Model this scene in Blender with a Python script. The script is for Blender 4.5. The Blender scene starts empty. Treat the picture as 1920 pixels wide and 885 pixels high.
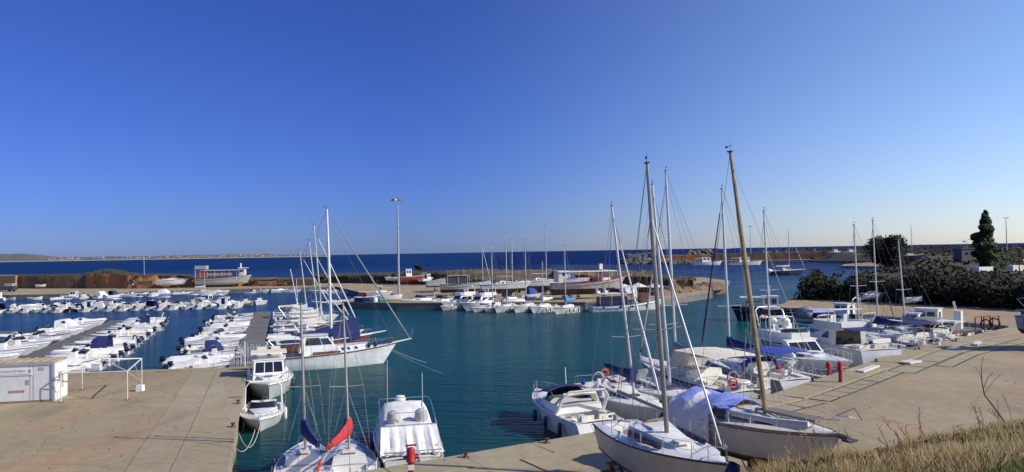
import bpy, math, random
from math import sin, cos, pi, radians, sqrt, atan2, exp
from mathutils import Vector, Matrix, Quaternion, noise
R_ = random.Random(11)
scene = bpy.context.scene
COL = scene.collection
# ------------------------------------------------------------ camera
FPX, CZ = 1400.0, 10.0
cam = bpy.data.cameras.new('camera'); camo = bpy.data.objects.new('camera', cam); COL.objects.link(camo)
CR = Matrix.Rotation(pi/2 + radians(1.2), 3, 'X') @ Matrix.Rotation(radians(-1.0), 3, 'Z')
camo.matrix_world = Matrix.Translation((0, 0, CZ)) @ CR.to_4x4()
cam.sensor_width = 36; cam.lens = FPX/1920*36; cam.clip_start = .3; cam.clip_end = 60000
scene.camera = camo
# ------------------------------------------------------------ sky and sun
SUN_EL, SUN_AZ = radians(33), atan2(.97, -.25)      # azimuth clockwise from +Y
SV = Vector((sin(SUN_AZ)*cos(SUN_EL), cos(SUN_AZ)*cos(SUN_EL), sin(SUN_EL)))
w = bpy.data.worlds.new('World'); scene.world = w; w.use_nodes = True
nt = w.node_tree; nt.nodes.clear()
sky = nt.nodes.new('ShaderNodeTexSky'); sky.sky_type = 'NISHITA'; sky.sun_disc = False
sky.sun_elevation = SUN_EL; sky.sun_rotation = SUN_AZ; sky.air_density = .95; sky.dust_density = .25; sky.ozone_density = 2.6; sky.altitude = 0
# the sky brightens and pales on the side of the sun
tg = nt.nodes.new('ShaderNodeTexCoord'); dt = nt.nodes.new('ShaderNodeVectorMath'); dt.operation = 'DOT_PRODUCT'
dt.inputs[1].default_value = Vector((SV.x, SV.y, 0)).normalized(); nt.links.new(tg.outputs['Generated'], dt.inputs[0])
mr = nt.nodes.new('ShaderNodeMapRange'); mr.interpolation_type = 'SMOOTHSTEP'; mr.inputs[1].default_value = -.42; mr.inputs[2].default_value = .46; nt.links.new(dt.outputs['Value'], mr.inputs[0])
tn = nt.nodes.new('ShaderNodeMixRGB'); tn.inputs[1].default_value = (.238, .362, .89, 1); tn.inputs[2].default_value = (1.08, 1.13, 1.42, 1); nt.links.new(mr.outputs[0], tn.inputs[0])
ml = nt.nodes.new('ShaderNodeMixRGB'); ml.blend_type = 'MULTIPLY'; ml.inputs[0].default_value = 1
bg = nt.nodes.new('ShaderNodeBackground'); bg.inputs[1].default_value = .12
wo = nt.nodes.new('ShaderNodeOutputWorld')
nt.links.new(sky.outputs[0], ml.inputs[1]); nt.links.new(tn.outputs[0], ml.inputs[2]); nt.links.new(ml.outputs[0], bg.inputs[0]); nt.links.new(bg.outputs[0], wo.inputs[0])
sl = bpy.data.lights.new('sun', 'SUN'); sl.energy = 4.9; sl.angle = radians(.5); sl.color = (1, .93, .82)
so = bpy.data.objects.new('sun', sl); COL.objects.link(so); so.rotation_euler = SV.to_track_quat('Z', 'Y').to_euler()
scene.view_settings.view_transform = 'Standard'; scene.view_settings.look = 'None'
scene.view_settings.exposure = 0; scene.view_settings.gamma = 1
# ------------------------------------------------------------ pixel <-> world, used to read positions off the photograph
def ray(px, py):
    return CR @ Vector(((px-960)/FPX, -(py-442.5)/FPX, -1))
def G(px, py, z=0.0):                       # the point of the level z seen at that pixel
    d = ray(px, py); t = (z-CZ)/d.z
    return Vector((d.x*t, d.y*t, z))
def D(px, py, y):                           # the point at depth y seen at that pixel
    d = ray(px, py); t = y/d.y
    return Vector((d.x*t, y, CZ+d.z*t))
def PX(p):
    l = CR.transposed() @ (Vector(p)-Vector((0, 0, CZ)))
    return (960+FPX*l.x/-l.z, 442.5-FPX*l.y/-l.z)
def ZT(px, py, z, top):                     # height whose pixel row is top, above the ground point
    g = G(px, py, z); lo, hi = z, 80.
    for _ in range(40):
        m = (lo+hi)/2
        if PX((g.x, g.y, m))[1] > top: lo = m
        else: hi = m
    return lo
# ------------------------------------------------------------ materials
MC = {}
def mat(name, col, rough=.6, metal=0., var=.12, scale=2., bump=0., bscale=None, spec=.5, col2=None, dirt=0., coat=0., stretch=None):
    if name in MC: return MC[name]
    m = bpy.data.materials.new(name); m.use_nodes = True; n = m.node_tree.nodes; l = m.node_tree.links
    b = n['Principled BSDF']; b.inputs['Roughness'].default_value = rough; b.inputs['Metallic'].default_value = metal
    b.inputs['Specular IOR Level'].default_value = spec; b.inputs['Coat Weight'].default_value = coat
    tc = n.new('ShaderNodeTexCoord'); src = tc.outputs['Object']
    if stretch:
        mp = n.new('ShaderNodeMapping'); mp.inputs['Scale'].default_value = stretch; l.new(src, mp.inputs[0]); src = mp.outputs[0]
    nz = n.new('ShaderNodeTexNoise'); nz.inputs['Scale'].default_value = scale; nz.inputs['Detail'].default_value = 5; l.new(src, nz.inputs['Vector'])
    cr = n.new('ShaderNodeValToRGB'); c2 = col2 or [min(1, c*(1+var)) for c in col]; c1 = col if col2 else [c*(1-var) for c in col]
    cr.color_ramp.elements[0].position = .32; cr.color_ramp.elements[1].position = .68
    cr.color_ramp.elements[0].color = (*c1, 1); cr.color_ramp.elements[1].color = (*c2, 1)
    l.new(nz.outputs[0], cr.inputs[0]); out = cr.outputs[0]
    if dirt:
        n2 = n.new('ShaderNodeTexNoise'); n2.inputs['Scale'].default_value = scale*4; n2.inputs['Detail'].default_value = 7; n2.inputs['Roughness'].default_value = .7
        l.new(src, n2.inputs['Vector'])
        c3 = n.new('ShaderNodeValToRGB'); c3.color_ramp.elements[0].position = .5; c3.color_ramp.elements[1].position = .75
        c3.color_ramp.elements[1].color = (dirt, dirt, dirt, 1); c3.color_ramp.elements[0].color = (0, 0, 0, 1); l.new(n2.outputs[0], c3.inputs[0])
        mx = n.new('ShaderNodeMixRGB'); mx.blend_type = 'MIX'; mx.inputs[2].default_value = (col[0]*.35, col[1]*.31, col[2]*.25, 1)
        l.new(c3.outputs[0], mx.inputs[0]); l.new(out, mx.inputs[1]); out = mx.outputs[0]
    l.new(out, b.inputs['Base Color'])
    if bump:
        n3 = n.new('ShaderNodeTexNoise'); n3.inputs['Scale'].default_value = bscale or scale*6; n3.inputs['Detail'].default_value = 6; l.new(src, n3.inputs['Vector'])
        bp = n.new('ShaderNodeBump'); bp.inputs['Strength'].default_value = min(1, bump); bp.inputs['Distance'].default_value = .05*max(1, bump); l.new(n3.outputs[0], bp.inputs['Height']); l.new(bp.outputs[0], b.inputs['Normal'])
    MC[name] = m; return m
WHITE = mat('white_gelcoat', (.80, .79, .75), .28, var=.04, dirt=.25, coat=.2)
WARM = mat('warm_gelcoat', (.74, .71, .62), .35, var=.05, dirt=.3)
OLDW = mat('weathered_white_paint', (.62, .61, .57), .5, var=.1, dirt=.5)
DECKW = mat('deck_white', (.76, .74, .68), .5, var=.05, dirt=.25)
DECKG = mat('deck_blue_grey', (.22, .27, .36), .7)
GREYH = mat('grey_hull', (.45, .46, .46), .4, dirt=.3)
DGREY = mat('dark_grey_plastic', (.05, .05, .055), .4)
BLACK = mat('black_rubber', (.012, .012, .014), .5)
ENG = mat('dark_cowling', (.012, .014, .028), .25, coat=.4)
GLASS = mat('tinted_glass', (.012, .015, .02), .05, var=.3, spec=.8)
NAVY = mat('navy_canvas', (.015, .025, .115), .85, bump=.4, scale=3)
BLUE = mat('blue_canvas', (.03, .06, .34), .8, bump=.4, scale=3)
LBLUE = mat('light_blue_canvas', (.06, .22, .6), .8, bump=.4, scale=3)
TARPW = mat('white_tarpaulin', (.72, .71, .68), .65, bump=.7, scale=2, bscale=4)
TARPB = mat('pale_blue_tarpaulin', (.22, .27, .66), .45, bump=.7, scale=1.2, bscale=4, col2=(.3, .36, .75))
CREAM = mat('cream_canvas', (.74, .68, .54), .8, bump=.4, scale=3)
GREYC = mat('grey_canvas', (.26, .27, .26), .85, bump=.4, scale=3)
RED = mat('red_canvas', (.42, .03, .035), .8, bump=.4, scale=3)
REDP = mat('red_paint', (.38, .02, .02), .4, dirt=.4)
REDH = mat('red_hull_paint', (.42, .06, .045), .5, dirt=.4)
ANTI = mat('dark_red_antifouling', (.07, .03, .028), .85, dirt=.5, var=.3)
ANTB = mat('dark_antifouling', (.035, .033, .035), .85, dirt=.5, var=.3)
BLUEH = mat('blue_hull_paint', (.03, .07, .26), .4, dirt=.3)
NAVYH = mat('navy_hull_paint', (.012, .016, .05), .35, dirt=.3)
GREENH = mat('green_hull_paint', (.03, .2, .16), .5, dirt=.3)
TURQ = mat('turquoise_paint', (.08, .42, .42), .5)
STRIPE = mat('navy_stripe', (.015, .02, .05), .4)
BRSTR = mat('brown_stripe', (.13, .06, .04), .5)
ALU = mat('anodised_aluminium', (.55, .55, .55), .45, .6, var=.08, scale=5)
ALUW = mat('painted_mast', (.68, .68, .66), .4, .1, var=.05)
STEEL = mat('stainless_steel', (.62, .62, .63), .25, .9)
WIRE = mat('rigging_wire', (.16, .16, .17), .6)
FURL = mat('furled_sail', (.66, .65, .62), .8, bump=.4)
WOOD = mat('varnished_wood', (.30, .10, .03), .45, var=.35, stretch=(1, 1, 6))
TEAK = mat('teak', (.32, .2, .11), .7, var=.3)
MASTW = mat('wooden_mast', (.27, .21, .11), .5, var=.3, scale=3)
GALV = mat('galvanised_steel', (.42, .43, .43), .5, .5, var=.15)
ROPE = mat('rope', (.5, .46, .36), .9)
ORANGE = mat('orange_plastic', (.75, .09, .03), .45)
RUST = mat('rusty_steel', (.13, .055, .03), .85, var=.5, scale=6)
TIRE = mat('tyre_rubber', (.02, .02, .022), .9)
FENDW = mat('white_fender', (.72, .72, .7), .4)
FENDB = mat('blue_black_fender', (.015, .02, .06), .4)
PURP = mat('lilac_cover', (.42, .40, .62), .7, bump=.4)
# ------------------------------------------------------------ mesh builder
class MB:
    def __init__(s): s.V = []; s.F = []
    def add(s, vs, fs):
        o = len(s.V); s.V += [tuple(v) for v in vs]; s.F += [tuple(i+o for i in f) for f in fs]; return s
    def hexa(s, b, t):
        return s.add(list(b)+list(t), [(3, 2, 1, 0), (4, 5, 6, 7), (0, 1, 5, 4), (1, 2, 6, 5), (2, 3, 7, 6), (3, 0, 4, 7)])
    def box(s, c, d, rz=0., tx=1., ty=1., sx=0.):
        x, y, z = c; a, b, h = d[0]/2, d[1]/2, d[2]/2; cs, sn = cos(rz), sin(rz)
        def q(u, v, zz): return (x+u*cs-v*sn, y+u*sn+v*cs, zz)
        return s.hexa([q(-a, -b, z-h), q(a, -b, z-h), q(a, b, z-h), q(-a, b, z-h)],
                      [q(-a*tx+sx, -b*ty, z+h), q(a*tx+sx, -b*ty, z+h), q(a*tx+sx, b*ty, z+h), q(-a*tx+sx, b*ty, z+h)])
    def loft(s, rings, closed=True, cap0=False, cap1=False):
        n = len(rings[0]); o = len(s.V)
        for r in rings: s.V += [tuple(v) for v in r]
        m = n if closed else n-1
        for i in range(len(rings)-1):
            for j in range(m):
                a = o+i*n+j; b = o+i*n+(j+1) % n; s.F.append((a, b, b+n, a+n))
        if cap0: s.F.append(tuple(o+j for j in reversed(range(n))))
        if cap1: s.F.append(tuple(o+(len(rings)-1)*n+j for j in range(n)))
        return s
    def tube(s, pts, r, n=6, r2=None, caps=True, flat=1.):
        pts = [Vector(p) for p in pts]; k = len(pts); rings = []; prev = None
        for i, p in enumerate(pts):
            t = (pts[min(i+1, k-1)]-pts[max(i-1, 0)]).normalized()
            if prev is None:
                u = t.orthogonal().normalized()
                if abs(t.z) < .9: u = Vector((0, 0, 1)).cross(t).normalized()
            else: u = (prev - t*prev.dot(t)).normalized()
            prev = u; v = t.cross(u)
            rr = r if r2 is None else r+(r2-r)*i/(k-1)
            if isinstance(r, (list, tuple)): rr = r[i]
            rings.append([p+u*rr*cos(2*pi*j/n)+v*rr*flat*sin(2*pi*j/n) for j in range(n)])
        return s.loft(rings, True, caps, caps)
    def lathe(s, prof, c=(0, 0, 0), n=12):
        return s.loft([[(c[0]+r*cos(2*pi*j/n), c[1]+r*sin(2*pi*j/n), c[2]+z) for j in range(n)] for r, z in prof], True, True, True)
    def panel(s, q, u0, u1, v0, v1, off=.012):
        q = [Vector(p) for p in q]
        def bl(u, v): return (q[0]*(1-u)+q[1]*u)*(1-v)+(q[3]*(1-u)+q[2]*u)*v
        p = [bl(u0, v0), bl(u1, v0), bl(u1, v1), bl(u0, v1)]; nn = (p[1]-p[0]).cross(p[3]-p[0]).normalized()
        return s.hexa([a-nn*.01 for a in p], [a+nn*off for a in p])
    def sheet(s, top, th=.03):           # a grid of points (rows) given thickness downwards
        o = len(s.V); m, n = len(top), len(top[0])
        for r in top: s.V += [tuple(v) for v in r]
        for r in top: s.V += [(v[0], v[1], v[2]-th) for v in r]
        k = m*n
        for i in range(m-1):
            for j in range(n-1):
                a = o+i*n+j; s.F.append((a, a+1, a+n+1, a+n)); s.F.append((a+k, a+n+k, a+n+1+k, a+1+k))
        ed = [(0, j) for j in range(n)]+[(i, n-1) for i in range(1, m)]+[(m-1, j) for j in range(n-2, -1, -1)]+[(i, 0) for i in range(m-2, 0, -1)]
        ix = [o+i*n+j for i, j in ed]
        for a, b in zip(ix, ix[1:]+ix[:1]): s.F.append((b, a, a+k, b+k))
        return s
    def build(s, name, m, parent=None, sm=40):
        me = bpy.data.meshes.new(name); me.from_pydata(s.V, [], s.F); me.validate()
        if sm:
            me.polygons.foreach_set('use_smooth', [True]*len(me.polygons)); me.set_sharp_from_angle(angle=radians(sm))
        me.materials.append(m); o = bpy.data.objects.new(name, me); COL.objects.link(o)
        if parent: o.parent = parent
        return o
def box(name, m, parent, c, d, **k): return MB().box(c, d, **k).build(name, m, parent, 0)
def tag(o, label, cat, group=None, kind=None):
    if label: o['label'] = label
    if cat: o['category'] = cat
    if group: o['group'] = group
    if kind: o['kind'] = kind
    return o
def struct(o): o['kind'] = 'structure'; return o
def thing(name, label=None, cat=None, loc=(0, 0, 0), rz=0., group=None):
    o = bpy.data.objects.new(name, None); COL.objects.link(o); o.location = loc; o.rotation_euler = (0, 0, rz); o.empty_display_size = .1
    return tag(o, label, cat, group)
def dup(root):
    def cp(o, par):
        c = o.copy(); COL.objects.link(c); c.parent = par
        for ch in list(KIDS.get(o.name, [])): cp(ch, c)
        return c
    return cp(root, None)
KIDS = {}
def index_kids(root):
    st = [root]
    while st:
        o = st.pop(); ks = list(o.children); KIDS[o.name] = ks; st += ks
def put(o, loc, rz, label, group=None, scale=None, rx=0., ry=0.):
    o.location = loc; o.rotation_mode = 'XYZ'; o.rotation_euler = (rx, ry, rz)
    if scale: o.scale = (scale,)*3
    if label: o['label'] = label
    if group: o['group'] = group
    return o
def heading(a, b): return atan2(b.y-a.y, b.x-a.x)
def ss(a, b, x):
    t = max(0, min(1, (x-a)/(b-a))); return t*t*(3-2*t)
# ------------------------------------------------------------ boat pieces. x forward, y to port, z = 0 at the waterline
class Hull:
    def __init__(s, root, L, B, fs, fb, dr, mh=WHITE, md=DECKW, cock=None, tr=.8, rake=.6, flare=.82, p=2.3, stripe=None, anti=None,
                 tm=.4, camber=.06, trk=0., rub=None, sag=.0, bulw=0., wl=None):
        s.L, s.B, s.tr, s.p, s.tm, s.fs, s.fb, s.rake, s.trk = L, B, tr, p, tm, fs, fb, rake, trk; s.sag = sag
        T = [i/16 for i in range(17)]
        if cock: T += [cock[0], cock[1]]
        T = sorted(set(T)); st = []
        s.dr = dr; s.flare = flare
        for t in T: st.append(s.section(t))
        full = [[(x, -y, z) for x, y, z in reversed(r[1:])] + list(r) for r in st]
        # split at waterline level index for antifouling
        n = len(st[0])
        mb = MB()
        if anti:
            lo = [[(x, -y, z) for x, y, z in reversed(r[1:4])]+list(r[:4]) for r in st]
            MB().loft(lo, False, True).build('antifouling', anti, root, 50)
            for sg in (1, -1):
                up = [[(x, sg*y, z) for x, y, z in r[3:]] for r in st]
                if sg < 0: up = [list(reversed(r)) for r in up]
                mb.loft(up, False)
            a = st[0]; mb.add([(x, y, z) for x, y, z in a[3:]]+[(x, -y, z) for x, y, z in reversed(a[3:])], [tuple(reversed(range(2*(n-3))))])
        else: mb.loft(full, False, True)
        s.hull = mb.build('hull', mh, root, 45)
        # deck
        rings = []; TT = []
        for t in T:
            if cock and abs(t-cock[0]) < 1e-6: TT += [(t, 0), (t, 1)]
            elif cock and abs(t-cock[1]) < 1e-6: TT += [(t, 1), (t, 0)]
            else: TT.append((t, 1 if cock and cock[0] < t < cock[1] else 0))
        if cock and cock[0] <= 0: TT = [q for q in TT if not (q[0] == 0 and q[1] == 0)]
        for t, c in TT:
            x, hb, z = s.sheer(t); z -= bulw
            if c: hi = hb*cock[2]; zf = z-cock[3]; r = [(x, -hb, z), (x, -hb*.93, z+.03), (x, -hi, z+.04), (x, -hi+.01, zf), (x, 0, zf), (x, hi-.01, zf), (x, hi, z+.04), (x, hb*.93, z+.03), (x, hb, z)]
            else:
                zi = z+camber
                r = [(x, -hb, z), (x, -hb*.93, z+.02), (x, -hb*.6, zi-.01), (x, -hb*.55, zi), (x, 0, zi+.02), (x, hb*.55, zi), (x, hb*.6, zi-.01), (x, hb*.93, z+.02), (x, hb, z)]
            rings.append(r)
        s.deck = MB().loft(rings, False).build('deck', md, root, 35)
        rb = MB()
        for sg in (1, -1): rb.tube([(x, sg*(hb+.01), z+.01) for x, hb, z in [s.sheer(t) for t in T]], .035 if L < 8 else .05, 5)
        rb.build('rub_rail', rub or (stripe or mh), root)
        if bulw:
            b = MB()
            for sg in (1, -1):
                b.loft([[(x, sg*(hb), z+.0), (x, sg*(hb-.06), z), (x, sg*(hb-.08), z-bulw-.02)] for x, hb, z in [s.sheer(t) for t in T]], False)
            b.build('bulwark', mh, root, 40)
        if stripe:
            b = MB()
            for sg in (1, -1):
                rr = []
                for t in T:
                    q = s.section(t); a, c = Vector(q[-1]), Vector(q[-2]); u = c-a; f0, f1 = (.18, .34)
                    e = .008; p0, p1 = a+u*f0, a+u*f1
                    rr.append([(p0.x+e, sg*(p0.y+e), p0.z), (p1.x+e, sg*(p1.y+e), p1.z)])
                if sg < 0: rr = [list(reversed(r)) for r in rr]
                b.loft(rr, False)
            b.build('stripe', stripe, root)
        if wl:
            b = MB()
            for sg in (1, -1):
                rr = []
                for t in T:
                    q = s.section(t); a, c = Vector(q[3]), Vector(q[4]); u = c-a; p0, p1 = a, a+u*wl[1]; e = .009
                    rr.append([(p1.x+e, sg*(p1.y+e), p1.z), (p0.x+e, sg*(p0.y+e), p0.z-.02)])
                if sg < 0: rr = [list(reversed(r)) for r in rr]
                b.loft(rr, False)
            b.build('waterline_band', wl[0], root)
    def hb(s, t):
        if t < s.tm: return s.B/2*(s.tr+(1-s.tr)*sin(pi/2*t/s.tm))
        return s.B/2*max(.004, 1-((t-s.tm)/(1-s.tm))**s.p)
    def zs(s, t): return s.fs+(s.fb-s.fs)*t**1.7-s.sag*4*t*(1-t)
    def sheer(s, t):
        z = s.zs(t); return (-s.L/2+s.L*t+s.trk*(1-ss(0, .12, t)), s.hb(t), z)
    def section(s, t):
        h, z = s.hb(t), s.zs(t); d = s.dr*(1-.75*ss(.6, 1, t)); f = s.flare*(1-.42*ss(.45, 1, t))
        out = []
        for k, zz in ((0, -d), (.5*f, -d*.78), (.86*f, -d*.3), (f, .03), (f+(1-f)*.45, z*.45), (f+(1-f)*.8, z*.8), (1, z)):
            zf = (zz+d)/(z+d)
            out.append((-s.L/2+s.L*t-s.rake*(1-zf)*ss(.4, 1, t)+s.trk*zf*(1-ss(0, .12, t)), h*k, zz))
        return out
def house(root, name, m, x0, x1, w0, w1, z0, z1, fs=.0, as_=.0, in_=.06, wins=(), glass=GLASS, camber=.05, wname='window', z0f=None, z1f=None, roof=None, over=.0):
    """a deckhouse; w0, w1 half widths aft and forward; fs, as_ slope of its front and back; wins (side, u0, u1, v0, v1)"""
    z0f = z0 if z0f is None else z0f; z1f = z1 if z1f is None else z1f
    b = [(x0, -w0, z0), (x1, -w1, z0f), (x1, w1, z0f), (x0, w0, z0)]
    t = [(x0+as_, -(w0-in_), z1), (x1-fs, -(w1-in_), z1f), (x1-fs, w1-in_, z1f), (x0+as_, w0-in_, z1)]
    mb = MB(); mb.add(b+t, [(0, 1, 5, 4), (1, 2, 6, 5), (2, 3, 7, 6), (3, 0, 4, 7)])
    o = mb.build(name, m, root, 0)
    g = []
    for i in range(5):
        u = i/4; a, c = Vector(t[0]).lerp(Vector(t[1]), u), Vector(t[3]).lerp(Vector(t[2]), u); ov = over
        a.y -= ov; c.y += ov; a.x += (u-.5)*2*ov; c.x += (u-.5)*2*ov
        g.append([a.lerp(c, v/6)+Vector((0, 0, .03+camber*(1-(v/3-1)**2)*(1-.5*(2*u-1)**4))) for v in range(7)])
    g = [list(r) for r in g]
    MB().sheet(g, .06).build(name+'_roof' if name != 'coachroof' else 'coachroof_top', roof or m, root, 40)
    q = {'R': (b[0], b[1], t[1], t[0]), 'F': (b[1], b[2], t[2], t[1]), 'L': (b[2], b[3], t[3], t[2]), 'A': (b[3], b[0], t[0], t[3])}
    for sd, u0, u1, v0, v1 in wins:
        if sd == 'S':
            MB().panel(q['R'], u0, u1, v0, v1).build(wname, glass, o, 0); MB().panel(q['L'], 1-u1, 1-u0, v0, v1).build(wname, glass, o, 0)
        else: MB().panel(q[sd], u0, u1, v0, v1).build(wname, glass, o, 0)
    return o
def outboard(root, x, z, m=ENG, n=1, s=1.):
    for i in range(n):
        y = (i-(n-1)/2)*.55
        o = MB().loft([[(x-.12*s-dx*s+ex*s, y+ey*s*wy, z+dz*s) for ex, ey in ((.2, -.17), (.2, .17), (-.12, .19), (-.24, .1), (-.24, -.1), (-.12, -.19))] for dx, dz, wy in ((0, .0, .7), (.02, .08, 1), (.03, .25, 1), (.0, .36, .85), (-.02, .41, .5))], True, True, True).build('outboard_engine', m, root, 40)
        MB().box((x-.14*s, y, z-.25*s), (.16*s, .1*s, .5*s)).box((x-.16*s, y, z-.45*s), (.36*s, .16*s, .04)).build('leg', GALV, o, 0)
        MB().box((x+.03, y, z-.1), (.14, .26, .3)).build('bracket', DGREY, o, 0)
def rails(root, H, t0=.55, t1=.99, h=.4, r=.016, name='bow_rail', m=STEEL, n=6, inn=.93, mid=False):
    mb = MB(); ts = [t0+(t1-t0)*i/n for i in range(n+1)]
    pt = []
    for t in ts:
        x, hb, z = H.sheer(t); pt.append((x, hb*inn, z+h*min(1, .35+ (t-t0)/(t1-t0)*2.5)))
    top = [(x, y, z) for x, y, z in pt]+[(x, -y, z) for x, y, z in reversed(pt)]
    mb.tube(top, r, 5)
    for (x, y, z), t in list(zip(pt, ts))[1:]:
        zz = H.sheer(t)[2]
        for sg in (1, -1): mb.tube([(x, sg*y, zz), (x, sg*y, z)], r*.8, 4)
    x, hb, z = H.sheer(t0)
    for sg in (1, -1): mb.tube([(x-.15, sg*hb*inn, z), (pt[0][0], sg*pt[0][1], pt[0][2])], r*.8, 4)
    return mb.build(name, m, root)
def guard(root, H, t0, t1, n=5, h=.55, name='guard_rail'):
    mb = MB()
    for sg in (1, -1):
        top = []
        for i in range(n+1):
            t = t0+(t1-t0)*i/n; x, hb, z = H.sheer(t); mb.tube([(x, sg*hb*.95, z), (x, sg*hb*.95, z+h)], .013, 4); top.append((x, sg*hb*.95, z+h))
        mb.tube(top, .007, 4); mb.tube([(a, b, c-.25) for a, b, c in top], .007, 4)
    mb.build(name, STEEL, root)
def bimini(root, x0, x1, w, z0, z1, m=NAVY, name='bimini', posts=True, sag=.12):
    g = [[(x0+(x1-x0)*u, -w+2*w*v, z1+sag*(1-(2*v-1)**2)-.06*abs(2*u-1)**3) for v in [j/6 for j in range(7)]] for u in [i/4 for i in range(5)]]
    o = MB().sheet(g, .03).build(name, m, root, 60)
    if posts:
        mb = MB()
        for sg in (1, -1):
            for xa, xb in ((x0, (x0+x1)/2), (x1, (x0+x1)/2), ((x0+x1)/2, (x0+x1)/2)): mb.tube([(xb, sg*w, z0), (xa, sg*w, z1-.05)], .015, 5)
        mb.build('frame', STEEL, o)
    return o
def windshield(root, x, w, z, h=.4, dx=.5, name='windscreen', m=GLASS):
    pts = [(x-dx*1.3, -w), (x-.1*dx, -w*.8), (x+dx*.35, -w*.35), (x+dx*.35, w*.35), (x-.1*dx, w*.8), (x-dx*1.3, w)]
    b = [(a, c, z) for a, c in pts]; t = [(a-h*.7, c*.9, z+h*(1 if 0 < i < 5 else .6)) for i, (a, c) in enumerate(pts)]
    o = MB().loft([b, t, [(a-.02, c*.97, d) for a, c, d in t], [(a-.02, c*.97, d) for a, c, d in b]], False).build(name, m, root, 30)
    MB().tube(t, .018, 5).build('frame', ALU, o); return o
def seat(root, x, y, z, w=.5, h=.4, d=.4, back=.35, m=WHITE, name='seat'):
    return MB().box((x, y, z+h/2), (d, w, h)).box((x-d*.42, y, z+h+back/2), (.09, w, back), sx=-.04).build(name, m, root, 0)
def fender(root, x, y, z, m=FENDW, r=.11, h=.5):
    o = MB().lathe([(.02, -h/2-.05), (r*.7, -h/2), (r, -h/2+.08), (r, h/2-.08), (r*.7, h/2), (.02, h/2+.05)], (x, y, z), 8).build('fender', m, root)
    MB().tube([(x, y, z+h/2), (x, y-.02*(1 if y > 0 else -1), z+h/2+.35)], .01, 4).build('rope', ROPE, o)
def ring(root, c, r=.3, m=ORANGE, ax='x', name='lifebuoy'):
    pts = []
    for i in range(13):
        a = 2*pi*i/12
        pts.append((c[0], c[1]+r*cos(a), c[2]+r*sin(a)) if ax == 'x' else (c[0]+r*cos(a), c[1], c[2]+r*sin(a)))
    return MB().tube(pts, .06, 6, caps=False).build(name, m, root)
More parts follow.
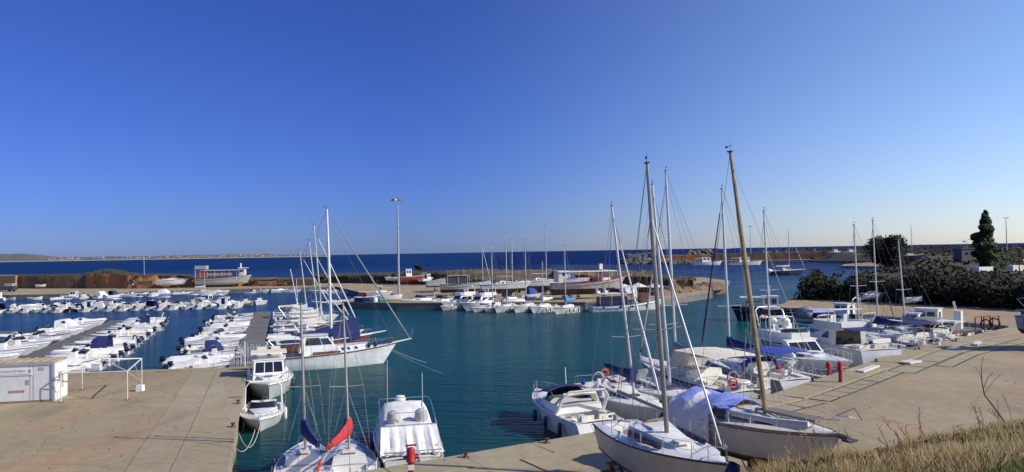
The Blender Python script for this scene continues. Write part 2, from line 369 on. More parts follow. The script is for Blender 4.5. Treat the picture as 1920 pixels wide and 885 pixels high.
# ------------------------------------------------------------ whole boats
def motorboat(name, L, B, fl, mh=WHITE, md=DECKW, eng=ENG, cm=NAVY, stripe=None, fs=None, rub=None, ne=1, anti=None):
    """open or small cabin motor boat; fl is a set of features"""
    root = thing(name); fs = fs or .42+L*.025; fb = fs*1.45
    if 'rib' in fl:
        H = Hull(root, L*.93, B*.72, fs*.8, fb*.8, .3, mh=WHITE, md=DECKG if 'gdeck' in fl else DECKW, cock=(.06, .72, .9, .3), rake=.8, anti=anti)
        mb = MB(); pts = []; r = B*.13
        for i in range(15):
            t = -.06+1.02*i/14; x, hb, z = H.sheer(max(0, min(1, t))); x = -L*.93/2+L*.93*t
            pts.append((x, B/2*.76*(1-max(0, (t-.5)/.5)**2.4)+.02, z+.02))
        rr = [r*(.35 if i == 0 else 1)*(1 if i < 12 else .92) for i in range(15)]
        full = pts+[(x, -y, z) for x, y, z in reversed(pts)]; mb.tube(full, rr+list(reversed(rr)), 8)
        mb.build('tube', mh, root)
    else:
        ck = (.04, .62, .84, .42)
        if 'cuddy' in fl: ck = (.04, .48, .84, .5)
        if 'pilot' in fl: ck = (.04, .35, .84, .45)
        if 'deckboat' in fl: ck = (.04, .8, .82, .4)
        H = Hull(root, L, B, fs, fb, .3, mh, md, cock=ck, rake=.14*L if 'gozzo' not in fl else .15, stripe=stripe, tr=.86 if 'gozzo' not in fl else .35, p=2.6, rub=rub, anti=anti, sag=.0 if 'gozzo' not in fl else .1)
    zf = H.zs(.3)-.35; x0 = -L/2
    if 'console' in fl:
        o = MB().box((x0+L*.5, 0, zf+.5), (.5, B*.3, 1.), tx=.7, ty=.85, sx=-.05).build('console', WHITE, root, 0)
        windshield(o, x0+L*.5+.1, B*.14, zf+1.0, .3, .2)
        seat(root, x0+L*.36, 0, zf, B*.3, .45, .4, .35, WHITE if 'wseat' in fl else CREAM)
        MB().box((x0+L*.74, 0, zf+.25), (L*.14, B*.45, .35), tx=.8).build('bow_cushion', DECKW, root, 0)
    if 'cuddy' in fl:
        house(root, 'cuddy', mh, x0+L*.46, x0+L*.84, B*.36, B*.16, H.zs(.5)-.02, H.zs(.5)+.28, fs=L*.12, z0f=H.zs(.85)-.02, z1f=H.zs(.85)+.06, wins=[('S', .12, .6, .35, .75)], camber=.05)
        windshield(root, x0+L*.54, B*.36, H.zs(.5)+.25, .38, .45)
        for sg in (1, -1): seat(root, x0+L*.4, sg*B*.2, zf, B*.2, .5, .4, .3, CREAM)
        seat(root, x0+L*.12, 0, zf, B*.6, .4, .4, .25, CREAM, 'stern_bench')
    if 'pilot' in fl:
        house(root, 'wheelhouse', mh, x0+L*.38, x0+L*.66, B*.34, B*.3, H.zs(.4)-.3, H.zs(.4)+1.25, fs=.35, wins=[('S', .12, .47, .55, .88), ('S', .53, .9, .55, .88), ('F', .06, .48, .5, .9), ('F', .52, .94, .5, .9), ('A', .3, .7, .05, .9)], over=.1)
        house(root, 'cuddy', mh, x0+L*.6, x0+L*.88, B*.33, B*.14, H.zs(.6)-.02, H.zs(.6)+.25, fs=L*.1, z0f=H.zs(.9)-.02, z1f=H.zs(.9)+.05)
        MB().tube([(x0+L*.42, 0, H.zs(.4)+1.25), (x0+L*.4, 0, H.zs(.4)+2.6)], .02, 4).build('aerial', STEEL, root)
    if 'dodger' in fl or 'tent' in fl:
        z = H.zs(.4); a, c = (x0+L*.12, x0+L*.6) if 'tent' in fl else (x0+L*.3, x0+L*.6); w = B*.42; top = 1.15
        rings = []
        for i in range(6):
            u = i/5; h = top*(1-.75*max(0, (u-.6)/.4)**1.5)*(1 if 'dodger' in fl else (.85+.15*sin(3*u)))
            rings.append([(a+(c-a)*u, w*k, z+h*hh) for k, hh in ((-1, 0), (-.95, .55), (-.75, .92), (-.3, 1), (.3, 1), (.75, .92), (.95, .55), (1, 0))])
        MB().loft(rings, False, 'tent' in fl, True).build('canopy', cm, root, 50)
    if 'bimini' in fl:
        bimini(root, x0+L*.2, x0+L*.6, B*.4, H.zs(.4), H.zs(.4)+1.35, cm)
    if 'ttop' in fl:
        mb = MB()
        for sg in (1, -1):
            for xx in (.42, .56): mb.tube([(x0+L*xx, sg*B*.2, zf), (x0+L*xx, sg*B*.24, zf+1.95)], .03, 5)
        mb.build('frame', ALU, root)
        MB().sheet([[(x0+L*(.34+.3*u), B*.34*(2*v-1), zf+1.95+.06*(1-(2*v-1)**2)) for v in (0, .25, .5, .75, 1)] for u in (0, .5, 1)], .07).build('hardtop', WHITE, root)
    if 'arch' in fl:
        z = H.zs(.1)
        MB().tube([(x0+L*.16, B*.44, z), (x0+L*.1, B*.42, z+.8), (x0+L*.08, B*.3, z+1.05), (x0+L*.08, -B*.3, z+1.05), (x0+L*.1, -B*.42, z+.8), (x0+L*.16, -B*.44, z)], .06, 6, flat=.5).build('arch', mh, root)
    if 'cover' in fl:
        g = []
        for i in range(13):
            t = .02+.96*i/12; x, hb, z = H.sheer(t); pk = .16+.34*exp(-((t-.42)/.2)**2)
            g.append([(x, hb*1.02*k, z+.02+pk*(1-abs(k)**1.6)+.03*sin(17*t+5*k)) for k in (-1, -.8, -.5, -.2, 0, .2, .5, .8, 1)])
        MB().sheet(g, .04).build('cover', cm, root, 60)
    if 'bench' in fl:
        for t in (.15, .38, .6): x, hb, z = H.sheer(t); MB().box((x, 0, z-.12), (.28, hb*1.7, .05)).build('thwart', WOOD if 'wood' in fl else DECKW, root, 0)
    if 'rail' in fl: rails(root, H, .55, .99, .35)
    if 'cushion' in fl: MB().box((x0+L*.16, 0, H.zs(.15)-.12), (L*.14, B*.6, .2)).build('sunpad', cm, root, 0)
    if 'fend' in fl:
        for t in (.25, .5): x, hb, z = H.sheer(t); fender(root, x, hb+.1, z*.55, FENDW, .09, .4); fender(root, x, -hb-.1, z*.55, FENDB, .09, .4)
    if 'noeng' not in fl: outboard(root, x0-.05, fs-.06, eng, ne, .95 if L < 6 else 1.1)
    root['L'] = L; index_kids(root); return root, H

def rig(root, H, mx, zb, mh_, lean=0., r=.08, sp=((.45, .9),), boom=None, bz=1.1, cover=None, mm=ALU, furl=.9, fst=.99, wires=True, bst=True, furlm=FURL, frac=.95, vane=True, slean=0., fr=.085, bsw=0.):
    """mast, boom, sail cover, spreaders, stays. lean, slean: how far the masthead is forward / to port of the foot"""
    def at(h): u = (h-zb)/(mh_-zb); return Vector((mx+lean*u, slean*u, h))
    m = MB().tube([at(zb), at(zb+(mh_-zb)*.6), at(mh_)], [r, r*.95, r*.6], 8).build('mast', mm, root)
    tips = []
    for u, wd in sp:
        h = zb+(mh_-zb)*u; a = at(h); tips.append((a, wd))
        MB().tube([a+Vector((-.18, wd, .06)), a, a+Vector((-.18, -wd, .06))], .042, 5, flat=.5).build('spreader', mm, m)
    t = at(mh_); tf = at(zb+(mh_-zb)*frac)
    if vane: MB().tube([t, t+Vector((0, 0, .35))], .008, 4).tube([t+Vector((-.25, .1, .2)), t+Vector((.2, -.1, .2))], .008, 4).box(t+Vector((-.26, .1, .2)), (.1, .01, .08)).box(t, (.22, .1, .05)).build('wind_vane', BLACK, m, 0)
    if wires:
        wr = MB(); x, hb, z = H.sheer(max(.02, min(1, (mx+H.L/2)/H.L-.01)))
        for sg in (1, -1):
            up = [Vector((x, sg*hb*.93, z))]+[a+Vector((-.18, sg*wd, .06)) for a, wd in tips]+[tf]
            wr.tube(up, .011, 3)
            for dx in (-.35, .35): wr.tube([(x+dx, sg*hb*.9, z), tips[0][0]], .009, 3)
        if bst: x, hb, z = H.sheer(.01); wr.tube([(x, 0, z), t], .011, 3)
        wr.build('shroud', WIRE, root)
    x, hb, z = H.sheer(fst); st = Vector((x, 0, z+.1))
    if furl:
        u = st.lerp(tf, .06); v = st.lerp(tf, furl)
        f = MB().tube([u, u.lerp(v, .1), u.lerp(v, .5), v], [fr*.6, fr, fr*.8, fr*.4], 7).build('furled_jib', furlm, root)
        MB().lathe([(.03, -.1), (.1, -.08), (.1, .08), (.03, .1)], tuple(st.lerp(tf, .03)), 8).build('furling_drum', BLACK, f)
        MB().tube([st, tf], .012, 4).build('forestay', WIRE, root)
    elif wires: MB().tube([st, tf], .011, 3).build('forestay', WIRE, root)
    if boom:
        a = at(zb+bz); e = a+Vector((-boom, bsw, .05-.25*abs(bsw)))
        b = MB().tube([a, e], r*.75, 7).build('boom', mm, root)
        if cover:
            n = 8; rings = []
            for i in range(n+1):
                k = i/n; c = a.lerp(e, k*.97)+Vector((0, 0, .1+.03*sin(9*k))); rr = .22-.13*k+.015*sin(20*k); hh = .34-.2*k
                if i == 0: hh = .5; c = c+Vector((.12, 0, .1))
                rings.append([c+Vector((0, cos(q)*rr, sin(q)*hh)) for q in [2*pi*j/8 for j in range(8)]])
            MB().loft(rings, True, True, True).build('sail_cover', cover, b, 60)
        if wires: MB().tube([e, t], .008, 3).build('topping_lift', WIRE, b)
    return m
def clutter(root, H, n, t0=.05, t1=.5, seed=1):
    """loose deck gear: coils, cans, bags, a liferaft canister"""
    q = random.Random(seed)
    for i in range(n):
        t = q.uniform(t0, t1); x, hb, z = H.sheer(t); y = q.choice((-1, 1))*hb*q.uniform(.55, .86); k = q.randrange(5); z += .05
        if k == 0: MB().tube([(x+.16*cos(a), y+.16*sin(a), z+.02+.05*(a > 6.3)) for a in [2*pi*j/9 for j in range(18)]], .03, 5).build('rope_coil', ROPE, root)
        elif k == 1: MB().box((x, y, z+.18), (.18, .3, .36), rz=q.uniform(0, 3), tx=.8).build('jerry_can', q.choice((BLUE, REDP, WARM, OLDW)), root, 0)
        elif k == 2: MB().lathe([(.02, 0), (.2, .03), (.22, .14), (.12, .26), (.02, .3)], (x, y, z), 7).build('sail_bag', q.choice((NAVY, GREYC, RED, OLDW)), root, 60)
        elif k == 3: MB().box((x, y*.8, z+.14), (.6, .4, .26), tx=.9, ty=.85).build('liferaft', WARM, root, 0)
        else: MB().tube([(x-.35, y, z+.08), (x+.35, y, z+.08)], [.09, .11], 7).build('deck_fender', q.choice((FENDW, FENDB)), root)
def sailboat(name, L, B, mast, fl=(), mh=WHITE, md=DECKW, cover=NAVY, stripe=None, anti=None, mx=.08, sp=((.45, .9),), mm=ALU, furl=.9, dr=.4, boom=None,
             bimc=NAVY, lean=0., slean=0., frac=.95, tr=.72, wins=3, roofw=.33, winm=GLASS, keel=False, r=.08, fs=None, fb=None, rub=None, bst=True, coach=None, furlm=FURL, rake=None, trk=.0, wl=None, fr=.085, bsw=0.):
    root = thing(name); fs = fs or .62+L*.028; fb = fb or fs*1.3; big = L > 8
    H = Hull(root, L, B, fs, fb, dr, mh, md, cock=(.05, .36, .62, .5), tr=tr, rake=rake or .13*L, flare=.78, p=2.1, stripe=stripe, anti=anti, tm=.42, rub=rub, trk=trk, wl=wl)
    x0 = -L/2; zc = H.zs(.45); hc = .26+.02*L
    W = []
    n = wins
    for i in range(n): u = .08+.8*i/n; W.append(('S', u, u+.62/n, .35, .78))
    house(root, 'coachroof', coach or md, x0+L*.36, x0+L*.76, B*roofw, B*roofw*.5, zc-.02, zc+hc, fs=L*.1, in_=.1, z0f=H.zs(.76)-.02, z1f=H.zs(.76)+.1, wins=W, glass=winm, camber=.07)
    MB().box((x0+L*.66, 0, H.zs(.66)+hc*.62), (.45, .5, .08)).build('hatch', GLASS if big else WARM, root, 0)
    MB().box((x0+L*.37, 0, zc+hc*.5-.1), (.05, B*.22, hc+.45)).build('companionway', WOOD, root, 0)
    MB().box((x0+L*.43, 0, zc+hc+.06), (L*.1, B*.26, .06)).build('sliding_hatch', md if not big else WARM, root, 0)
    zf = H.zs(.2)-.5
    for sg in (1, -1): MB().box((x0+L*.2, sg*H.hb(.2)*.46, zf+.2), (L*.27, H.hb(.2)*.3, .4)).build('cockpit_bench', md, root, 0)
    mb = MB()
    for sg in (1, -1):
        for xx in ((.3,) if not big else (.3, .46)): MB().lathe([(.07, 0), (.05, .05), (.06, .14), (.03, .15)], (x0+L*xx, sg*B*(.36 if xx < .4 else .2), H.zs(xx)+.05+(hc if xx > .4 else 0)), 8).build('winch', STEEL, root)
    rig(root, H, L*mx, H.zs(.55)+(hc*.8), mast, lean, r, sp, boom or L*.38, .75 if not big else .95, cover, mm, furl, wires=True, bst=bst, frac=frac, slean=slean, furlm=furlm, fr=fr, bsw=bsw)
    rails(root, H, .86, .995, .5, .015, 'pulpit', n=2)
    if 'pushpit' in fl:
        mb = MB(); pt = []
        for t in (.16, .08, .01): x, hb, z = H.sheer(t); pt.append((x, hb*.94, z+.55)); [mb.tube([(x, sg*hb*.94, z), (x, sg*hb*.94, z+.55)], .014, 4) for sg in (1, -1)]
        mb.tube(pt+[(x, -y, z) for x, y, z in reversed(pt)], .016, 5); mb.build('pushpit', STEEL, root)
    if 'guard' in fl: guard(root, H, .16, .86)
    if 'wheel' in fl: ring(root, (x0+L*.13, 0, zf+1.0), .42, STEEL, name='steering_wheel'); MB().box((x0+L*.13+.1, 0, zf+.5), (.18, .22, 1.)).build('pedestal', WHITE, root, 0)
    else: MB().tube([(x0+L*.03, 0, H.zs(0)+.1), (x0+L*.16, 0, H.zs(0)+.25)], .025, 5).build('tiller', WOOD, root); MB().box((x0-.08, 0, H.zs(0)-.3), (.3, .05, 1.1)).build('rudder', mh, root, 0)
    if 'dodger' in fl:
        rings = []
        for i in range(5):
            u = i/4; h = (1-.8*u**2); rings.append([(x0+L*.34+L*.09*u, B*.32*k, zc+hc*.6+.65*h*hh) for k, hh in ((-1, 0), (-.95, .6), (-.7, .95), (0, 1.05), (.7, .95), (.95, .6), (1, 0))])
        MB().loft(rings, False).build('spray_hood', bimc, root, 50)
    if 'bimini' in fl: bimini(root, x0+L*.06, x0+L*.33, B*.38, H.zs(.2), H.zs(.2)+1.75, bimc)
    if 'arch' in fl:
        z = H.zs(.05); MB().tube([(x0+.3, B*.34, z), (x0+.05, B*.34, z+1.6), (x0, B*.25, z+1.9), (x0, -B*.25, z+1.9), (x0+.05, -B*.34, z+1.6), (x0+.3, -B*.34, z)], .025, 5).build('stern_arch', STEEL, root)
    if 'ring' in fl: ring(root, (x0+.1, B*.3, H.zs(0)+.6), .27)
    if 'outb' in fl: outboard(root, x0-.05, fs, ENG if 'white' not in fl else WHITE, 1, .8)
    if 'fend' in fl:
        for t in (.3, .48, .62): x, hb, z = H.sheer(t); fender(root, x, hb+.12, z*.5, FENDB); fender(root, x, -hb-.12, z*.5, FENDW)
    if keel:
        MB().loft([[(x0+L*.62, 0, -dr*.9), (x0+L*.52, .16, -dr*.9), (x0+L*.40, 0, -dr*.9), (x0+L*.52, -.16, -dr*.9)], [(x0+L*.58, 0, -keel), (x0+L*.5, .13, -keel), (x0+L*.40, 0, -keel), (x0+L*.5, -.13, -keel)]], True, True, True).build('keel', anti or ANTB, root)
        MB().loft([[(x0+L*.1, 0, -.05), (x0+L*.06, .05, -.05), (x0+L*.01, 0, -.05), (x0+L*.06, -.05, -.05)], [(x0+L*.07, 0, -keel*.75), (x0+L*.05, .04, -keel*.75), (x0+L*.02, 0, -keel*.75), (x0+L*.05, -.04, -keel*.75)]], True, True, True).build('rudder_blade', anti or ANTB, root)
    if big: clutter(root, H, 7, .04, .5, int(L*37+mast*11))
    root['L'] = L; index_kids(root); return root, H
def cruiser(name, L, B, fl=(), mh=WHITE, md=DECKW, stripe=None, fs=None, fb=None, canv=NAVY, anti=None, trk=0.):
    """cabin motor cruiser, flybridge motor yacht, hard or soft top"""
    root = thing(name); fs = fs or .75+L*.035; fb = fb or fs*1.35; x0 = -L/2
    H = Hull(root, L, B, fs, fb, .5, mh, md, cock=(.05, .34, .8, .55), tr=.88, rake=.17*L, flare=.84, p=2.5, stripe=stripe, anti=anti, trk=trk)
    zc = H.zs(.4)
    MB().box((x0-.3, 0, .32), (.75, B*.72, .1)).build('swim_platform', WARM if 'teak' not in fl else TEAK, root, 0)
    # foredeck trunk
    house(root, 'foredeck_trunk', mh, x0+L*.58, x0+L*.86, B*.34, B*.14, H.zs(.6)-.02, H.zs(.6)+.42, fs=L*.13, z0f=H.zs(.86)-.02, z1f=H.zs(.86)+.06, wins=[('S', .1, .5, .4, .72)], camber=.06)
    MB().box((x0+L*.68, 0, H.zs(.68)+.33), (.5, .5, .06)).build('hatch', GLASS, root, 0)
    if 'fly' in fl:
        hz = 1.25
        house(root, 'saloon', mh, x0+L*.30, x0+L*.68, B*.42, B*.36, zc-.25, zc+hz, fs=L*.12, as_=.0, in_=.16, wins=[('S', .08, .42, .48, .86), ('S', .45, .84, .48, .86), ('F', .05, .34, .42, .92), ('F', .36, .64, .42, .92), ('F', .66, .95, .42, .92), ('A', .15, .85, .1, .88)], over=.05)
        zr = zc+hz+.08; f = MB()
        a = [(x0+L*.22, B*.36), (x0+L*.50, B*.34), (x0+L*.56, B*.2), (x0+L*.56, -B*.2), (x0+L*.50, -B*.34), (x0+L*.22, -B*.36)]
        f.loft([[(x, y, zr) for x, y in a], [(x+(.06 if i in (2, 3) else 0), y*1.02, zr+.5) for i, (x, y) in enumerate(a)], [(x-(.02 if i in (2, 3) else 0), y*.94, zr+.5) for i, (x, y) in enumerate(a)], [(x-.05, y*.92, zr+.04) for x, y in a]], False)
        o = f.build('flybridge', mh, root, 30)
        MB().sheet([[(x0+L*.2+L*.36*u, B*.37*(2*v-1), zr+.03) for v in (0, .5, 1)] for u in (0, .5, 1)], .06).build('flybridge_floor', WARM, o, 0)
        windshield(o, x0+L*.53, B*.3, zr+.5, .3, .3)
        seat(o, x0+L*.40, B*.15, zr, .5, .5, .5, .5, WHITE); seat(o, x0+L*.40, -B*.15, zr, .5, .5, .5, .5, WHITE)
        MB().box((x0+L*.28, 0, zr+.25), (L*.07, B*.6, .4)).build('sunpad', DECKW, o, 0)
        if 'arch' in fl:
            z = zr+.1; MB().tube([(x0+L*.27, B*.36, z), (x0+L*.23, B*.35, z+.9), (x0+L*.22, B*.25, z+1.15), (x0+L*.22, -B*.25, z+1.15), (x0+L*.23, -B*.35, z+.9), (x0+L*.27, -B*.36, z)], .08, 6, flat=.5).build('radar_arch', mh, root)
            MB().lathe([(.02, 0), (.24, .02), (.26, .12), (.2, .2), (.02, .22)], (x0+L*.22, 0, z+1.2), 12).build('radar_dome', WHITE, root)
        if 'bimini' in fl:  bimini(root, x0+L*.24, x0+L*.5, B*.32, zr+.4, zr+1.7, canv)
        if 'frame' in fl:
            mb = MB()
            for xx in (.3, .36): mb.tube([(x0+L*xx, B*.32, zr+.4), (x0+L*xx-.1, B*.32, zr+1.5), (x0+L*xx-.1, -B*.32, zr+1.5), (x0+L*xx, -B*.32, zr+.4)], .04, 6)
            mb.build('canopy_frame', ALUW, root)
    if 'express' in fl:
        windshield(root, x0+L*.6, B*.4, H.zs(.55)+.35, .6, .9)
        house(root, 'coaming', mh, x0+L*.3, x0+L*.62, B*.46, B*.42, H.zs(.4)-.02, H.zs(.5)+.38, fs=.3, in_=.1, camber=.0, roof=WARM)
        z = H.zs(.2); MB().tube([(x0+L*.3, B*.46, z), (x0+L*.22, B*.44, z+1.), (x0+L*.2, B*.34, z+1.35), (x0+L*.2, -B*.34, z+1.35), (x0+L*.22, -B*.44, z+1.), (x0+L*.3, -B*.46, z)], .1, 6, flat=.5).build('arch', mh, root)
        if 'soft' in fl: bimini(root, x0+L*.24, x0+L*.56, B*.4, z+.4, z+1.5, canv, 'soft_top', False, .18)
    if 'hard' in fl:
        hz = 1.45
        house(root, 'wheelhouse', mh, x0+L*.36, x0+L*.66, B*.38, B*.34, zc-.1, zc+hz, fs=L*.07, in_=.12, wins=[('S', .08, .46, .5, .88), ('S', .5, .88, .5, .88), ('F', .06, .34, .45, .9), ('F', .37, .63, .45, .9), ('F', .66, .94, .45, .9), ('A', .25, .75, .1, .9)], over=.08)
    for sg in (1, -1): seat(root, x0+L*.1, sg*B*.2, H.zs(.1)-.55, B*.3, .45, .5, .4, CREAM, 'cockpit_seat')
    if 'hatchwin' in fl:
        for sg in (1, -1):
            for t in (.62, .7):
                a, b2 = H.section(t), H.section(t+.05)
                q = [Vector(a[5]), Vector(b2[5]), Vector(b2[4]), Vector(a[4])]
                pts = [Vector((v.x, sg*(v.y+.012), v.z)) for v in (q[0].lerp(q[3], .7), q[1].lerp(q[2], .7), q[1].lerp(q[2], .2), q[0].lerp(q[3], .2))]
                MB().add(pts if sg < 0 else pts[::-1], [(0, 1, 2, 3)]).build('porthole', GLASS, root, 0)
    rails(root, H, .5, .995, .55, .018)
    if 'fend' in fl:
        for t in (.2, .4, .6): x, hb, z = H.sheer(t); fender(root, x, hb+.14, z*.5, FENDB, .13, .6); fender(root, x, -hb-.14, z*.5, FENDB, .13, .6)
    clutter(root, H, 4, .03, .3, int(L*31+B*17))
    for t in (.25, .55, .8):
        for sg in (1, -1): x, hb, z = H.sheer(t); MB().tube([(x-.13, sg*hb*.9, z+.07), (x+.13, sg*hb*.9, z+.07)], .02, 4).build('cleat', STEEL, root)
    if 'ant' in fl: MB().tube([(x0+L*.35, B*.3, zc+1), (x0+L*.33, B*.3, zc+4)], .015, 4).build('aerial', ALUW, root)
    root['L'] = L; index_kids(root); return root, H
def workboat(name, L, B, fs, fb, mh, md=TEAK, rub=None, anti=None, whouse=None, awn=None, fl=(), hm=WHITE, awm=WHITE, mastx=None, stripe=None, sag=.12, tr=.6, dr=.7):
    """fishing or trip boat: bulwark hull, wheelhouse (x0, x1, h) as fractions, awning (x0, x1, h)"""
    root = thing(name); x0 = -L/2
    H = Hull(root, L, B, fs, fb, dr, mh, md, tr=tr, rake=.08*L, flare=.8, p=2.4, rub=rub, anti=anti, bulw=.35, sag=sag, stripe=stripe)
    zf = H.zs(.45)-.3
    if whouse:
        a, c, h = whouse
        house(root, 'wheelhouse', hm, x0+L*a, x0+L*c, B*.3, B*.26, zf, zf+h, fs=.1, in_=.05, wins=[('S', .12, .45, .52, .85), ('S', .55, .88, .52, .85), ('F', .08, .46, .5, .86), ('F', .54, .92, .5, .86), ('A', .3, .7, .05, .85)], over=.12)
    if awn:
        a, c, h = awn; mb = MB()
        n = max(2, int(L*(c-a)/1.8))
        for i in range(n+1):
            for sg in (1, -1): mb.tube([(x0+L*(a+(c-a)*i/n), sg*B*.4, zf), (x0+L*(a+(c-a)*i/n), sg*B*.4, zf+h)], .03, 5)
        mb.build('awning_post', ALUW, root)
        MB().sheet([[(x0+L*(a+(c-a)*i/8)-.0, B*.44*(2*v-1), zf+h+.08*(1-(2*v-1)**2)) for v in (0, .25, .5, .75, 1)] for i in range(9)], .07).build('awning', awm, root)
    if 'rail' in fl: guard(root, H, .05, .7, 8, .7)
    if 'bowrail' in fl: rails(root, H, .7, .99, .5)
    if mastx: MB().tube([(x0+L*mastx, 0, zf), (x0+L*mastx-.1, 0, zf+3.6)], .05, 6).tube([(x0+L*mastx-.1, -.5, zf+3.), (x0+L*mastx-.1, .5, zf+3.)], .02, 4).build('signal_mast', ALUW, root)
    if 'crates' in fl:
        for k, (u, v) in enumerate(((.12, .2), (.16, -.2), (.24, .1), (.3, -.25))): MB().box((x0+L*u, B*v, zf+.2), (.7, .5, .4), rz=.2*k).build('crate', (BLUE, ORANGE, OLDW, GREYC)[k], root, 0)
    if 'winch' in fl: MB().tube([(x0+L*.8, -.5, zf+.45), (x0+L*.8, .5, zf+.45)], .2, 10).box((x0+L*.8, 0, zf+.2), (.4, .7, .4)).build('net_winch', GREENH, root)
    index_kids(root); return root, H
def water_name(s): return s
def moor(a, b, sag=.3, r=.015, label=None, cat='rope', group='mooring lines', m=ROPE, name='mooring_line'):
    a, b = Vector(a), Vector(b); pts = [a.lerp(b, i/8)-Vector((0, 0, sag*4*(i/8)*(1-i/8))) for i in range(9)]
    return tag(MB().tube(pts, r, 4).build(name, m), label, cat, group)
# ------------------------------------------------------------ ground, water, land
def v2(*p): return [Vector((a, b)) for a, b in p]
def wmat(name, build):
    m = bpy.data.materials.new(name); m.use_nodes = True; build(m.node_tree.nodes, m.node_tree.links, m.node_tree.nodes['Principled BSDF']); return m
def nd(n, t, **k):
    x = n.new(t)
    for a, b in k.items():
        if a in x.inputs: x.inputs[a].default_value = b
        else: setattr(x, a, b)
    return x
def ramp(n, l, src, stops):
    r = n.new('ShaderNodeValToRGB'); e = r.color_ramp.elements
    while len(e) < len(stops): e.new(.5)
    for i, (p, c) in enumerate(stops): e[i].position = p; e[i].color = (*c, 1)
    l.new(src, r.inputs[0]); return r.outputs[0]
def mix(n, l, f, a, b, bt='MIX'):
    x = n.new('ShaderNodeMixRGB'); x.blend_type = bt
    for i, s in enumerate((f, a, b)):
        if isinstance(s, (int, float)): x.inputs[i].default_value = s
        elif isinstance(s, tuple): x.inputs[i].default_value = (*s, 1)
        else: l.new(s, x.inputs[i])
    return x.outputs[0]
def water_m(n, l, b):
    g = nd(n, 'ShaderNodeNewGeometry'); sp = nd(n, 'ShaderNodeSeparateXYZ'); l.new(g.outputs['Position'], sp.inputs[0])
    nz = nd(n, 'ShaderNodeTexNoise', Scale=.02, Detail=4.); l.new(g.outputs['Position'], nz.inputs['Vector'])
    mth = nd(n, 'ShaderNodeMath', operation='MULTIPLY_ADD'); l.new(nz.outputs[0], mth.inputs[0]); mth.inputs[1].default_value = 60
    l.new(sp.outputs[1], mth.inputs[2])
    mr = nd(n, 'ShaderNodeMapRange'); mr.inputs[1].default_value = 20; mr.inputs[2].default_value = 420; l.new(mth.outputs[0], mr.inputs[0])
    c = ramp(n, l, mr.outputs[0], [(0, (.001, .020, .028)), (.22, (.004, .066, .074)), (.5, (.006, .048, .095)), (.8, (.004, .024, .10)), (1, (.004, .022, .10))])
    # shelter: the left basins are bluer than the turning basin
    mx = nd(n, 'ShaderNodeMapRange'); mx.inputs[1].default_value = -18; mx.inputs[2].default_value = -45; l.new(sp.outputs[0], mx.inputs[0])
    c = mix(n, l, mx.outputs[0], c, mix(n, l, .6, c, (.008, .045, .15)))
    l.new(c, b.inputs['Base Color']); b.inputs['Roughness'].default_value = .06; b.inputs['IOR'].default_value = 1.33
    mp = nd(n, 'ShaderNodeMapping'); mp.inputs['Scale'].default_value = (.55, 1.3, 1); mp.inputs['Rotation'].default_value = (0, 0, .25); l.new(g.outputs['Position'], mp.inputs[0])
    a1 = nd(n, 'ShaderNodeTexNoise', Scale=1.5, Detail=4., Roughness=.55); l.new(mp.outputs[0], a1.inputs['Vector'])
    a2 = nd(n, 'ShaderNodeTexNoise', Scale=.25, Detail=3.); l.new(mp.outputs[0], a2.inputs['Vector'])
    ad = nd(n, 'ShaderNodeMath', operation='ADD'); l.new(a1.outputs[0], ad.inputs[0]); l.new(a2.outputs[0], ad.inputs[1])
    bp = nd(n, 'ShaderNodeBump'); bp.inputs['Distance'].default_value = .3; l.new(ad.outputs[0], bp.inputs['Height'])
    st = nd(n, 'ShaderNodeMapRange'); st.inputs[1].default_value = 30; st.inputs[2].default_value = 500; st.inputs[3].default_value = .5; st.inputs[4].default_value = 1.
    l.new(sp.outputs[1], st.inputs[0]); cz_ = nd(n, 'ShaderNodeTexNoise', Scale=.045, Detail=3.); l.new(g.outputs['Position'], cz_.inputs['Vector'])
    cm_ = nd(n, 'ShaderNodeMapRange'); cm_.inputs[1].default_value = .38; cm_.inputs[2].default_value = .6; cm_.inputs[3].default_value = .35; cm_.inputs[4].default_value = 1.; l.new(cz_.outputs[0], cm_.inputs[0])
    sm_ = nd(n, 'ShaderNodeMath', operation='MULTIPLY'); l.new(st.outputs[0], sm_.inputs[0]); l.new(cm_.outputs[0], sm_.inputs[1]); l.new(sm_.outputs[0], bp.inputs['Strength'])
    # ruffled water hides much of its mirror at grazing angles: a body colour plus a limited share of reflection
    di = nd(n, 'ShaderNodeBsdfDiffuse'); gl = nd(n, 'ShaderNodeBsdfGlossy'); ms = nd(n, 'ShaderNodeMixShader'); fr = nd(n, 'ShaderNodeFresnel', IOR=1.33)
    l.new(c, di.inputs['Color']); l.new(bp.outputs[0], gl.inputs['Normal']); l.new(bp.outputs[0], fr.inputs['Normal']); l.new(bp.outputs[0], di.inputs['Normal'])
    rr = nd(n, 'ShaderNodeMapRange'); rr.inputs[1].default_value = 60; rr.inputs[2].default_value = 500; rr.inputs[3].default_value = .12; rr.inputs[4].default_value = .35
    l.new(sp.outputs[1], rr.inputs[0]); l.new(rr.outputs[0], gl.inputs['Roughness'])
    sr = nd(n, 'ShaderNodeMapRange'); sr.inputs[1].default_value = 140; sr.inputs[2].default_value = 600; sr.inputs[3].default_value = .42; sr.inputs[4].default_value = .06
    l.new(sp.outputs[1], sr.inputs[0]); mm_ = nd(n, 'ShaderNodeMath', operation='MULTIPLY'); l.new(sr.outputs[0], mm_.inputs[0]); l.new(fr.outputs[0], mm_.inputs[1])
    l.new(mm_.outputs[0], ms.inputs[0]); l.new(di.outputs[0], ms.inputs[1]); l.new(gl.outputs[0], ms.inputs[2]); l.new(ms.outputs[0], n['Material Output'].inputs[0])
WATER = wmat('water', water_m)
S_ = 30000
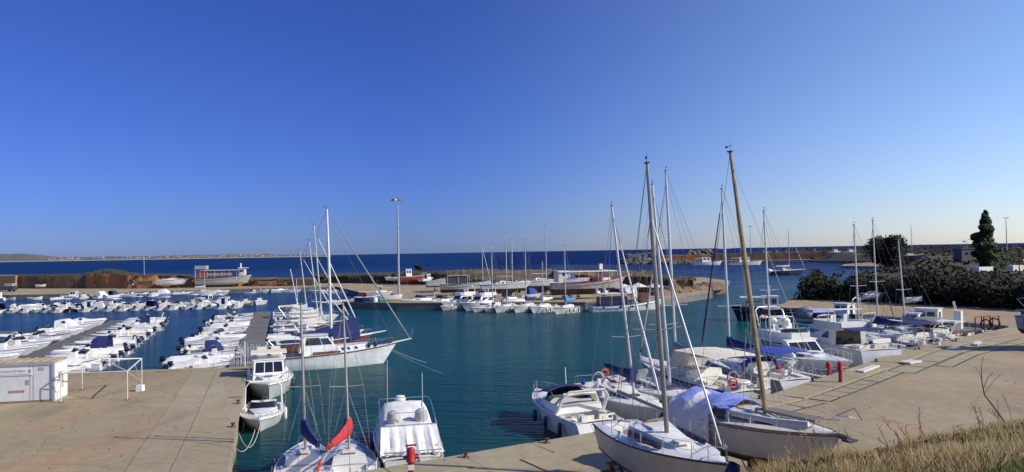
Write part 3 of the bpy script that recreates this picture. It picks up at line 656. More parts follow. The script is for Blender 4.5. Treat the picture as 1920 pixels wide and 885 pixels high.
struct(MB().add([(-S_, -2000, 0), (S_, -2000, 0), (S_, 40000, 0), (-S_, 40000, 0)], [(0, 1, 2, 3)]).build('sea', WATER, None, 0))
def conc_m(c1, c2, c3, red=.5, line=None):
    def f(n, l, b):
        g = nd(n, 'ShaderNodeNewGeometry')
        a = nd(n, 'ShaderNodeTexNoise', Scale=.11, Detail=5., Roughness=.6); l.new(g.outputs['Position'], a.inputs['Vector'])
        c = ramp(n, l, a.outputs[0], [(.36, c1), (.55, c2)])
        d = nd(n, 'ShaderNodeTexNoise', Scale=.16, Detail=3.)
        mp = nd(n, 'ShaderNodeMapping'); mp.inputs['Location'].default_value = (31, 7, 0); mp.inputs['Scale'].default_value = (1, .45, 1); mp.inputs['Rotation'].default_value = (0, 0, .3)
        l.new(g.outputs['Position'], mp.inputs[0]); l.new(mp.outputs[0], d.inputs['Vector'])
        k = ramp(n, l, d.outputs[0], [(.47, (0, 0, 0)), (.6, (red, red, red))])
        c = mix(n, l, k, c, c3)
        e = nd(n, 'ShaderNodeTexNoise', Scale=2.2, Detail=9., Roughness=.75); l.new(g.outputs['Position'], e.inputs['Vector'])
        c = mix(n, l, .55, c, ramp(n, l, e.outputs[0], [(.3, (.35, .35, .35)), (.7, (.68, .68, .68))]), 'OVERLAY')
        f2 = nd(n, 'ShaderNodeTexNoise', Scale=.9, Detail=9., Roughness=.8); l.new(g.outputs['Position'], f2.inputs['Vector'])
        c = mix(n, l, ramp(n, l, f2.outputs[0], [(.62, (0, 0, 0)), (.72, (.55, .55, .55))]), c, (.09, .075, .05))
        # hairline cracks and broad worn or oily patches
        wv = nd(n, 'ShaderNodeMixRGB'); wv.inputs[0].default_value = .35; l.new(g.outputs['Position'], wv.inputs[1]); wz = nd(n, 'ShaderNodeTexNoise', Scale=1.2, Detail=3.); l.new(g.outputs['Position'], wz.inputs['Vector']); l.new(wz.outputs['Color'], wv.inputs[2])
        vo = nd(n, 'ShaderNodeTexVoronoi', feature='DISTANCE_TO_EDGE'); vo.inputs['Scale'].default_value = .33; l.new(wv.outputs[0], vo.inputs['Vector'])
        ck = ramp(n, l, vo.outputs['Distance'], [(.0, (.55, .55, .55)), (.006, (0, 0, 0))])
        pz = nd(n, 'ShaderNodeTexNoise', Scale=.07, Detail=2.); l.new(g.outputs['Position'], pz.inputs['Vector']); pm = ramp(n, l, pz.outputs[0], [(.45, (0, 0, 0)), (.55, (1, 1, 1))])
        c = mix(n, l, mix(n, l, 1., ck, pm, 'MULTIPLY'), c, (.07, .055, .04))
        oz = nd(n, 'ShaderNodeTexNoise', Scale=.28, Detail=6., Roughness=.65); l.new(mp.outputs[0], oz.inputs['Vector'])
        c = mix(n, l, ramp(n, l, oz.outputs[0], [(.56, (0, 0, 0)), (.7, (.45, .45, .45))]), c, (.15, .125, .09))
        c = mix(n, l, ramp(n, l, oz.outputs[0], [(.3, (.35, .35, .35)), (.42, (0, 0, 0))]), c, (.46, .41, .31))
        l.new(c, b.inputs['Base Color']); b.inputs['Roughness'].default_value = .9
        bp = nd(n, 'ShaderNodeBump', Strength=.5, Distance=.03); l.new(e.outputs[0], bp.inputs['Height']); l.new(bp.outputs[0], b.inputs['Normal'])
    return f
QUAY = wmat('quay_concrete', conc_m((.36, .295, .175), (.30, .24, .14), (.40, .24, .125), .5))
QUAY2 = wmat('quay_edge_concrete', conc_m((.38, .325, .205), (.32, .27, .165), (.36, .24, .15), .25))
QUAYF = wmat('far_quay_concrete', conc_m((.37, .305, .185), (.30, .245, .145), (.36, .22, .13), .3))
BED = mat('joint_dirt_and_shade', (.05, .042, .03), .95, dirt=.5)  # dark tone holds the joints' dirt and the shade of their recess
RCONC = mat('rough_quay_stone', (.33, .29, .2), .95, var=.5, scale=1.2, bump=2, bscale=5, dirt=.6)
GCONC = mat('grey_concrete', (.15, .145, .13), .9, var=.2, scale=.6, bump=1, dirt=.4)
EARTH = mat('orange_earth', (.36, .165, .06), .95, scale=.25, bump=3, bscale=1.2, col2=(.24, .11, .045), dirt=.35)
EARTHD = mat('dark_brown_earth', (.085, .05, .035), .95, scale=.3, bump=3, bscale=1.2, col2=(.16, .10, .06), dirt=.4)
DRY = mat('dry_grassland', (.20, .14, .06), .95, scale=.15, bump=2, bscale=2, col2=(.07, .06, .028), dirt=.5)
SCRUB = mat('scrub_ground', (.05, .044, .024), .95, scale=.2, bump=3, bscale=1.5, col2=(.075, .056, .032), dirt=.5)
WALLO = mat('ochre_wall', (.36, .22, .11), .9, scale=.5, bump=1, dirt=.4)
ROCK = mat('brown_rock', (.24, .15, .085), .95, scale=.4, bump=3, bscale=2, col2=(.13, .09, .06), dirt=.5)
BOUL = mat('breakwater_stone', (.16, .15, .14), .9, scale=.2, bump=1, col2=(.05, .047, .043), dirt=.3)
FARL = mat('far_hills', (.09, .11, .10), .95, scale=.004, var=.3, col2=(.15, .14, .12))
from mathutils.geometry import tessellate_polygon
def slab(name, pts, z0, z1, m, ms=None, rough=0., parent=None, sub=2.):
    top = [Vector((a, b, z1)) for a, b in pts]; tri = tessellate_polygon([top]); mb = MB()
    nn = (top[tri[0][1]]-top[tri[0][0]]).cross(top[tri[0][2]]-top[tri[0][0]]); flip = nn.z < 0
    mb.add(top, [t[::-1] if flip else t for t in tri]); o = mb.build(name, m, parent, 0)
    sd = MB(); k = len(pts)
    ar = sum(pts[i][0]*pts[(i+1) % k][1]-pts[(i+1) % k][0]*pts[i][1] for i in range(k))
    for i in range(k):
        a, b = Vector((*pts[i], 0)), Vector((*pts[(i+1) % k], 0))
        if ar < 0: a, b = b, a
        n = max(1, int((b-a).length/sub)) if rough else 1
        nrm = Vector((b.y-a.y, a.x-b.x, 0)).normalized(); rows = []
        for q in range(n+1):
            p = a.lerp(b, q/n); rows.append([p+nrm*(rough*(noise.noise(p*.7+Vector((0, 0, z*3)))*.8) if z < z1 and 0 < q < n else 0)+Vector((0, 0, z)) for z in ((z1, z1-.25, (z0+z1)/2, z0) if rough else (z1, z0))])
        sd.loft(rows, False)
    s = sd.build(name+'_face', ms or m, o, 50)
    return struct(o)
QL = [(-90, 52), (-39.2, 57.1), (-21.2, 59.6), (-10.8, 27.6)]
QR = [(-10.8, 27.6), (-5.4, 30.7), (3.7, 36.1), (15.4, 44.7), (24.4, 53.9), (33.1, 63.1), (51.2, 77.5)]
RB = [(52.6, 79.6), (49.4, 86.9), (40.2, 105), (38.6, 112)]
BACK = [(42.5, 117), (46, 125), (54, 135), (68, 154), (88, 192), (128, 260), (158, 305), (146, 332), (160, 360), (190, 395), (190, 560), (2500, 560), (2500, 52), (300, -60), (-90, -60)]
quay = slab('quay', QL+QR[1:]+RB+BACK, -3, 1.2, QUAY, RCONC, .25)
# edge slabs, each its own piece, with open joints
def edge_slabs(path, w0, w1, ln, m, inward=1, start=0., parent=None, th=.05, skip=(), gap=.025):
    """slabs along a polyline from w0 to w1 metres in from the edge"""
    P = [Vector((a, b, 0)) for a, b in path]; k = 0
    for a, b in zip(P, P[1:]):
        d = (b-a); L = d.length; d.normalize(); nrm = Vector((d.y, -d.x, 0))*inward; n = max(1, round(L/ln))
        for i in range(n):
            k += 1
            if k in skip: continue
            s0, s1 = L*i/n+gap, L*(i+1)/n-gap; j = R_.uniform(-.03, .03); z = 1.2+th+R_.uniform(-.012, .012); rw = w1+R_.uniform(-.02, .02)
            q = [a+d*s0+nrm*(w0-.04+j*.5), a+d*s1+nrm*(w0-.04+j*.5), a+d*(s1+j)+nrm*rw, a+d*(s0+j)+nrm*rw]
            if inward > 0: q = q[::-1]
            MB().hexa([Vector((v.x, v.y, 1.1)) for v in q], [Vector((v.x, v.y, z+R_.uniform(-.006, .006))) for v in q]).build('concrete_slab', m, parent, 0)
edge_slabs([(-10.8, 27.6), (-21.2, 59.6)], 0, 2.3, 5.2, QUAY2, 1, parent=quay) if 0 else None
edge_slabs([(-21.2, 59.6), (-10.8, 27.6)], 0, 2.2, 5.4, QUAY2, 1, parent=quay)
edge_slabs([(-21.2, 59.6), (-10.8, 27.6)], 2.24, 4.0, 10.8, QUAY2, 1, parent=quay, th=.03)
edge_slabs([(-90, 52), (-39.2, 57.1), (-23.4, 59.3)], 0, 1.0, 4.0, QUAY2, 1, parent=quay, th=.06)
edge_slabs(QR, 0, 1.9, 4.2, QUAY2, 1, parent=quay, th=.05)
# service duct covers: a double row of square slabs beside the right quay edge
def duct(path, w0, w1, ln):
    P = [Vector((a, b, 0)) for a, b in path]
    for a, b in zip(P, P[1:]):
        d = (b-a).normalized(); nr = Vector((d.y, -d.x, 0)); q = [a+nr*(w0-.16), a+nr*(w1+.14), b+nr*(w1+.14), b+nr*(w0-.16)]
        MB().add([Vector((v.x, v.y, 1.205+.001*(len(P)))) for v in q], [(0, 1, 2, 3)]).build('duct_bed', BED, quay, 0)  # dark sheet under the slabs: joint dirt with recess shade painted in
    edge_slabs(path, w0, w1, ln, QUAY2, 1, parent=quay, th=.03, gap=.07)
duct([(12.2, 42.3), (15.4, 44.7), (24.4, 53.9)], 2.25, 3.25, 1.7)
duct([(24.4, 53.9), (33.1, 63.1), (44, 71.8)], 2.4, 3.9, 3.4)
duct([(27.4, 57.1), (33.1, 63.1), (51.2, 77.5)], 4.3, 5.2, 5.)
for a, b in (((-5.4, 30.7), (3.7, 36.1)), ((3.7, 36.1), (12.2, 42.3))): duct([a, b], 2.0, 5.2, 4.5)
# far quay and island
def gp(px, py, z=1.2): p = G(px, py, z); return (p.x, p.y)
EDGE = [(-60, 563), (0, 562), (130, 560), (240, 555.5), (330, 553.5), (420, 550.5), (520, 548), (630, 545.5)]
FQ = [(-260, 232)]+[gp(a, b, 0) for a, b in EDGE]+[gp(680, 549), gp(668, 557), gp(640, 566), gp(745, 568), (12.2, 127), (25, 131),
      gp(1238, 562), (40, 150), (44, 168), (58, 200), (58, 225), (46, 252), (10, 268), (-60, 285), (-150, 285), (-330, 285)]
isl = slab('far_quay', FQ, -3, 1.2, QUAYF, GCONC, .1)
edge_slabs([gp(640, 566), gp(745, 568), (12.2, 127), (25, 131)], 0, 1.2, 4.5, QUAY2, -1, parent=isl, th=.06)
edge_slabs([gp(a, b, 0) for a, b in EDGE[1:]], 0, 1.2, 5.5, QUAY2, -1, parent=isl, th=.06)
# banks behind: (px, foot row, crest row); world positions follow from the level of the quay
def ridge(name, pts, depth, m, steep=.8, n=60, rough=1., back=14, mt=None, lip=1.5, kind=True):
    rows = []; crest = []
    for i in range(n+1):
        u = i/n*(len(pts)-1); k = min(int(u), len(pts)-2); f = u-k
        px, pb, pt = [pts[k][j]*(1-f)+pts[k+1][j]*f for j in range(3)]
        g = G(px, pb, 1.2); d = Vector((g.x, g.y, 0)).normalized(); top = D(px, pt, (g+d*depth).y); h = max(.4, top.z-1.2)
        r = []
        for q, (dd, hh) in enumerate(((0, -.15), (.3, .25), (.7, .5), (1.1, steep*.9), (lip, steep), (depth*.35, steep+.5*(1-steep)), (depth*.7, .95), (depth, 1), (depth+back*.4, .7), (depth+back, -.6))):
            w_ = noise.noise(Vector((g.x*.25, g.y*.25, q*.9)))*rough; w2 = noise.noise(Vector((g.x*.9, g.y*.9, q*1.7)))*rough*.5
            p = g+d*(dd+(w_+w2)*(1.6 if 0 < q < 5 else .6)); p.z = 1.2+h*hh+(w2*.5*h*.3 if 0 < q < 9 else 0); r.append(p)
        rows.append(r); crest.append((r[4], r[7]))
    o = MB().loft(rows, False, True, True).build(name, m, None, 60)
    if mt: o.data.materials.append(mt); [setattr(pl, 'material_index', 1) for pl in o.data.polygons if pl.normal.z > .6 or (abs(pl.center.z) > 0 and (pl.normal.z < -.6))]
    if kind: struct(o)
    return o, crest
FL = []
def rg(*a, **k):
    o, c = ridge(*a, **k); FL.append(c); return c
c_l = rg('bank', [(28, 541, 515), (90, 541, 514), (160, 540.5, 513.5)], 7, EARTHD, .95, 30, .5, mt=SCRUB)  # shaded stretch of the wall, its shade put into the dark earth colour
c_m = rg('bank', [(160, 541, 512), (178, 541, 509), (195, 541, 505.5), (212, 541, 504.5), (235, 541, 508.5), (258, 541, 513), (300, 540, 512.5), (345, 539, 514), (380, 538, 517), (430, 537, 520)], 9, EARTH, .88, 70, 1.0, mt=SCRUB)
rg('bank', [(430, 537, 520), (520, 536, 520.5), (592, 535, 520)], 8, EARTH, .7, 30, .8, mt=DRY)
c_h = rg('bank', [(585, 531, 514), (650, 531, 512), (720, 532, 511), (745, 532, 510)], 10, SCRUB, .85, 40, 1.2)
c_k = rg('bank', [(740, 533, 510), (790, 533, 508), (838, 534, 508)], 9, SCRUB, .8, 30, 1.)
c_d = rg('bank', [(832, 536, 509), (850, 537, 506), (890, 540, 504.5), (940, 541, 505), (1000, 542, 506), (1045, 543, 504)], 26, DRY, .35, 60, 1.5, mt=DRY)
c_e = rg('bank', [(1040, 545, 506), (1090, 546, 506.5), (1160, 547, 507), (1232, 549, 508)], 24, EARTHD, .85, 60, 1.4, mt=DRY)
c_f = rg('bank', [(1226, 549, 516), (1262, 549, 516), (1296, 548, 517), (1300, 548, 519)], 18, EARTHD, .96, 40, 1.2, mt=SCRUB)
# the low wall at the far left
a, b = G(-60, 541, 1.2), G(31, 541, 1.2)
wl = MB().hexa([(a.x, a.y-.5, 1), (b.x, b.y-.5, 1), (b.x, b.y+8, 1), (a.x, a.y+8, 1)], [(a.x, a.y-.5, 5.3), (b.x, b.y-.5, 5.25), (b.x, b.y+8, 5.25), (a.x, a.y+8, 5.3)]).build('retaining_wall', WALLO, None, 0)
tag(wl, 'ochre rendered wall at the far left of the back quay', 'wall')
def rail_wall(px0, px1, pb, pt, label, m, nm='boundary_wall', cat='wall', th=.4):
    a, b = G(px0, pb, 1.2), G(px1, pb, 1.2); h = ZT((px0+px1)/2, pb, 1.2, pt)
    return tag(MB().hexa([(a.x, a.y, .9), (b.x, b.y, .9), (b.x, b.y+th, .9), (a.x, a.y+th, .9)], [(a.x, a.y, h), (b.x, b.y, h), (b.x, b.y+th, h), (a.x, a.y+th, h)]).build(nm, m, None, 0), label, cat)
rail_wall(430, 592, 535.5, 524, 'low ochre wall along the back quay right of the tour boat', WALLO)
# openings wall / racks
def rack(px, pb, w, h, label, m):
    g = G(px, pb, 1.2); r = thing('storage_rack', label, 'rack', g, 0)
    nb = max(3, int(w/1.6))
    for i in range(nb+1): box('post', m, r, (-w/2+w*i/nb, 0, h/2), (.12, .9, h))
    for z in (.25, h*.5, h): box('shelf', m, r, (0, 0, z), (w, .9, .1))
rack(495, 536, 8.5, 1.9, 'long dark rack against the ochre wall, left one of the two', RUST)
rack(538, 536, 5.5, 2.1, 'short dark rack against the ochre wall, right one of the two', EARTHD)
# rocky point and breakwater boulders
def rock(mb, c, r, seed, fl=.7):
    o = len(mb.V); bm = ICO if r > .3 else ICO1
    for v in bm[0]:
        k = 1+.45*noise.noise(v*1.3+Vector((seed*3.1, seed, 0))); mb.V.append((c[0]+v.x*r*k, c[1]+v.y*r*k, c[2]+v.z*r*k*fl))
    for f in bm[1]: mb.F.append(tuple(i+o for i in f))
import bmesh
_b = bmesh.new(); bmesh.ops.create_icosphere(_b, subdivisions=2, radius=1); ICO = ([v.co.copy() for v in _b.verts], [[v.index for v in f.verts] for f in _b.faces]); _b.free()
_b = bmesh.new(); bmesh.ops.create_icosphere(_b, subdivisions=1, radius=1); ICO1 = ([v.co.copy() for v in _b.verts], [[v.index for v in f.verts] for f in _b.faces]); _b.free()
mb = MB()
for i in range(150):
    u = R_.random(); px = 1232+u*112+R_.uniform(-3, 3); py = 563-u*15+R_.uniform(-11, 0)*(1-u*.75)
    g = G(px, py, .3); rock(mb, (g.x, g.y, .2+R_.random()*1.4*(1-u*.4)), R_.uniform(.8, 2.6), i, .6)
struct(mb.build('rocky_point', ROCK, None, 35))
mb = MB()
for i in range(60):
    g = G(R_.uniform(1200, 1236), R_.uniform(560, 566), .3)
    rock(mb, (g.x, g.y+3, .3), R_.uniform(.4, .9), i, .6)
struct(mb.build('shore_rocks', ROCK, None, 35))
def heap(name, x0, x1, y0, y1, n, top, rr, m=BOUL, lab=None):
    mb = MB()
    for i in range(n):
        u, v = R_.random(), R_.random(); p = R_.random()
        x = x0+(x1-x0)*u; y = y0+(y1-y0)*v; h = top*(1-(2*v-1)**2)*min(1, 4*u+.25, 4*(1-u)+.3)
        rock(mb, (x, y, h*p**.5), R_.uniform(*rr), i*7.7, .8)
    o = mb.build(name, m, None, 25); tag(o, lab, 'boulders', None, 'stuff')
# mole across the channel
Y0 = 500.
def xm(px, y=Y0): return D(px, 480, y).x
heap('boulder_heap', xm(1165, 520), xm(1244, 520), 505, 535, 420, 6.2, (1.2, 2.6), lab='heap of grey breakwater boulders at the left end of the mole')
heap('boulder_heap', xm(1240, 485), xm(1300, 485), 478, 488, 90, 1.8, (.8, 1.6), lab='low brown boulders at the foot of the sandy mole end')
mole = [(xm(1238), 492), (xm(1330), 484), (xm(1660, 470), 470), (xm(1660, 470)+400, 466), (xm(1660, 470)+400, 620), (xm(1238), 540)]
slab('mole', mole, -3, 1.6, QUAYF, GCONC, 0)
slab('mole_terrace', [(xm(1238), 500), (xm(1338), 496), (xm(1338), 540), (xm(1238), 535)], 1, 5.6, EARTH, EARTH, .6)
slab('mole_wall', [(xm(1338), 494), (xm(1460), 492), (xm(1700, 480), 486), (xm(1700, 480), 500), (xm(1338), 508)], 1, 6.3, GCONC, EARTHD, .3)
heap('boulder_heap', xm(1280, 530), xm(1345, 530), 515, 545, 150, 8.3, (1.3, 2.6), lab='grey boulders piled behind the sandy end of the mole')
heap('boulder_heap', xm(1345, 540), xm(1700, 540), 520, 545, 420, 6.5, (1.2, 2.4), lab='long line of boulders behind the dark wall of the mole')
# far coast with its town
def coast():
    tops = [(-500, 480), (-200, 478), (0, 476), (30, 474.8), (60, 476), (85, 479), (110, 481), (160, 481), (220, 479.5), (290, 479.5), (330, 478), (400, 477), (440, 476), (500, 477), (560, 477.5), (610, 478.3)]
    rows = []
    for i in range(160):
        px = -500+1120*i/159; k = max(j for j in range(len(tops)-1) if tops[j][0] <= px+.01); f = (px-tops[k][0])/(tops[k+1][0]-tops[k][0])
        pt = tops[k][1]*(1-f)+tops[k+1][1]*f; p = D(px, pt, 5600); h = max(3, p.z+noise.noise(Vector((px*.08, 0, 0)))*7-3)
        f2 = D(px, 480, 4900); rows.append([(f2.x, 4900, -2), (f2.x, 4920, 4), (D(px, 480, 5200).x, 5200, h*.45), (p.x, 5600, h), (p.x, 6400, -5)])
    struct(MB().loft(rows, False).build('far_coast', FARL, None, 60))
    mb = MB(); mw = MB()
    for i in range(330):
        px = R_.choice((R_.uniform(75, 150), R_.uniform(110, 135), R_.uniform(160, 600), R_.uniform(300, 520))); y = R_.uniform(4950, 5450); p = D(px, 480, y); hh = R_.uniform(5, 11)
        (mb if R_.random() < .6 else mw).box((p.x, y, (y-4900)*.035+hh/2-1), (R_.uniform(12, 32), 12, hh))
    tag(mb.build('far_town', mat('pale_render', (.34, .31, .27), .9), None, 0), 'pale houses of a distant town along the far coast', 'town', None, 'stuff')
    tag(mw.build('far_town', mat('ochre_render', (.3, .2, .13), .9), None, 0), 'ochre and brown houses scattered along the far coast', 'town', None, 'stuff')
    bb = MB()
    for i in range(40):
        px = -500+1120*i/40; p = D(px, 480, 4895); q = D(px+28, 480, 4895); bb.hexa([(p.x, 4880, -1), (q.x, 4880, -1), (q.x, 4905, -1), (p.x, 4905, -1)], [(p.x, 4890, 2.5), (q.x, 4890, 2.5), (q.x, 4905, 3.5), (p.x, 4905, 3.5)])
    struct(bb.build('far_beach', mat('beach_sand', (.42, .37, .28), .9), None, 0))
coast()
# ------------------------------------------------------------ vegetation
def leafmat(name, c, c2):
    def f(n, l, b):
        g = nd(n, 'ShaderNodeNewGeometry'); a = nd(n, 'ShaderNodeTexNoise', Scale=.5, Detail=3.); l.new(g.outputs['Position'], a.inputs['Vector'])
        wn = nd(n, 'ShaderNodeTexWhiteNoise'); l.new(g.outputs['Position'], wn.inputs['Vector'])
        l.new(mix(n, l, .25, ramp(n, l, a.outputs[0], [(.35, c), (.65, c2)]), wn.outputs['Value'], 'OVERLAY'), b.inputs['Base Color']); b.inputs['Roughness'].default_value = .8; b.inputs['Specular IOR Level'].default_value = .2
    return wmat(name, f)
LEAF = leafmat('dark_leaf', (.017, .021, .009), (.040, .040, .017))
LEAFG = leafmat('green_leaf', (.045, .075, .018), (.075, .10, .03))
LEAFD = leafmat('brown_scrub_leaf', (.05, .04, .022), (.10, .08, .04))
LEAFO = leafmat('olive_leaf', (.08, .085, .035), (.14, .12, .05))
LEAFP = leafmat('silver_leaf', (.045, .068, .03), (.11, .135, .07))
BARK = mat('bark', (.09, .065, .045), .95, bump=1)
def leaves(mb, c, rx, ry, rz, n, s, rnd, shell=.55):
    V, F = mb.V, mb.F
    for i in range(n):
        while True:
            u = Vector((rnd.uniform(-1, 1), rnd.uniform(-1, 1), rnd.uniform(-1, 1)))
            if shell < u.length < 1: break
        p = Vector((c[0]+u.x*rx, c[1]+u.y*ry, c[2]+u.z*rz)); a = Vector((rnd.gauss(0, 1), rnd.gauss(0, 1), rnd.gauss(0, 1))).normalized(); b = a.orthogonal().normalized()*s*rnd.uniform(.4, 1); a = a*s*rnd.uniform(.6, 1.3)
        o = len(V); V += [tuple(p-a), tuple(p+b), tuple(p+a), tuple(p-b)]; F.append((o, o+1, o+2, o+3))
def bushes(name, m, cl, n, s, label=None, cat=None, kind=None, seed=1, group=None):
    rnd = random.Random(seed); mb = MB()
    for c in cl: leaves(mb, c[0], c[1], c[1]*(c[3] if len(c) > 3 else 1), c[2], int(n*c[1]*c[2]), s, rnd, .45)
    return tag(mb.build(name, m, None, 0), label, cat, group, kind)
rnd = random.Random(5)
def crest_cl(cr, n, r, h, f0=0., f1=1., low=.5, i0=0., i1=1.):
    out = []
    for _ in range(n):
        u = (i0+(i1-i0)*rnd.random())*(len(cr)-1); k = min(int(u), len(cr)-2); f = u-k; a = cr[k][0].lerp(cr[k+1][0], f); b = cr[k][1].lerp(cr[k+1][1], f)
        p = a.lerp(b, rnd.uniform(f0, f1)); q = rnd.uniform(.5, 1); out.append(((p.x, p.y, p.z-low*rnd.random()), r*q, h*q))
    return out
def st(*a, **k): return bushes(*a, kind='stuff', **k)
st('scrub', LEAFD, crest_cl(c_h, 90, 1.5, .8, -.25, 1, 2.2), 26, .28, label='dark brown scrub covering the bank behind the middle quay', cat='scrub', seed=2)
st('scrub', LEAFG, crest_cl(c_h, 14, 1.1, .6, 0, 1, .6)+crest_cl(c_m, 30, 1.2, .5, .1, 1, .1, .03, .45), 26, .25, label='green bushes topping the earth banks', cat='bushes', seed=3)
st('scrub', LEAF, crest_cl(c_k, 46, 1.6, 1.0, -.1, 1, 2.0), 26, .28, label='dark evergreen scrub beside the dry mound', cat='scrub', seed=4)
st('scrub', LEAFO, crest_cl(c_d, 110, 1.5, .45, 0, 1, .2)+crest_cl(c_d, 110, 1.8, .9, -.1, .3, 1.2), 18, .25, label='olive scrub on the slope of the dry mound', cat='scrub', seed=6)
st('scrub', LEAFD, crest_cl(c_e, 90, 1.3, .6, -.05, 1, 1.2)+crest_cl(c_e, 70, 1.3, .5, 0, 1, .3)+crest_cl(c_f, 30, 1.3, .6, 0, 1, .3)+crest_cl(c_l, 24, 1, .35, 0, 1, .2), 16, .25, label='low brown scrub along the cliff tops', cat='scrub', seed=7)
def tree(name, base, h, cr, zc, m, label, n=2600, s=.35, trunk=.3, cat='tree', seed=1, lobes=9, squash=1., gaps=.5, cone=0., bare=False, crownname='crown', ball=False):
    r = thing(name, label, cat, base); rnd = random.Random(seed); t = MB().tube([(0, 0, -.3), (.1, 0, h*.4), (-.05, .1, h*.8)], [trunk, trunk*.75, trunk*.3], 8)
    pos = []
    for i in range(lobes):
        u = i/(lobes-1); a = i*2.4
        if ball:
            v_ = Vector((rnd.gauss(0, 1), rnd.gauss(0, 1), rnd.gauss(0, 1))).normalized()*.62*rnd.uniform(.3, 1); zz = (zc+h)/2+v_.z*(h-zc)/2*.95; c = (v_.x*cr, v_.y*cr, zz); pos.append((c, cr*rnd.uniform(.3, .42), (h-zc)*rnd.uniform(.14, .19)))
        elif cone: a += rnd.uniform(-1, 1); zz = zc+(h-zc)*u*.93; rr = cr*(.32+.68*min(1, 3.2*u))*(1-u)**.75*(.6+.55*rnd.random()); c = (cos(a)*rr*.62, sin(a)*rr*.62, zz+rnd.uniform(-.4, .4)); pos.append((c, rr*rnd.uniform(.38, .66)+.35, (h-zc)/lobes*rnd.uniform(1.3, 2.4)))
        else:
            zz = zc+(h-zc)*(.1+.75*rnd.random()); rr = cr*.62*sqrt(max(.05, 1-((zz-(zc+h)/2)/((h-zc)/2))**2)); c = (cos(a)*rr, sin(a)*rr, zz); pos.append((c, cr*rnd.uniform(.34, .52), (h-zc)*rnd.uniform(.16, .26)))
        t.tube([(0, 0, h*.35+.2*rnd.random()*h), tuple(Vector(c)*.6+Vector((0, 0, zz*.35))), c], [trunk*.35, trunk*.2, .03], 5)
    t.build('trunk', BARK, r)
    mb = MB()
    tot = sum(p[1]*p[2] for p in pos)
    for c, rr, rz in pos: leaves(mb, c, rr, rr, rz, int(n*rr*rz/tot), s, rnd, gaps)
    mb.build(crownname, m, r, 0); return r
def place_px(px, py, z): return G(px, py, z)
tree('palm_shrub', G(788, 529, 1.2), 5.6, 1.6, 2.6, LEAF, 'dark bush sticking up above the scrub right of the tall lamp post', 700, .3, .2, lobes=6, seed=4)
tree('round_shrub', G(1031, 530, 1.2), 4.8, 1.5, 1.2, LEAF, 'small round bush at the left end of the clifftop fence', 500, .25, .2, lobes=6, seed=14)
# ------------------------------------------------------------ right hand land: hedge, trees, lamps
hb_ = [(47, 124), (53, 121), (58, 112), (63, 103), (70, 93.5), (82, 87), (104, 84)]
cl = []
for (x0, y0), (x1, y1) in zip(hb_, hb_[1:]):
    L_ = math.hypot(x1-x0, y1-y0)
    for i in range(int(L_*9)):
        u = rnd.random(); v = .3+rnd.random()**1.7*8.7; nx, ny = (y0-y1)/L_, (x1-x0)/L_
        if nx+ny < 0: nx, ny = -nx, -ny
        hh = 4.6+.5*noise.noise(Vector((x0+(x1-x0)*u, y0, 0))*.2)*2; ed = min(1, .72+v/5)
        cl.append(((x0+(x1-x0)*u+nx*v, y0+(y1-y0)*u+ny*v, 1+rnd.random()*hh*ed), rnd.uniform(1., 1.5), rnd.uniform(.8, 1.2)))
hedge = bushes('hedge', LEAF, cl, 34, .3, 'long tall dark green hedge behind the right hand quay', 'hedge', seed=9)
core = MB()
rws = []
for i, (x, y) in enumerate(hb_):
    a = Vector(hb_[max(0, i-1)]); b = Vector(hb_[min(len(hb_)-1, i+1)]); d = (b-a).normalized(); nx = Vector((-d.y, d.x)) if -d.y > 0 else Vector((d.y, -d.x))
    nx = nx if nx.x+nx.y > 0 else -nx; p = Vector((x, y)); q = p+nx*9; hh = 4.6 if i else 2.6
    rws.append([(p.x+nx.x*2.6, p.y+nx.y*2.6, 1), (p.x+nx.x*3.4, p.y+nx.y*3.4, hh-.9), (q.x, q.y, hh-.7), (q.x, q.y, 1)])
core.loft(rws, False, True, True).build('hedge_core', LEAF, hedge, 0)
# rough ground behind the hedge rising a little to the coast
rows = []
for i in range(40):
    px = 1500+i*22
    r = []
    for j, (yy, zz) in enumerate(((128, 1.3), (150, 1.4), (190, 2.6), (240, 3.4), (300, 4.), (380, 5.2), (470, 6.4), (540, 7.0), (620, 6.), (640, 0))):
        p = D(px, 490, yy); k = ss(1500, 1640, px+ (yy-150)*.0)
        lim = {128: 50, 150: 66, 190: 88, 240: 117, 300: 155, 380: 185, 470: 192, 540: 192, 620: 192, 640: 192}[yy]
        x = max(p.x, lim+.4); r.append((x, yy, max(1.25, 1.25+(zz-1.25)*min(1, (x-lim)/12)+1.*noise.noise(Vector((x*.04, yy*.04, 3))))))
    rows.append(r)
struct(MB().loft(rows, False).build('rough_ground', SCRUB, None, 60))
cl = []; cl2 = []
for i in range(900):
    yy = rnd.uniform(150, 560); bx = [(150, 75), (192, 95), (260, 135), (305, 165), (360, 168), (395, 197), (600, 197)]; bi = max(j for j in range(6) if bx[j][0] <= yy); x = rnd.uniform(bx[bi][1]+(bx[bi+1][1]-bx[bi][1])*(yy-bx[bi][0])/(bx[bi+1][0]-bx[bi][0]), 180+yy*.6); z = 1.3+(yy-150)*.0155
    (cl if rnd.random() < .75 else cl2).append(((x, yy, z+.5), rnd.uniform(2.5, 6), rnd.uniform(.7, 1.5)))
st('scrub', leafmat('dark_scrub_leaf', (.03, .024, .013), (.045, .036, .02)), cl, 8, .7, label='brown scrub covering the rough ground beyond the hedge', cat='scrub', seed=21)
st('scrub', LEAF, cl2, 8, .7, label='greener bushes dotted over the rough ground beyond the hedge', cat='bushes', seed=22)
bushes('bush', LEAFG, [((141+i*5-8, 205+3*sin(i*2), 3.4+.8*sin(i*1.7)), 4., 2.4) for i in range(7)], 26, .4, 'broad green bush at the foot of the tall poplar', 'bush', seed=23)
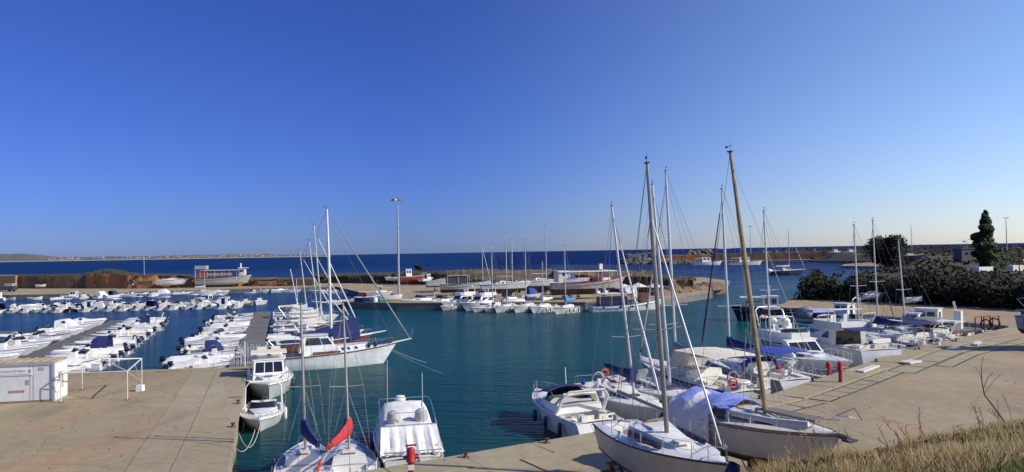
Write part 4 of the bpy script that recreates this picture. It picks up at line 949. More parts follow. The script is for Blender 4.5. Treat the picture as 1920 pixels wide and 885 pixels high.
bushes('bush', LEAF, [((166+i*5, 212, 4.+.6*sin(i*1.7)), 4., 2.2) for i in range(5)], 26, .4, 'dark bush at the right edge beneath the thin tree', 'bush', seed=24)
g = D(1663, 503, 215); tree('round_tree', (g.x, g.y, 2), ZT(1663, 503, g.z, 436)+.2, 6.6, -.4, LEAF, 'dark round tree standing alone beyond the hedge', 12000, .4, .35, lobes=34, seed=35, gaps=.1, ball=True)
g = D(1850, 497, 200); tree('poplar_tree', (g.x, g.y, 2.4), D(1849, 391, 200).z-2.2, 4.6, 1.6, LEAFP, 'tall tapering poplar on the right above the bushes', 11000, .36, .3, lobes=28, seed=32, cone=1, gaps=.2)
g = D(1912, 500, 170)
r = thing('thin_tree', 'thin sparse tree with bare twigs at the right edge', 'tree', (g.x, g.y, 2.)); t = MB(); lf = MB(); rr = random.Random(3)
t.tube([(0, 0, 0), (-.2, 0, 4), (.1, 0, 6.2)], [.16, .1, .04], 6)
for i in range(24):
    a = rr.uniform(0, 6.28); z = rr.uniform(3, 6.); e = Vector((cos(a)*1.8*rr.uniform(.5, 1), sin(a)*1.8, z+rr.uniform(.8, 2.2))); t.tube([(0, 0, z), tuple(e)], [.05, .015], 4); leaves(lf, e, .7, .7, .5, 16, .17, rr, 0)
t.build('trunk', BARK, r); lf.build('foliage', LEAFO, r, 0)
def lamp_post(px, pb, z, pt, label, y=None, r=.18, heads=6, hr=1.0, nm='lamp_post', single=False):
    g = D(px, pb, y) if y else G(px, pb, z); top = D(px, pt, g.y).z-g.z
    o = thing(nm, label, 'lamp post', g); MB().tube([(0, 0, -.5), (0, 0, top*.5), (0, 0, top)], [r, r*.8, r*.5], 8).build('pole', GALV, o)
    box('base', QUAY2, o, (0, 0, .1), (r*4, r*4, .25))
    if single:
        MB().tube([(0, 0, top), (.2, 0, top+.5), (1., 0, top+.7)], .07, 5).box((1.2, 0, top+.7), (.7, .25, .15)).build('lamp_head', GALV, o, 0); return o
    MB().tube([(hr*cos(a), hr*sin(a), top-.25) for a in [2*pi*i/12 for i in range(13)]], .05, 5).tube([(-hr, 0, top-.25), (hr, 0, top-.25)], .05, 5).tube([(0, -hr, top-.25), (0, hr, top-.25)], .05, 5).build('crown_ring', GALV, o)
    for i in range(heads):
        a = 2*pi*i/heads; MB().box((hr*cos(a), hr*sin(a), top-.1), (.55, .42, .4), rz=a, tx=.7).build('floodlight', DGREY if i % 2 else GALV, o, 0)
    return o
lamp_post(748, 557, 1.2, 374, 'very tall grey lamp post with a crown of floodlights on the middle quay', r=.26)
lamp_post(1888, 470, 3, 408, 'thin tall lamp post far off right of the poplar', y=420, r=.3, hr=1.3, heads=4)
lamp_post(1408, 491, 2, 424, 'tall lamp post standing on the far mole', y=500, r=.3, hr=1.6, heads=4)
lamp_post(1813, 468, 3, 452, 'short curved street lamp in front of the poplar', y=260, r=.12, single=True)
lamp_post(1808, 468, 3, 452, 'short straight pole beside the curved street lamp', y=262, r=.07, hr=.15, heads=2)
g = D(1815, 466, 262); b_ = thing('flat_roofed_hut', 'low grey flat roofed hut beyond the scrub left of the poplar', 'hut', (g.x, g.y, 3))
MB().box((0, 0, 2.6), (7.5, 5, 5.3)).build('wall', GCONC, b_, 0); box('roof', GCONC, b_, (0, 0, 5.35), (8, 5.4, .25))
for x in (-2, 0, 2): box('window', GLASS, b_, (x, -2.52, 3.6), (.9, .08, .8))
def slat_fence(px0, px1, pb, h, label, z=None, n=26):
    a, b = D(px0, pb, 182), D(px1, pb, 176); o = thing('clifftop_fence', label, 'fence', a, heading(a, b)); L_ = (b-a).length; a0 = a
    for i in range(n+1): box('post', GALV, o, (L_*i/n, 0, h/2-.4), (.1, .1, h+.8))
    for zz in (h, h*.5): box('rail', GALV, o, (L_/2, 0, zz), (L_, .07, .1))
slat_fence(1034, 1172, 505.5, .95, 'pale post and rail fence on the clifftop in front of the open sea')
# ------------------------------------------------------------ pontoons
def pontoon(name, a, b, w, z, m, label, seg, side=1, extra=None):
    a, b = Vector((*a, 0)), Vector((*b, 0)); L_ = (b-a).length; o = thing(name, label, 'pontoon', (a.x, a.y, 0), heading(a, b)); n = int(L_/seg)
    for i in range(n): MB().box((L_*(i+.5)/n, R_.uniform(-.03, .03), z-.2+R_.uniform(-.015, .015)), (L_/n-.06, w, .4)).build('deck_panel', m, o, 0)
    for i in range(max(2, n//2)): box('float', DGREY, o, (L_*(i+.5)/max(2, n//2), 0, z-.55), (2, w*.8, .6))
    return o
PDECK = mat('weathered_pontoon_deck', (.13, .125, .11), .9, var=.25, scale=1.5, bump=.6, stretch=(6, .6, 1), dirt=.3)
PA0, PA1 = (-43.2, 61.5), (-60.4, 114.8)
pontoon('pontoon', PA0, PA1, 2.4, .55, PDECK, 'grey pontoon between the two rows of small boats on the left', 2.6)
PB0, PB1 = (-22.1, 62.6), (-41.2, 121.8)
pb = pontoon('concrete_pier', (-21.9, 60.4), (PB1[0]+.5, PB1[1]), 2.3, .95, GCONC, 'wide weathered concrete finger pier in the centre left', 4.3)
dirB = (Vector(PB1)-Vector(PB0)).normalized(); nB = Vector((dirB.y, -dirB.x))     # to the right
pontoon('pontoon', (-108, 147.5), (-52.5, 150.5), 1.8, .5, PDECK, 'floating pontoon parallel to the back quay at the left', 3.)
pontoon('pontoon', (-95, 92), (-66.5, 100), 1.8, .5, PDECK, 'pontoon at the far left edge', 3.)
# barrier of upright bars at the head of the pier, posts, bollards
ga, gb = G(420, 690, 1.0), G(481, 686, 1.0)
br = thing('bar_barrier', 'rusty grey barrier of upright bars across the head of the concrete pier', 'barrier', (ga.x, ga.y+1.2, .9), heading(ga, gb)); L2 = (gb-ga).length
for i in range(19): MB().tube([(L2*i/18+R_.uniform(-.03, .03), R_.uniform(-.05, .05), -.3 if i > 6 else -.8), (L2*i/18+R_.uniform(-.06, .06), R_.uniform(-.05, .05), R_.uniform(1.5, 1.95))], .03, 4).build('bar', GREYH, br)
box('top_rail', GALV, br, (L2/2, .05, 1.5), (L2, .05, .06)); box('bottom_rail', RUST, br, (L2/2, .05, .1), (L2, .05, .08))
for i in range(10): MB().tube([(L2-1.6+.05*i, 1.2+i*.75, 0), (L2-1.6-.05*i, 1.2+i*.75, R_.uniform(.9, 1.3))], .035, 4).build('bar', GREYH, br)
for k, (x, y, h, lb) in enumerate(((-21.6, 60.1, 2.2, 'slim white pole on the quay corner beside the pier'), (-22.3, 66, 1., 'white rounded mooring post on the pier, the near one'), (-23.5, 71., .9, 'white rounded mooring post on the pier, the far one'))):
    o = thing('mooring_post', lb, 'post', (x, y, .95)); MB().lathe([(.05 if k == 0 else .2, 0), (.05 if k == 0 else .22, h*.8), (.05 if k == 0 else .16, h), (.01, h+.03)], (0, 0, 0), 10).build('shaft', FENDW if k else ALUW, o)
# ------------------------------------------------------------ small boats: one of each kind, then copies
KD = {}
def kind(k, desc, nm, cat, *a, **kw):
    r, H = motorboat(nm, *a, **kw); KD[k] = [r, desc, cat, H.L, False]; r.location = (0, -500, 0)
kind('con', 'white open boat with centre console', 'console_boat', 'motorboat', 5.6, 2.15, {'console', 'cushion'}, cm=CREAM)
kind('con2', 'cream open boat with white outboard engine', 'console_boat', 'motorboat', 5.2, 2.0, {'console', 'wseat', 'fend'}, eng=WHITE, mh=WARM)
kind('cud', 'white small cabin boat with windscreen', 'cuddy_boat', 'motorboat', 6.2, 2.3, {'cuddy', 'rail', 'fend'})
kind('cud2', 'white small cabin boat with navy stripe', 'cuddy_boat', 'motorboat', 5.9, 2.2, {'cuddy', 'rail'}, stripe=STRIPE)
kind('pil', 'white boat with small wheelhouse', 'wheelhouse_boat', 'motorboat', 6.4, 2.4, {'pilot', 'rail'})
kind('bim', 'white boat with white sun awning', 'awning_boat', 'motorboat', 5.8, 2.2, {'console', 'bimini'}, cm=TARPW)
kind('bimn', 'white boat with navy sun awning', 'awning_boat', 'motorboat', 5.8, 2.2, {'cuddy', 'bimini'}, cm=NAVY)
kind('cud3', 'navy hulled small cabin boat', 'cuddy_boat', 'motorboat', 6.0, 2.2, {'cuddy', 'rail'}, mh=NAVYH, rub=WHITE)
kind('con3', 'pale grey open boat with low console', 'console_boat', 'motorboat', 5.3, 2.0, {'console', 'gdeck', 'fend'}, mh=GREYH, cm=GREYC)
kind('bimb', 'cream boat with blue sun awning', 'awning_boat', 'motorboat', 5.6, 2.1, {'console', 'bimini', 'rail'}, mh=WARM, cm=BLUE)
kind('cov', 'white boat under a white cover', 'covered_boat', 'motorboat', 5.5, 2.1, {'cover'}, cm=TARPW)
kind('covn', 'white boat with grey cover', 'covered_boat', 'motorboat', 5.5, 2.1, {'cover'}, cm=mat('light_grey_canvas', (.42, .43, .44), .8, bump=.4))
kind('rib', 'inflatable boat with pale grey tubes', 'inflatable_boat', 'inflatable boat', 5.6, 2.3, {'rib', 'console', 'arch'}, mh=mat('pale_grey_tube', (.5, .5, .5), .6))
kind('ribw', 'inflatable boat with white tubes', 'inflatable_boat', 'inflatable boat', 6.2, 2.5, {'rib', 'console', 'gdeck'}, mh=WHITE)
kind('ttop', 'white open boat with hard top', 'hardtop_boat', 'motorboat', 6.2, 2.3, {'console', 'ttop', 'rail'})
kind('tent', 'white boat with pale canvas tent', 'tented_boat', 'motorboat', 5.8, 2.2, {'tent'}, cm=TARPW)
kind('dod', 'white boat with a navy spray hood', 'hooded_boat', 'motorboat', 5.8, 2.2, {'dodger', 'rail'}, cm=NAVY)
kind('din', 'small open dinghy with thwarts', 'dinghy', 'dinghy', 3.6, 1.5, {'bench', 'noeng', 'gozzo'})
kind('goz', 'wooden decked rowing boat', 'rowing_boat', 'rowing boat', 5.0, 1.9, {'bench', 'wood', 'noeng', 'gozzo'}, md=TEAK, rub=WOOD)
NUM = ['first', 'second', 'third', 'fourth', 'fifth', 'sixth', 'seventh', 'eighth', 'ninth', 'tenth', 'eleventh', 'twelfth', 'thirteenth', 'fourteenth', 'fifteenth', 'sixteenth', 'seventeenth', 'eighteenth', 'nineteenth', 'twentieth', 'twenty-first', 'twenty-second', 'twenty-third', 'twenty-fourth']
def small(k, x, y, rz, label, group=None, scale=1., z=0., lean=0.):
    e = KD[k]; o = e[0] if not e[4] else dup(e[0])
    if not e[4]: e[4] = True
    o['category'] = e[2]; put(o, (x, y, z), rz, label, group, scale, rx=lean); return o
def row(ks, a, b, nrm, gap, group, lab, z=0., jit=.1, u0=0., u1=1., rev=False):
    """boats side by side, near end of each a gap from the line; rev = bow away from the line"""
    a, b = Vector((*a, 0)), Vector((*b, 0)); n = len(ks); nv = Vector((*nrm, 0)).normalized(); hd = atan2(-nv.y, -nv.x) if not rev else atan2(nv.y, nv.x)
    for i, k in enumerate(ks):
        if not k: continue
        sc = R_.uniform(.94, 1.16); L_ = KD[k][3]*sc; p = a.lerp(b, u0+(u1-u0)*(i+.5)/n)+nv*(gap+L_/2+R_.uniform(-.2, .3))
        small(k, p.x, p.y, hd+R_.uniform(-jit, jit), KD[k][1]+', '+NUM[i]+' '+lab, group, sc, z+R_.uniform(-.03, .03), R_.uniform(-.015, .015))
row(['con', 'cov', 'ribw', 'con3', 'dod', 'cud', 'con', 'covn', 'ribw', 'con2', 'cud2', 'con', 'rib', 'cov', 'con3', 'ribw', 'con', 'cud', 'covn', 'con2', 'cud3', 'con'],
    (PB0[0]-nB.x*.75+dirB.x*1.5, PB0[1]-nB.y*.75+dirB.y*1.5), (PB1[0]-nB.x*.75, PB1[1]-nB.y*.75), -nB, .0, 'small boats on the left side of the concrete pier', 'from shore, left side of concrete pier')
dirA = (Vector(PA1)-Vector(PA0)).normalized(); nA = Vector((dirA.y, -dirA.x))
row(['con2', 'cov', 'con', 'cud', 'ribw', 'dod', 'con', 'cov', 'cud2', 'con3', 'con', 'con2', 'cud', 'covn', 'con', 'rib', 'dod', 'ribw', 'con3', 'rib'],
    (PA0[0]+nA.x*1.3, PA0[1]+nA.y*1.3), (PA1[0]+nA.x*1.3, PA1[1]+nA.y*1.3), nA, .1, 'small boats on the right side of the left pontoon', 'from shore, right side of left pontoon')
row([None, 'ribw', 'con2', 'cov', 'con', 'bim', 'con', 'cud', 'rib', 'cud2', 'con', 'cov', 'con', 'tent', 'con2', 'cov'],
    (PA0[0]-nA.x*1.3, PA0[1]-nA.y*1.3), (PA1[0]-nA.x*1.3, PA1[1]-nA.y*1.3), -nA, .1, 'small boats on the left side of the left pontoon', 'from shore, left side of left pontoon')
row(['pil', 'con', 'tent', 'dod', 'con3', 'covn', 'con2', 'cud', 'ttop', 'cud3', 'pil', 'tent', 'bim', 'cud2', 'con', 'dod', 'ttop', 'cud', 'con2', 'bim', 'cov', 'pil', 'con'],
    (-106, 146.5), (-53, 149.5), (.05, -1), 0, 'boats on the near side of the far pontoon', 'from left, near side of far pontoon')
row(['con', 'covn', 'con2', 'cud', 'con', 'bim', 'con2', 'ttop', 'cud2', 'bim', 'con', 'ttop', 'con2', 'bim', 'cud', 'ttop', 'pil', 'bim', 'cov', 'bimb', 'con'],
    (-108, 148.5), (-51, 151.5), (-.05, 1), 0, 'boats on the far side of the far pontoon', 'from left, far side of far pontoon')
row(['con2', 'ttop'], (-72, 97.6), (-67, 99), (.3, -1), 0, 'boats at the far left pontoon', 'at the leftmost pontoon')
# along the back quay
for k, px, py, rz, lb in (('pil', 5, 562, 2.9, 'white cabin boat at the left edge against the back quay'), ('goz', 27, 556, -.3, 'long grey open boat near the left edge of the back quay'),
    ('din', 75, 556.5, .1, 'low dark tender against the back quay at the far left'), ('din', 122, 557, 1., 'tiny white dinghy left of the white wheelhouse boat'),
    ('pil', 147, 556, 3.3, 'white wheelhouse boat with dark windows at the back quay'), ('con', 171, 556, 1.8, 'open white boat right of the white wheelhouse boat'),
    ('con2', 189, 556, 3.2, 'cream boat with outboard between two cabin boats at the back quay'), ('tent', 207, 556, 1.4, 'white boat with a tall pale canopy at the back quay'),
    ('dod', 227, 556, 1.2, 'white boat with dark hood under the green mound'), ('con', 256, 555.5, .2, 'low white boat left of the cruiser at the back quay'),
    ('cud', 277, 554.5, 3.0, 'white cabin cruiser lying along the back quay'), ('covn', 301, 554.5, 1.5, 'white boat with navy cover right of the long cruiser'),
    ('tent', 321, 554, .1, 'white boat with open frame canopy at the back quay'), ('rib', 352, 552, .4, 'inflatable boat left of the small sailing boat'),
    ('cud2', 396, 551, .3, 'white cuddy boat right of the small sailing boat'), ('cov', 416, 550, .1, 'round white covered boat below the tour boat'),
    ('goz', 482, 549, .4, 'small wooden boat, left of a pair right of the tour boat'), ('cud', 499, 549.5, .1, 'white cabin boat, right of a pair right of the tour boat'),
    ('cov', 533, 549, .3, 'white boat half hidden behind the leftmost pier masts'), ('cud2', 549, 549, .2, 'small white boat seen between the pier masts')):
    i_ = max(j for j in range(len(EDGE)-1) if EDGE[j][0] <= px); f_ = (px-EDGE[i_][0])/(EDGE[i_+1][0]-EDGE[i_][0]); g = G(px, EDGE[i_][1]*(1-f_)+EDGE[i_+1][1]*f_, 0); small(k, g.x, g.y-1.8-1.6*abs(sin(rz)), rz, lb, 'boats along the back quay')
buoy = MB().lathe([(.02, -.2), (.3, -.1), (.32, .1), (.2, .28), (.02, .32)], tuple(G(457, 648, 0)), 10).build('mooring_buoy', FENDW); tag(buoy, 'small white buoy floating left of the concrete pier', 'buoy')
buoy = MB().lathe([(.02, -.2), (.3, -.1), (.32, .1), (.2, .28), (.02, .32)], tuple(G(218, 677, 0)), 10).build('mooring_buoy', FENDW); tag(buoy, 'small white buoy behind the open tent frame', 'buoy')
# ------------------------------------------------------------ the larger boats, one by one
def rd(d): return radians(d)
def ax_mx(stern, hdg, L, s): return s-L/2
def setb(root, label, cat, stern, hdg, L, z=0., group=None, rx=0.):
    h = rd(hdg); put(root, (stern[0]+cos(h)*L/2, stern[1]+sin(h)*L/2, z), h, label, group, rx=rx); root['category'] = cat; return root
def mast_to(stern, hdg, s, zb, px, py):
    """masthead height and lean that reach the photographed masthead from a foot s metres ahead of the stern"""
    h = rd(hdg); fx, fy = stern[0]+cos(h)*s, stern[1]+sin(h)*s; t = D(px, py, fy); dx = t.x-fx
    return t.z-zb, dx*cos(h), -dx*sin(h)
YG = 'yachts moored along the right quay'
# near left: two small sailing yachts, covered cruiser, two motor boats by the quay corner
for st_, hd, lb, cv, px, py, wt in (((-8.9, 30.6), 101, 'small white sailing boat with blue deck and navy sail cover', NAVY, 564, 566, 'navy'), ((-6.75, 30.6), 103, 'small white sailing boat with blue deck and red sail cover', RED, 643, 566, 'red')):
    L = 6.3; m, le, sle = mast_to(st_, hd, L*.62, 0, px, py)
    r, H = sailboat('sailing_boat', L, 2.3, m, ('outb', 'fend'), md=WHITE, cover=cv, mx=.62-.5, sp=((.42, .75),), furl=0, lean=le, slean=sle, wins=2, r=.06, mm=mat('dull_mast', (.4, .38, .34), .5, .3), fs=.75, roofw=.34, winm=GLASS, boom=2.6, tr=.78, bsw=-.75 if wt == 'navy' else .9)
    setb(r, lb, 'sailing boat', st_, hd, L)
    for sg in (1, -1):       # blue non-slip side decks
        q = [[(x, sg*hb*k, z+.045+.01*(k < .9)) for k in (.95, .66)] for x, hb, z in [H.sheer(t) for t in [.3+.55*i/8 for i in range(9)]]]
        MB().sheet(q if sg < 0 else [l[::-1] for l in q], .02).build('side_deck', DECKG, r, 0)
    if wt == 'navy': MB().tube([(-2.2, -.75, .9), (-1.2, -.8, 1.1), (-.8, -.7, .9)], .06, 6).build('rope_coil', ORANGE, r)
r, H = motorboat('cabin_boat', 6.2, 2.5, {'cuddy', 'rail', 'fend'}, cm=WHITE); hd = -74
setb(r, 'small white cabin boat with tubular arch moored by the stone quay wall', 'motorboat', (-16.0, 47.9), hd, 6.2)
MB().tube([(-1.9, 1.1, .7), (-1.8, 1.05, 1.9), (-1.7, .8, 2.2), (-1.7, -.8, 2.2), (-1.8, -1.05, 1.9), (-1.9, -1.1, .7)], .06, 6).build('arch', WHITE, r)
r, H = cruiser('motor_cruiser', 9.4, 3.3, {'fend', 'hard'}, canv=CREAM, fs=.95)
setb(r, 'white motor cruiser with three front windows and cream covered seats at quay corner', 'motor cruiser', (-19.5, 59.6), -72, 9.4)
for y in (-.5, .5): MB().loft([[(x, y+w_*.35, z) for w_ in (-1, 1)] for x, z in ((-2.8, 1.9), (-2.85, 2.9), (-2.6, 3.05), (-2.5, 1.9))], False).box((-2.7, y, 2.4), (.3, .62, .9)).build('covered_seat', CREAM, r, 0)
MB().box((-.3, 0, 2.93), (2.4, 2.5, .06), tx=.9).build('roof_panel', CREAM, r, 0)
# covered flybridge cruiser
L = 8.6; hd = 104; r, H = cruiser('covered_cruiser', L, 2.95, {'fend', 'ant'}, fs=.85)
setb(r, 'white motor cruiser shrouded in a pleated white tarpaulin, stern to quay', 'motor cruiser', (-4.55, 33.4), hd, L)
x0 = -L/2; zc = H.zs(.3)
def cover_loft(rt, nm, m, xs, w, z, n=25, fold=.04, par=None):
    """canvas draped from roof edge to gunwale; xs, w, z give stations"""
    rows = []
    for i in range(n):
        u = i/(n-1); k = min(int(u*(len(xs)-1)), len(xs)-2); f = u*(len(xs)-1)-k; x = xs[k]*(1-f)+xs[k+1]*f; hw = w[k]*(1-f)+w[k+1]*f; zt = z[k]*(1-f)+z[k+1]*f
        r_ = []
        for v, (a, b) in enumerate(((-1, 0), (-.98, .25), (-.9, .6), (-.82, .9), (-.72, 1), (-.35, 1.03), (0, 1.04), (.35, 1.03), (.72, 1), (.82, .9), (.9, .6), (.98, .25), (1, 0))):
            ff = fold*sin(i*2.1+v*.3)*(1-b)*2; zb_ = zc-.05; r_.append((x+.0, hw*a*(1+ff), zb_+(zt-zb_)*b+fold*.4*sin(i*1.3+v*2)))
        rows.append(r_)
    return MB().loft(rows, False).build(nm, m, rt, 60)
cover_loft(r, 'tarpaulin_cover', TARPW, [x0+1.7, x0+2.9, x0+3.3, x0+4.3, x0+5.6, x0+6.9], [1.42, 1.4, 1.36, 1.3, 1.15, .75], [1.95, 2.0, 2.35, 2.6, 2.05, 1.4])
rows = []
for j in range(7):       # pleated back curtain falling towards the stern
    v = j/6; rows.append([(x0+1.72-1.45*v+.07*sin(i*2.2+1.3*sin(i*.7))*(.2+v), (1.3+.12*v)*(i/17-1)+.03*sin(i*1.7)*v, 1.95-.95*v-.06*sin(3.1*v)*(1+sin(i*.9))) for i in range(35)])
MB().loft(rows, False).build('pleated_curtain', TARPW, r, 60)
MB().tube([(x0+1.72, -1.32, 1.98), (x0+1.72, 1.32, 1.98)], .03, 5).tube([(x0+1.8, -.7, 2.0), (x0+1.8, -.7, 2.55), (x0+1.8, .7, 2.55), (x0+1.8, .7, 2.0)], .02, 5).tube([(x0+1.75, -1.3, 1.98), (x0+3.4, -1.25, 2.75), (x0+4.2, -1.2, 2.8)], .025, 5).tube([(x0+1.75, 1.3, 1.98), (x0+3.4, 1.25, 2.75), (x0+4.2, 1.2, 2.8), (x0+4.2, -1.2, 2.8)], .025, 5).build('flybridge_frame', STEEL, r)
for y in (-.65, .65): MB().lathe([(.26, 0), (.34, .2), (.3, .5), (.14, .62), (.01, .64)], (x0+2.4, y, 1.95), 10).build('wrapped_seat', mat('clear_wrap', (.42, .42, .4), .4), r)
MB().tube([(x0+.2, i*.26-1.3, 1.15) for i in range(11)], .03, 5).build('stern_rail', STEEL, r)
MB().lathe([(.02, 0), (.26, .03), (.3, .14), (.2, .28), (.02, .3)], (x0+4.9, .1, 2.5), 12).build('radar_dome', WHITE, r); MB().tube([(x0+4.6, -1.0, 2.4), (x0+4.6, -1.0, 3.9)], .015, 4).build('aerial', WHITE, r)
box('name_board', REDP, r, (x0+.1, .1, 1.45), (.05, .5, .08)); box('passerelle', OLDW, r, (x0-.3, -.5, .85), (1.4, .5, .07))
MB().box((x0-.04, 0, .6), (.08, 2.5, .5)).build('transom_panel', OLDW, r, 0)
# motor sailer in the middle left
L = 11.8; st_ = (-22.0, 65.2); hd = 19.; s_ = 6.0
m, le, sle = mast_to(st_, hd, s_, 0, 613, 392)
r = thing('motor_sailer'); H = Hull(r, L, 3.5, 1.15, 1.75, .6, mat('pale_blue_white_hull', (.77, .78, .75), .3, dirt=.2), DECKW, cock=(.05, .3, .8, .5), tr=.72, rake=1.3, p=2.2, rub=BRSTR, sag=.05)
x0 = -L/2
house(r, 'trunk_cabin', WHITE, x0+L*.28, x0+L*.82, 1.3, .7, 1.2, 1.75, fs=.4, z0f=1.45, z1f=1.95, wins=[('R', .56, .60, .3, .75), ('R', .64, .68, .3, .75), ('R', .75, .79, .3, .75), ('L', .2, .25, .3, .75), ('L', .35, .4, .3, .75)], wname='porthole')
house(r, 'wheelhouse', WHITE, x0+L*.26, x0+L*.56, 1.25, 1.1, 1.5, 2.95, fs=1.1, as_=.5, in_=.15, wins=[('S', .12, .62, .42, .86), ('S', .65, .93, .42, .8), ('F', .05, .48, .35, .88), ('F', .52, .95, .35, .88)], over=.1)
MB().panel([Vector((x0+L*.36, -1.36, 1.22)), Vector((x0+L*.56, -1.28, 1.3)), Vector((x0+L*.56, -1.27, 1.55)), Vector((x0+L*.36, -1.36, 1.5))], 0, 1, 0, 1, .04).build('locker_door', BRSTR, r, 0)
bimini(r, x0+.6, x0+L*.28, 1.35, 1.2, 2.75, TARPW, 'aft_awning'); MB().box((x0+1.5, 0, 2.97), (2.2, 1.3, .25), tx=.85).build('upturned_dinghy', WARM, r, 0)
MB().loft([[(x0+.5, 1.25, 1.2), (x0+.5, 1.25, 2.6)], [(x0+.5, -1.25, 1.2), (x0+.5, -1.25, 2.6)]], False).build('aft_curtain', NAVY, r, 0)
seat(r, x0+1.6, .6, .75, .8, .45, .6, .5, NAVY, 'cockpit_seat')
rig(r, H, s_-L/2, 1.9, m, le, .13, ((.5, .9),), 4.2, .95, NAVY, ALUW, 0, .99, slean=sle, frac=.93, vane=True)
f = H.sheer(1.); MB().tube([(f[0]-.4, 0, f[2]+.05), (f[0]+1.4, 0, f[2]+.35)], .1, 7, .06).build('bowsprit', WARM, r)
MB().tube([(f[0]-.8, .45, f[2]), (f[0]+.4, .4, f[2]+.75), (f[0]+1.4, .1, f[2]+.85), (f[0]+1.4, -.1, f[2]+.85), (f[0]+.4, -.4, f[2]+.75), (f[0]-.8, -.45, f[2])], .02, 5).tube([(f[0]+1.4, 0, f[2]+.35), (f[0]+1.55, 0, f[2]+1.3)], .03, 5).build('bowsprit_rail', STEEL, r)
top = Vector((s_-L/2+le, sle, m)); bw = Vector((f[0]+1.3, 0, f[2]+.3)); MB().tube([bw, bw.lerp(top, .3), bw.lerp(top, .97)], [.05, .09, .03], 6).build('furled_jib', GREYC, r); MB().tube([bw, top], .012, 4).build('forestay', WIRE, r)
rails(r, H, .45, .98, .6, .018, 'guard_rail')
for t in (.78, .83): x, hb, z = H.sheer(t); fender(r, x, -hb*.7, z+.3, FENDB, .16, .4)
r['category'] = 'motor sailer'; setb(r, 'white motor sailer with brown rail, bowsprit, wheelhouse and very tall mast', 'motor sailer', st_, hd, L); index_kids(r)
# sailing boats along the right of the concrete pier
def pier_pt(y, off=2.0): t = (y-PB0[1])/(PB1[1]-PB0[1]); return (PB0[0]+(PB1[0]-PB0[0])*t+off, y+.3*off)
G_P = 'sailing boats on the right side of the concrete pier'
for y, L, s_, mp, fl, lb, kw in (
    (75.5, 9.8, 0, None, None, 'wooden boat with red brown topsides under a large navy cover', {}),
    (80.5, 9.4, 5.4, None, None, 'white motor cruiser between the navy covered boat and the masts', {}),
    (85., 9., 5.0, (601, 530), (), 'white sailing boat with short mast behind the navy covered boat', dict(cover=TARPW)),
    (90.5, 10., 5.6, (574, 421), (), 'white sailing boat with the tallest mast among those by the pier', dict(cover=CREAM)),
    (97., 9.8, 5.5, (564, 452), ('dodger',), 'white sailing boat with second tallest mast by the pier', dict(cover=TARPW, bimc=GREYC)),
    (103., 8.6, 4.8, None, None, 'white cabin boat between two sailing boats on the pier right side', {}),
    (108.5, 8.6, 4.6, (549, 470), ('bimini',), 'white sailing boat near pier end with furled sail on its boom', dict(cover=TARPW, bimc=CREAM)),
    (114.5, 7.2, 3.6, (529, 504), (), 'smallest sailing boat by the pier, its short mast leftmost of the group', dict(cover=CREAM)),
    (119., 7., 3.6, (553, 522), (), 'small sailing boat at the very end of the pier', dict(cover=NAVY))):
    st_ = pier_pt(y, 2.1); hd = 18+R_.uniform(-3, 3)
    if mp:
        m, le, sle = mast_to(st_, hd, s_, 0, *mp); r, H = sailboat('sailing_boat', L, L*.3+.2, m, ('pushpit', 'guard', 'fend')+fl, mx=(s_-L/2)/L, lean=le*.5, slean=sle*.5, furl=.9 if L > 8 else 0, stripe=STRIPE if int(y) % 2 else None, **kw)
        setb(r, lb, 'sailing boat', st_, hd, L, group=G_P)
    elif y < 78:
        r, H = motorboat('wooden_boat', L, 3.1, {'noeng'}, mh=mat('brick_topsides', (.19, .075, .055), .6, dirt=.4), md=DECKW, rub=WHITE, fs=1.1); setb(r, lb, 'motorboat', st_, hd, L)
        rows = [[(-4.2+7.6*i/10, 1.35*k, 1.3+(.35+1.9*(i/10)**1.2)*(1-abs(k)**1.3)+.05*sin(i+3*k)) for k in (-1, -.7, -.4, -.1, .1, .4, .7, 1)] for i in range(11)]
        MB().sheet(rows, .05).build('cover', NAVY, r, 60); MB().tube([(4.4, 0, 1.55), (6.3, 0, 1.8)], .1, 7, .06).build('bowsprit', WHITE, r); rails(r, H, .6, .99, .5)
        MB().box((2.6, 0, 1.85), (1.6, 1.4, .5), tx=.8).build('cabin', WHITE, r, 0)
    elif y < 90: r, H = cruiser('motor_cruiser', L, 3.1, {'express', 'soft', 'fend'}, canv=CREAM); setb(r, lb, 'motor cruiser', st_, hd, L)
    else: r, H = cruiser('motor_cruiser', L, 2.9, {'hard', 'fend'}); setb(r, lb, 'motor cruiser', st_, hd, L)
# ------------------------------------------------------------ right quay
L = 8.4; r, H = cruiser('motor_cruiser', L, 3.1, {'express', 'fend', 'hatchwin'}, stripe=None, fs=1.05, trk=.2)
setb(r, 'white open motor cruiser with navy folded top and black fenders, leftmost on right quay', 'motor cruiser', (4.5, 38.9), 112, L)
MB().sheet([[(-.2+1.5*u, 1.2*(2*v-1), 2.15+.25*(1-(2*v-1)**2)-.3*u*u) for v in (0, .25, .5, .75, 1)] for u in (0, .3, .6, 1)], .08).build('soft_top', NAVY, r, 60)
MB().tube([(-1.3, -1.2, 1.6), (-1.6, -.9, 2.1), (-1.9, 0, 2.2), (-1.6, .9, 2.1), (-1.3, 1.2, 1.6)], .22, 8, flat=.5).build('curved_seat', CREAM, r)
MB().tube([(.8, -.4, 2.2), (1.9, -.9, 3.0)], .02, 4).build('aerial', WHITE, r)
KW = dict(mm=ALU, rub=BLACK)
def yacht(nm, st_, hd, L, B, s_, mp, fl, lb, z=0., zb=0., **kw):
    m, le, sle = mast_to(st_, hd, s_, z, *mp) if mp else (8, 0, 0)
    r, H = sailboat(nm, L, B, m, fl, mx=(s_-L/2)/L, lean=le, slean=sle, **kw); setb(r, lb, 'sailing boat', st_, hd, L, z); return r, H
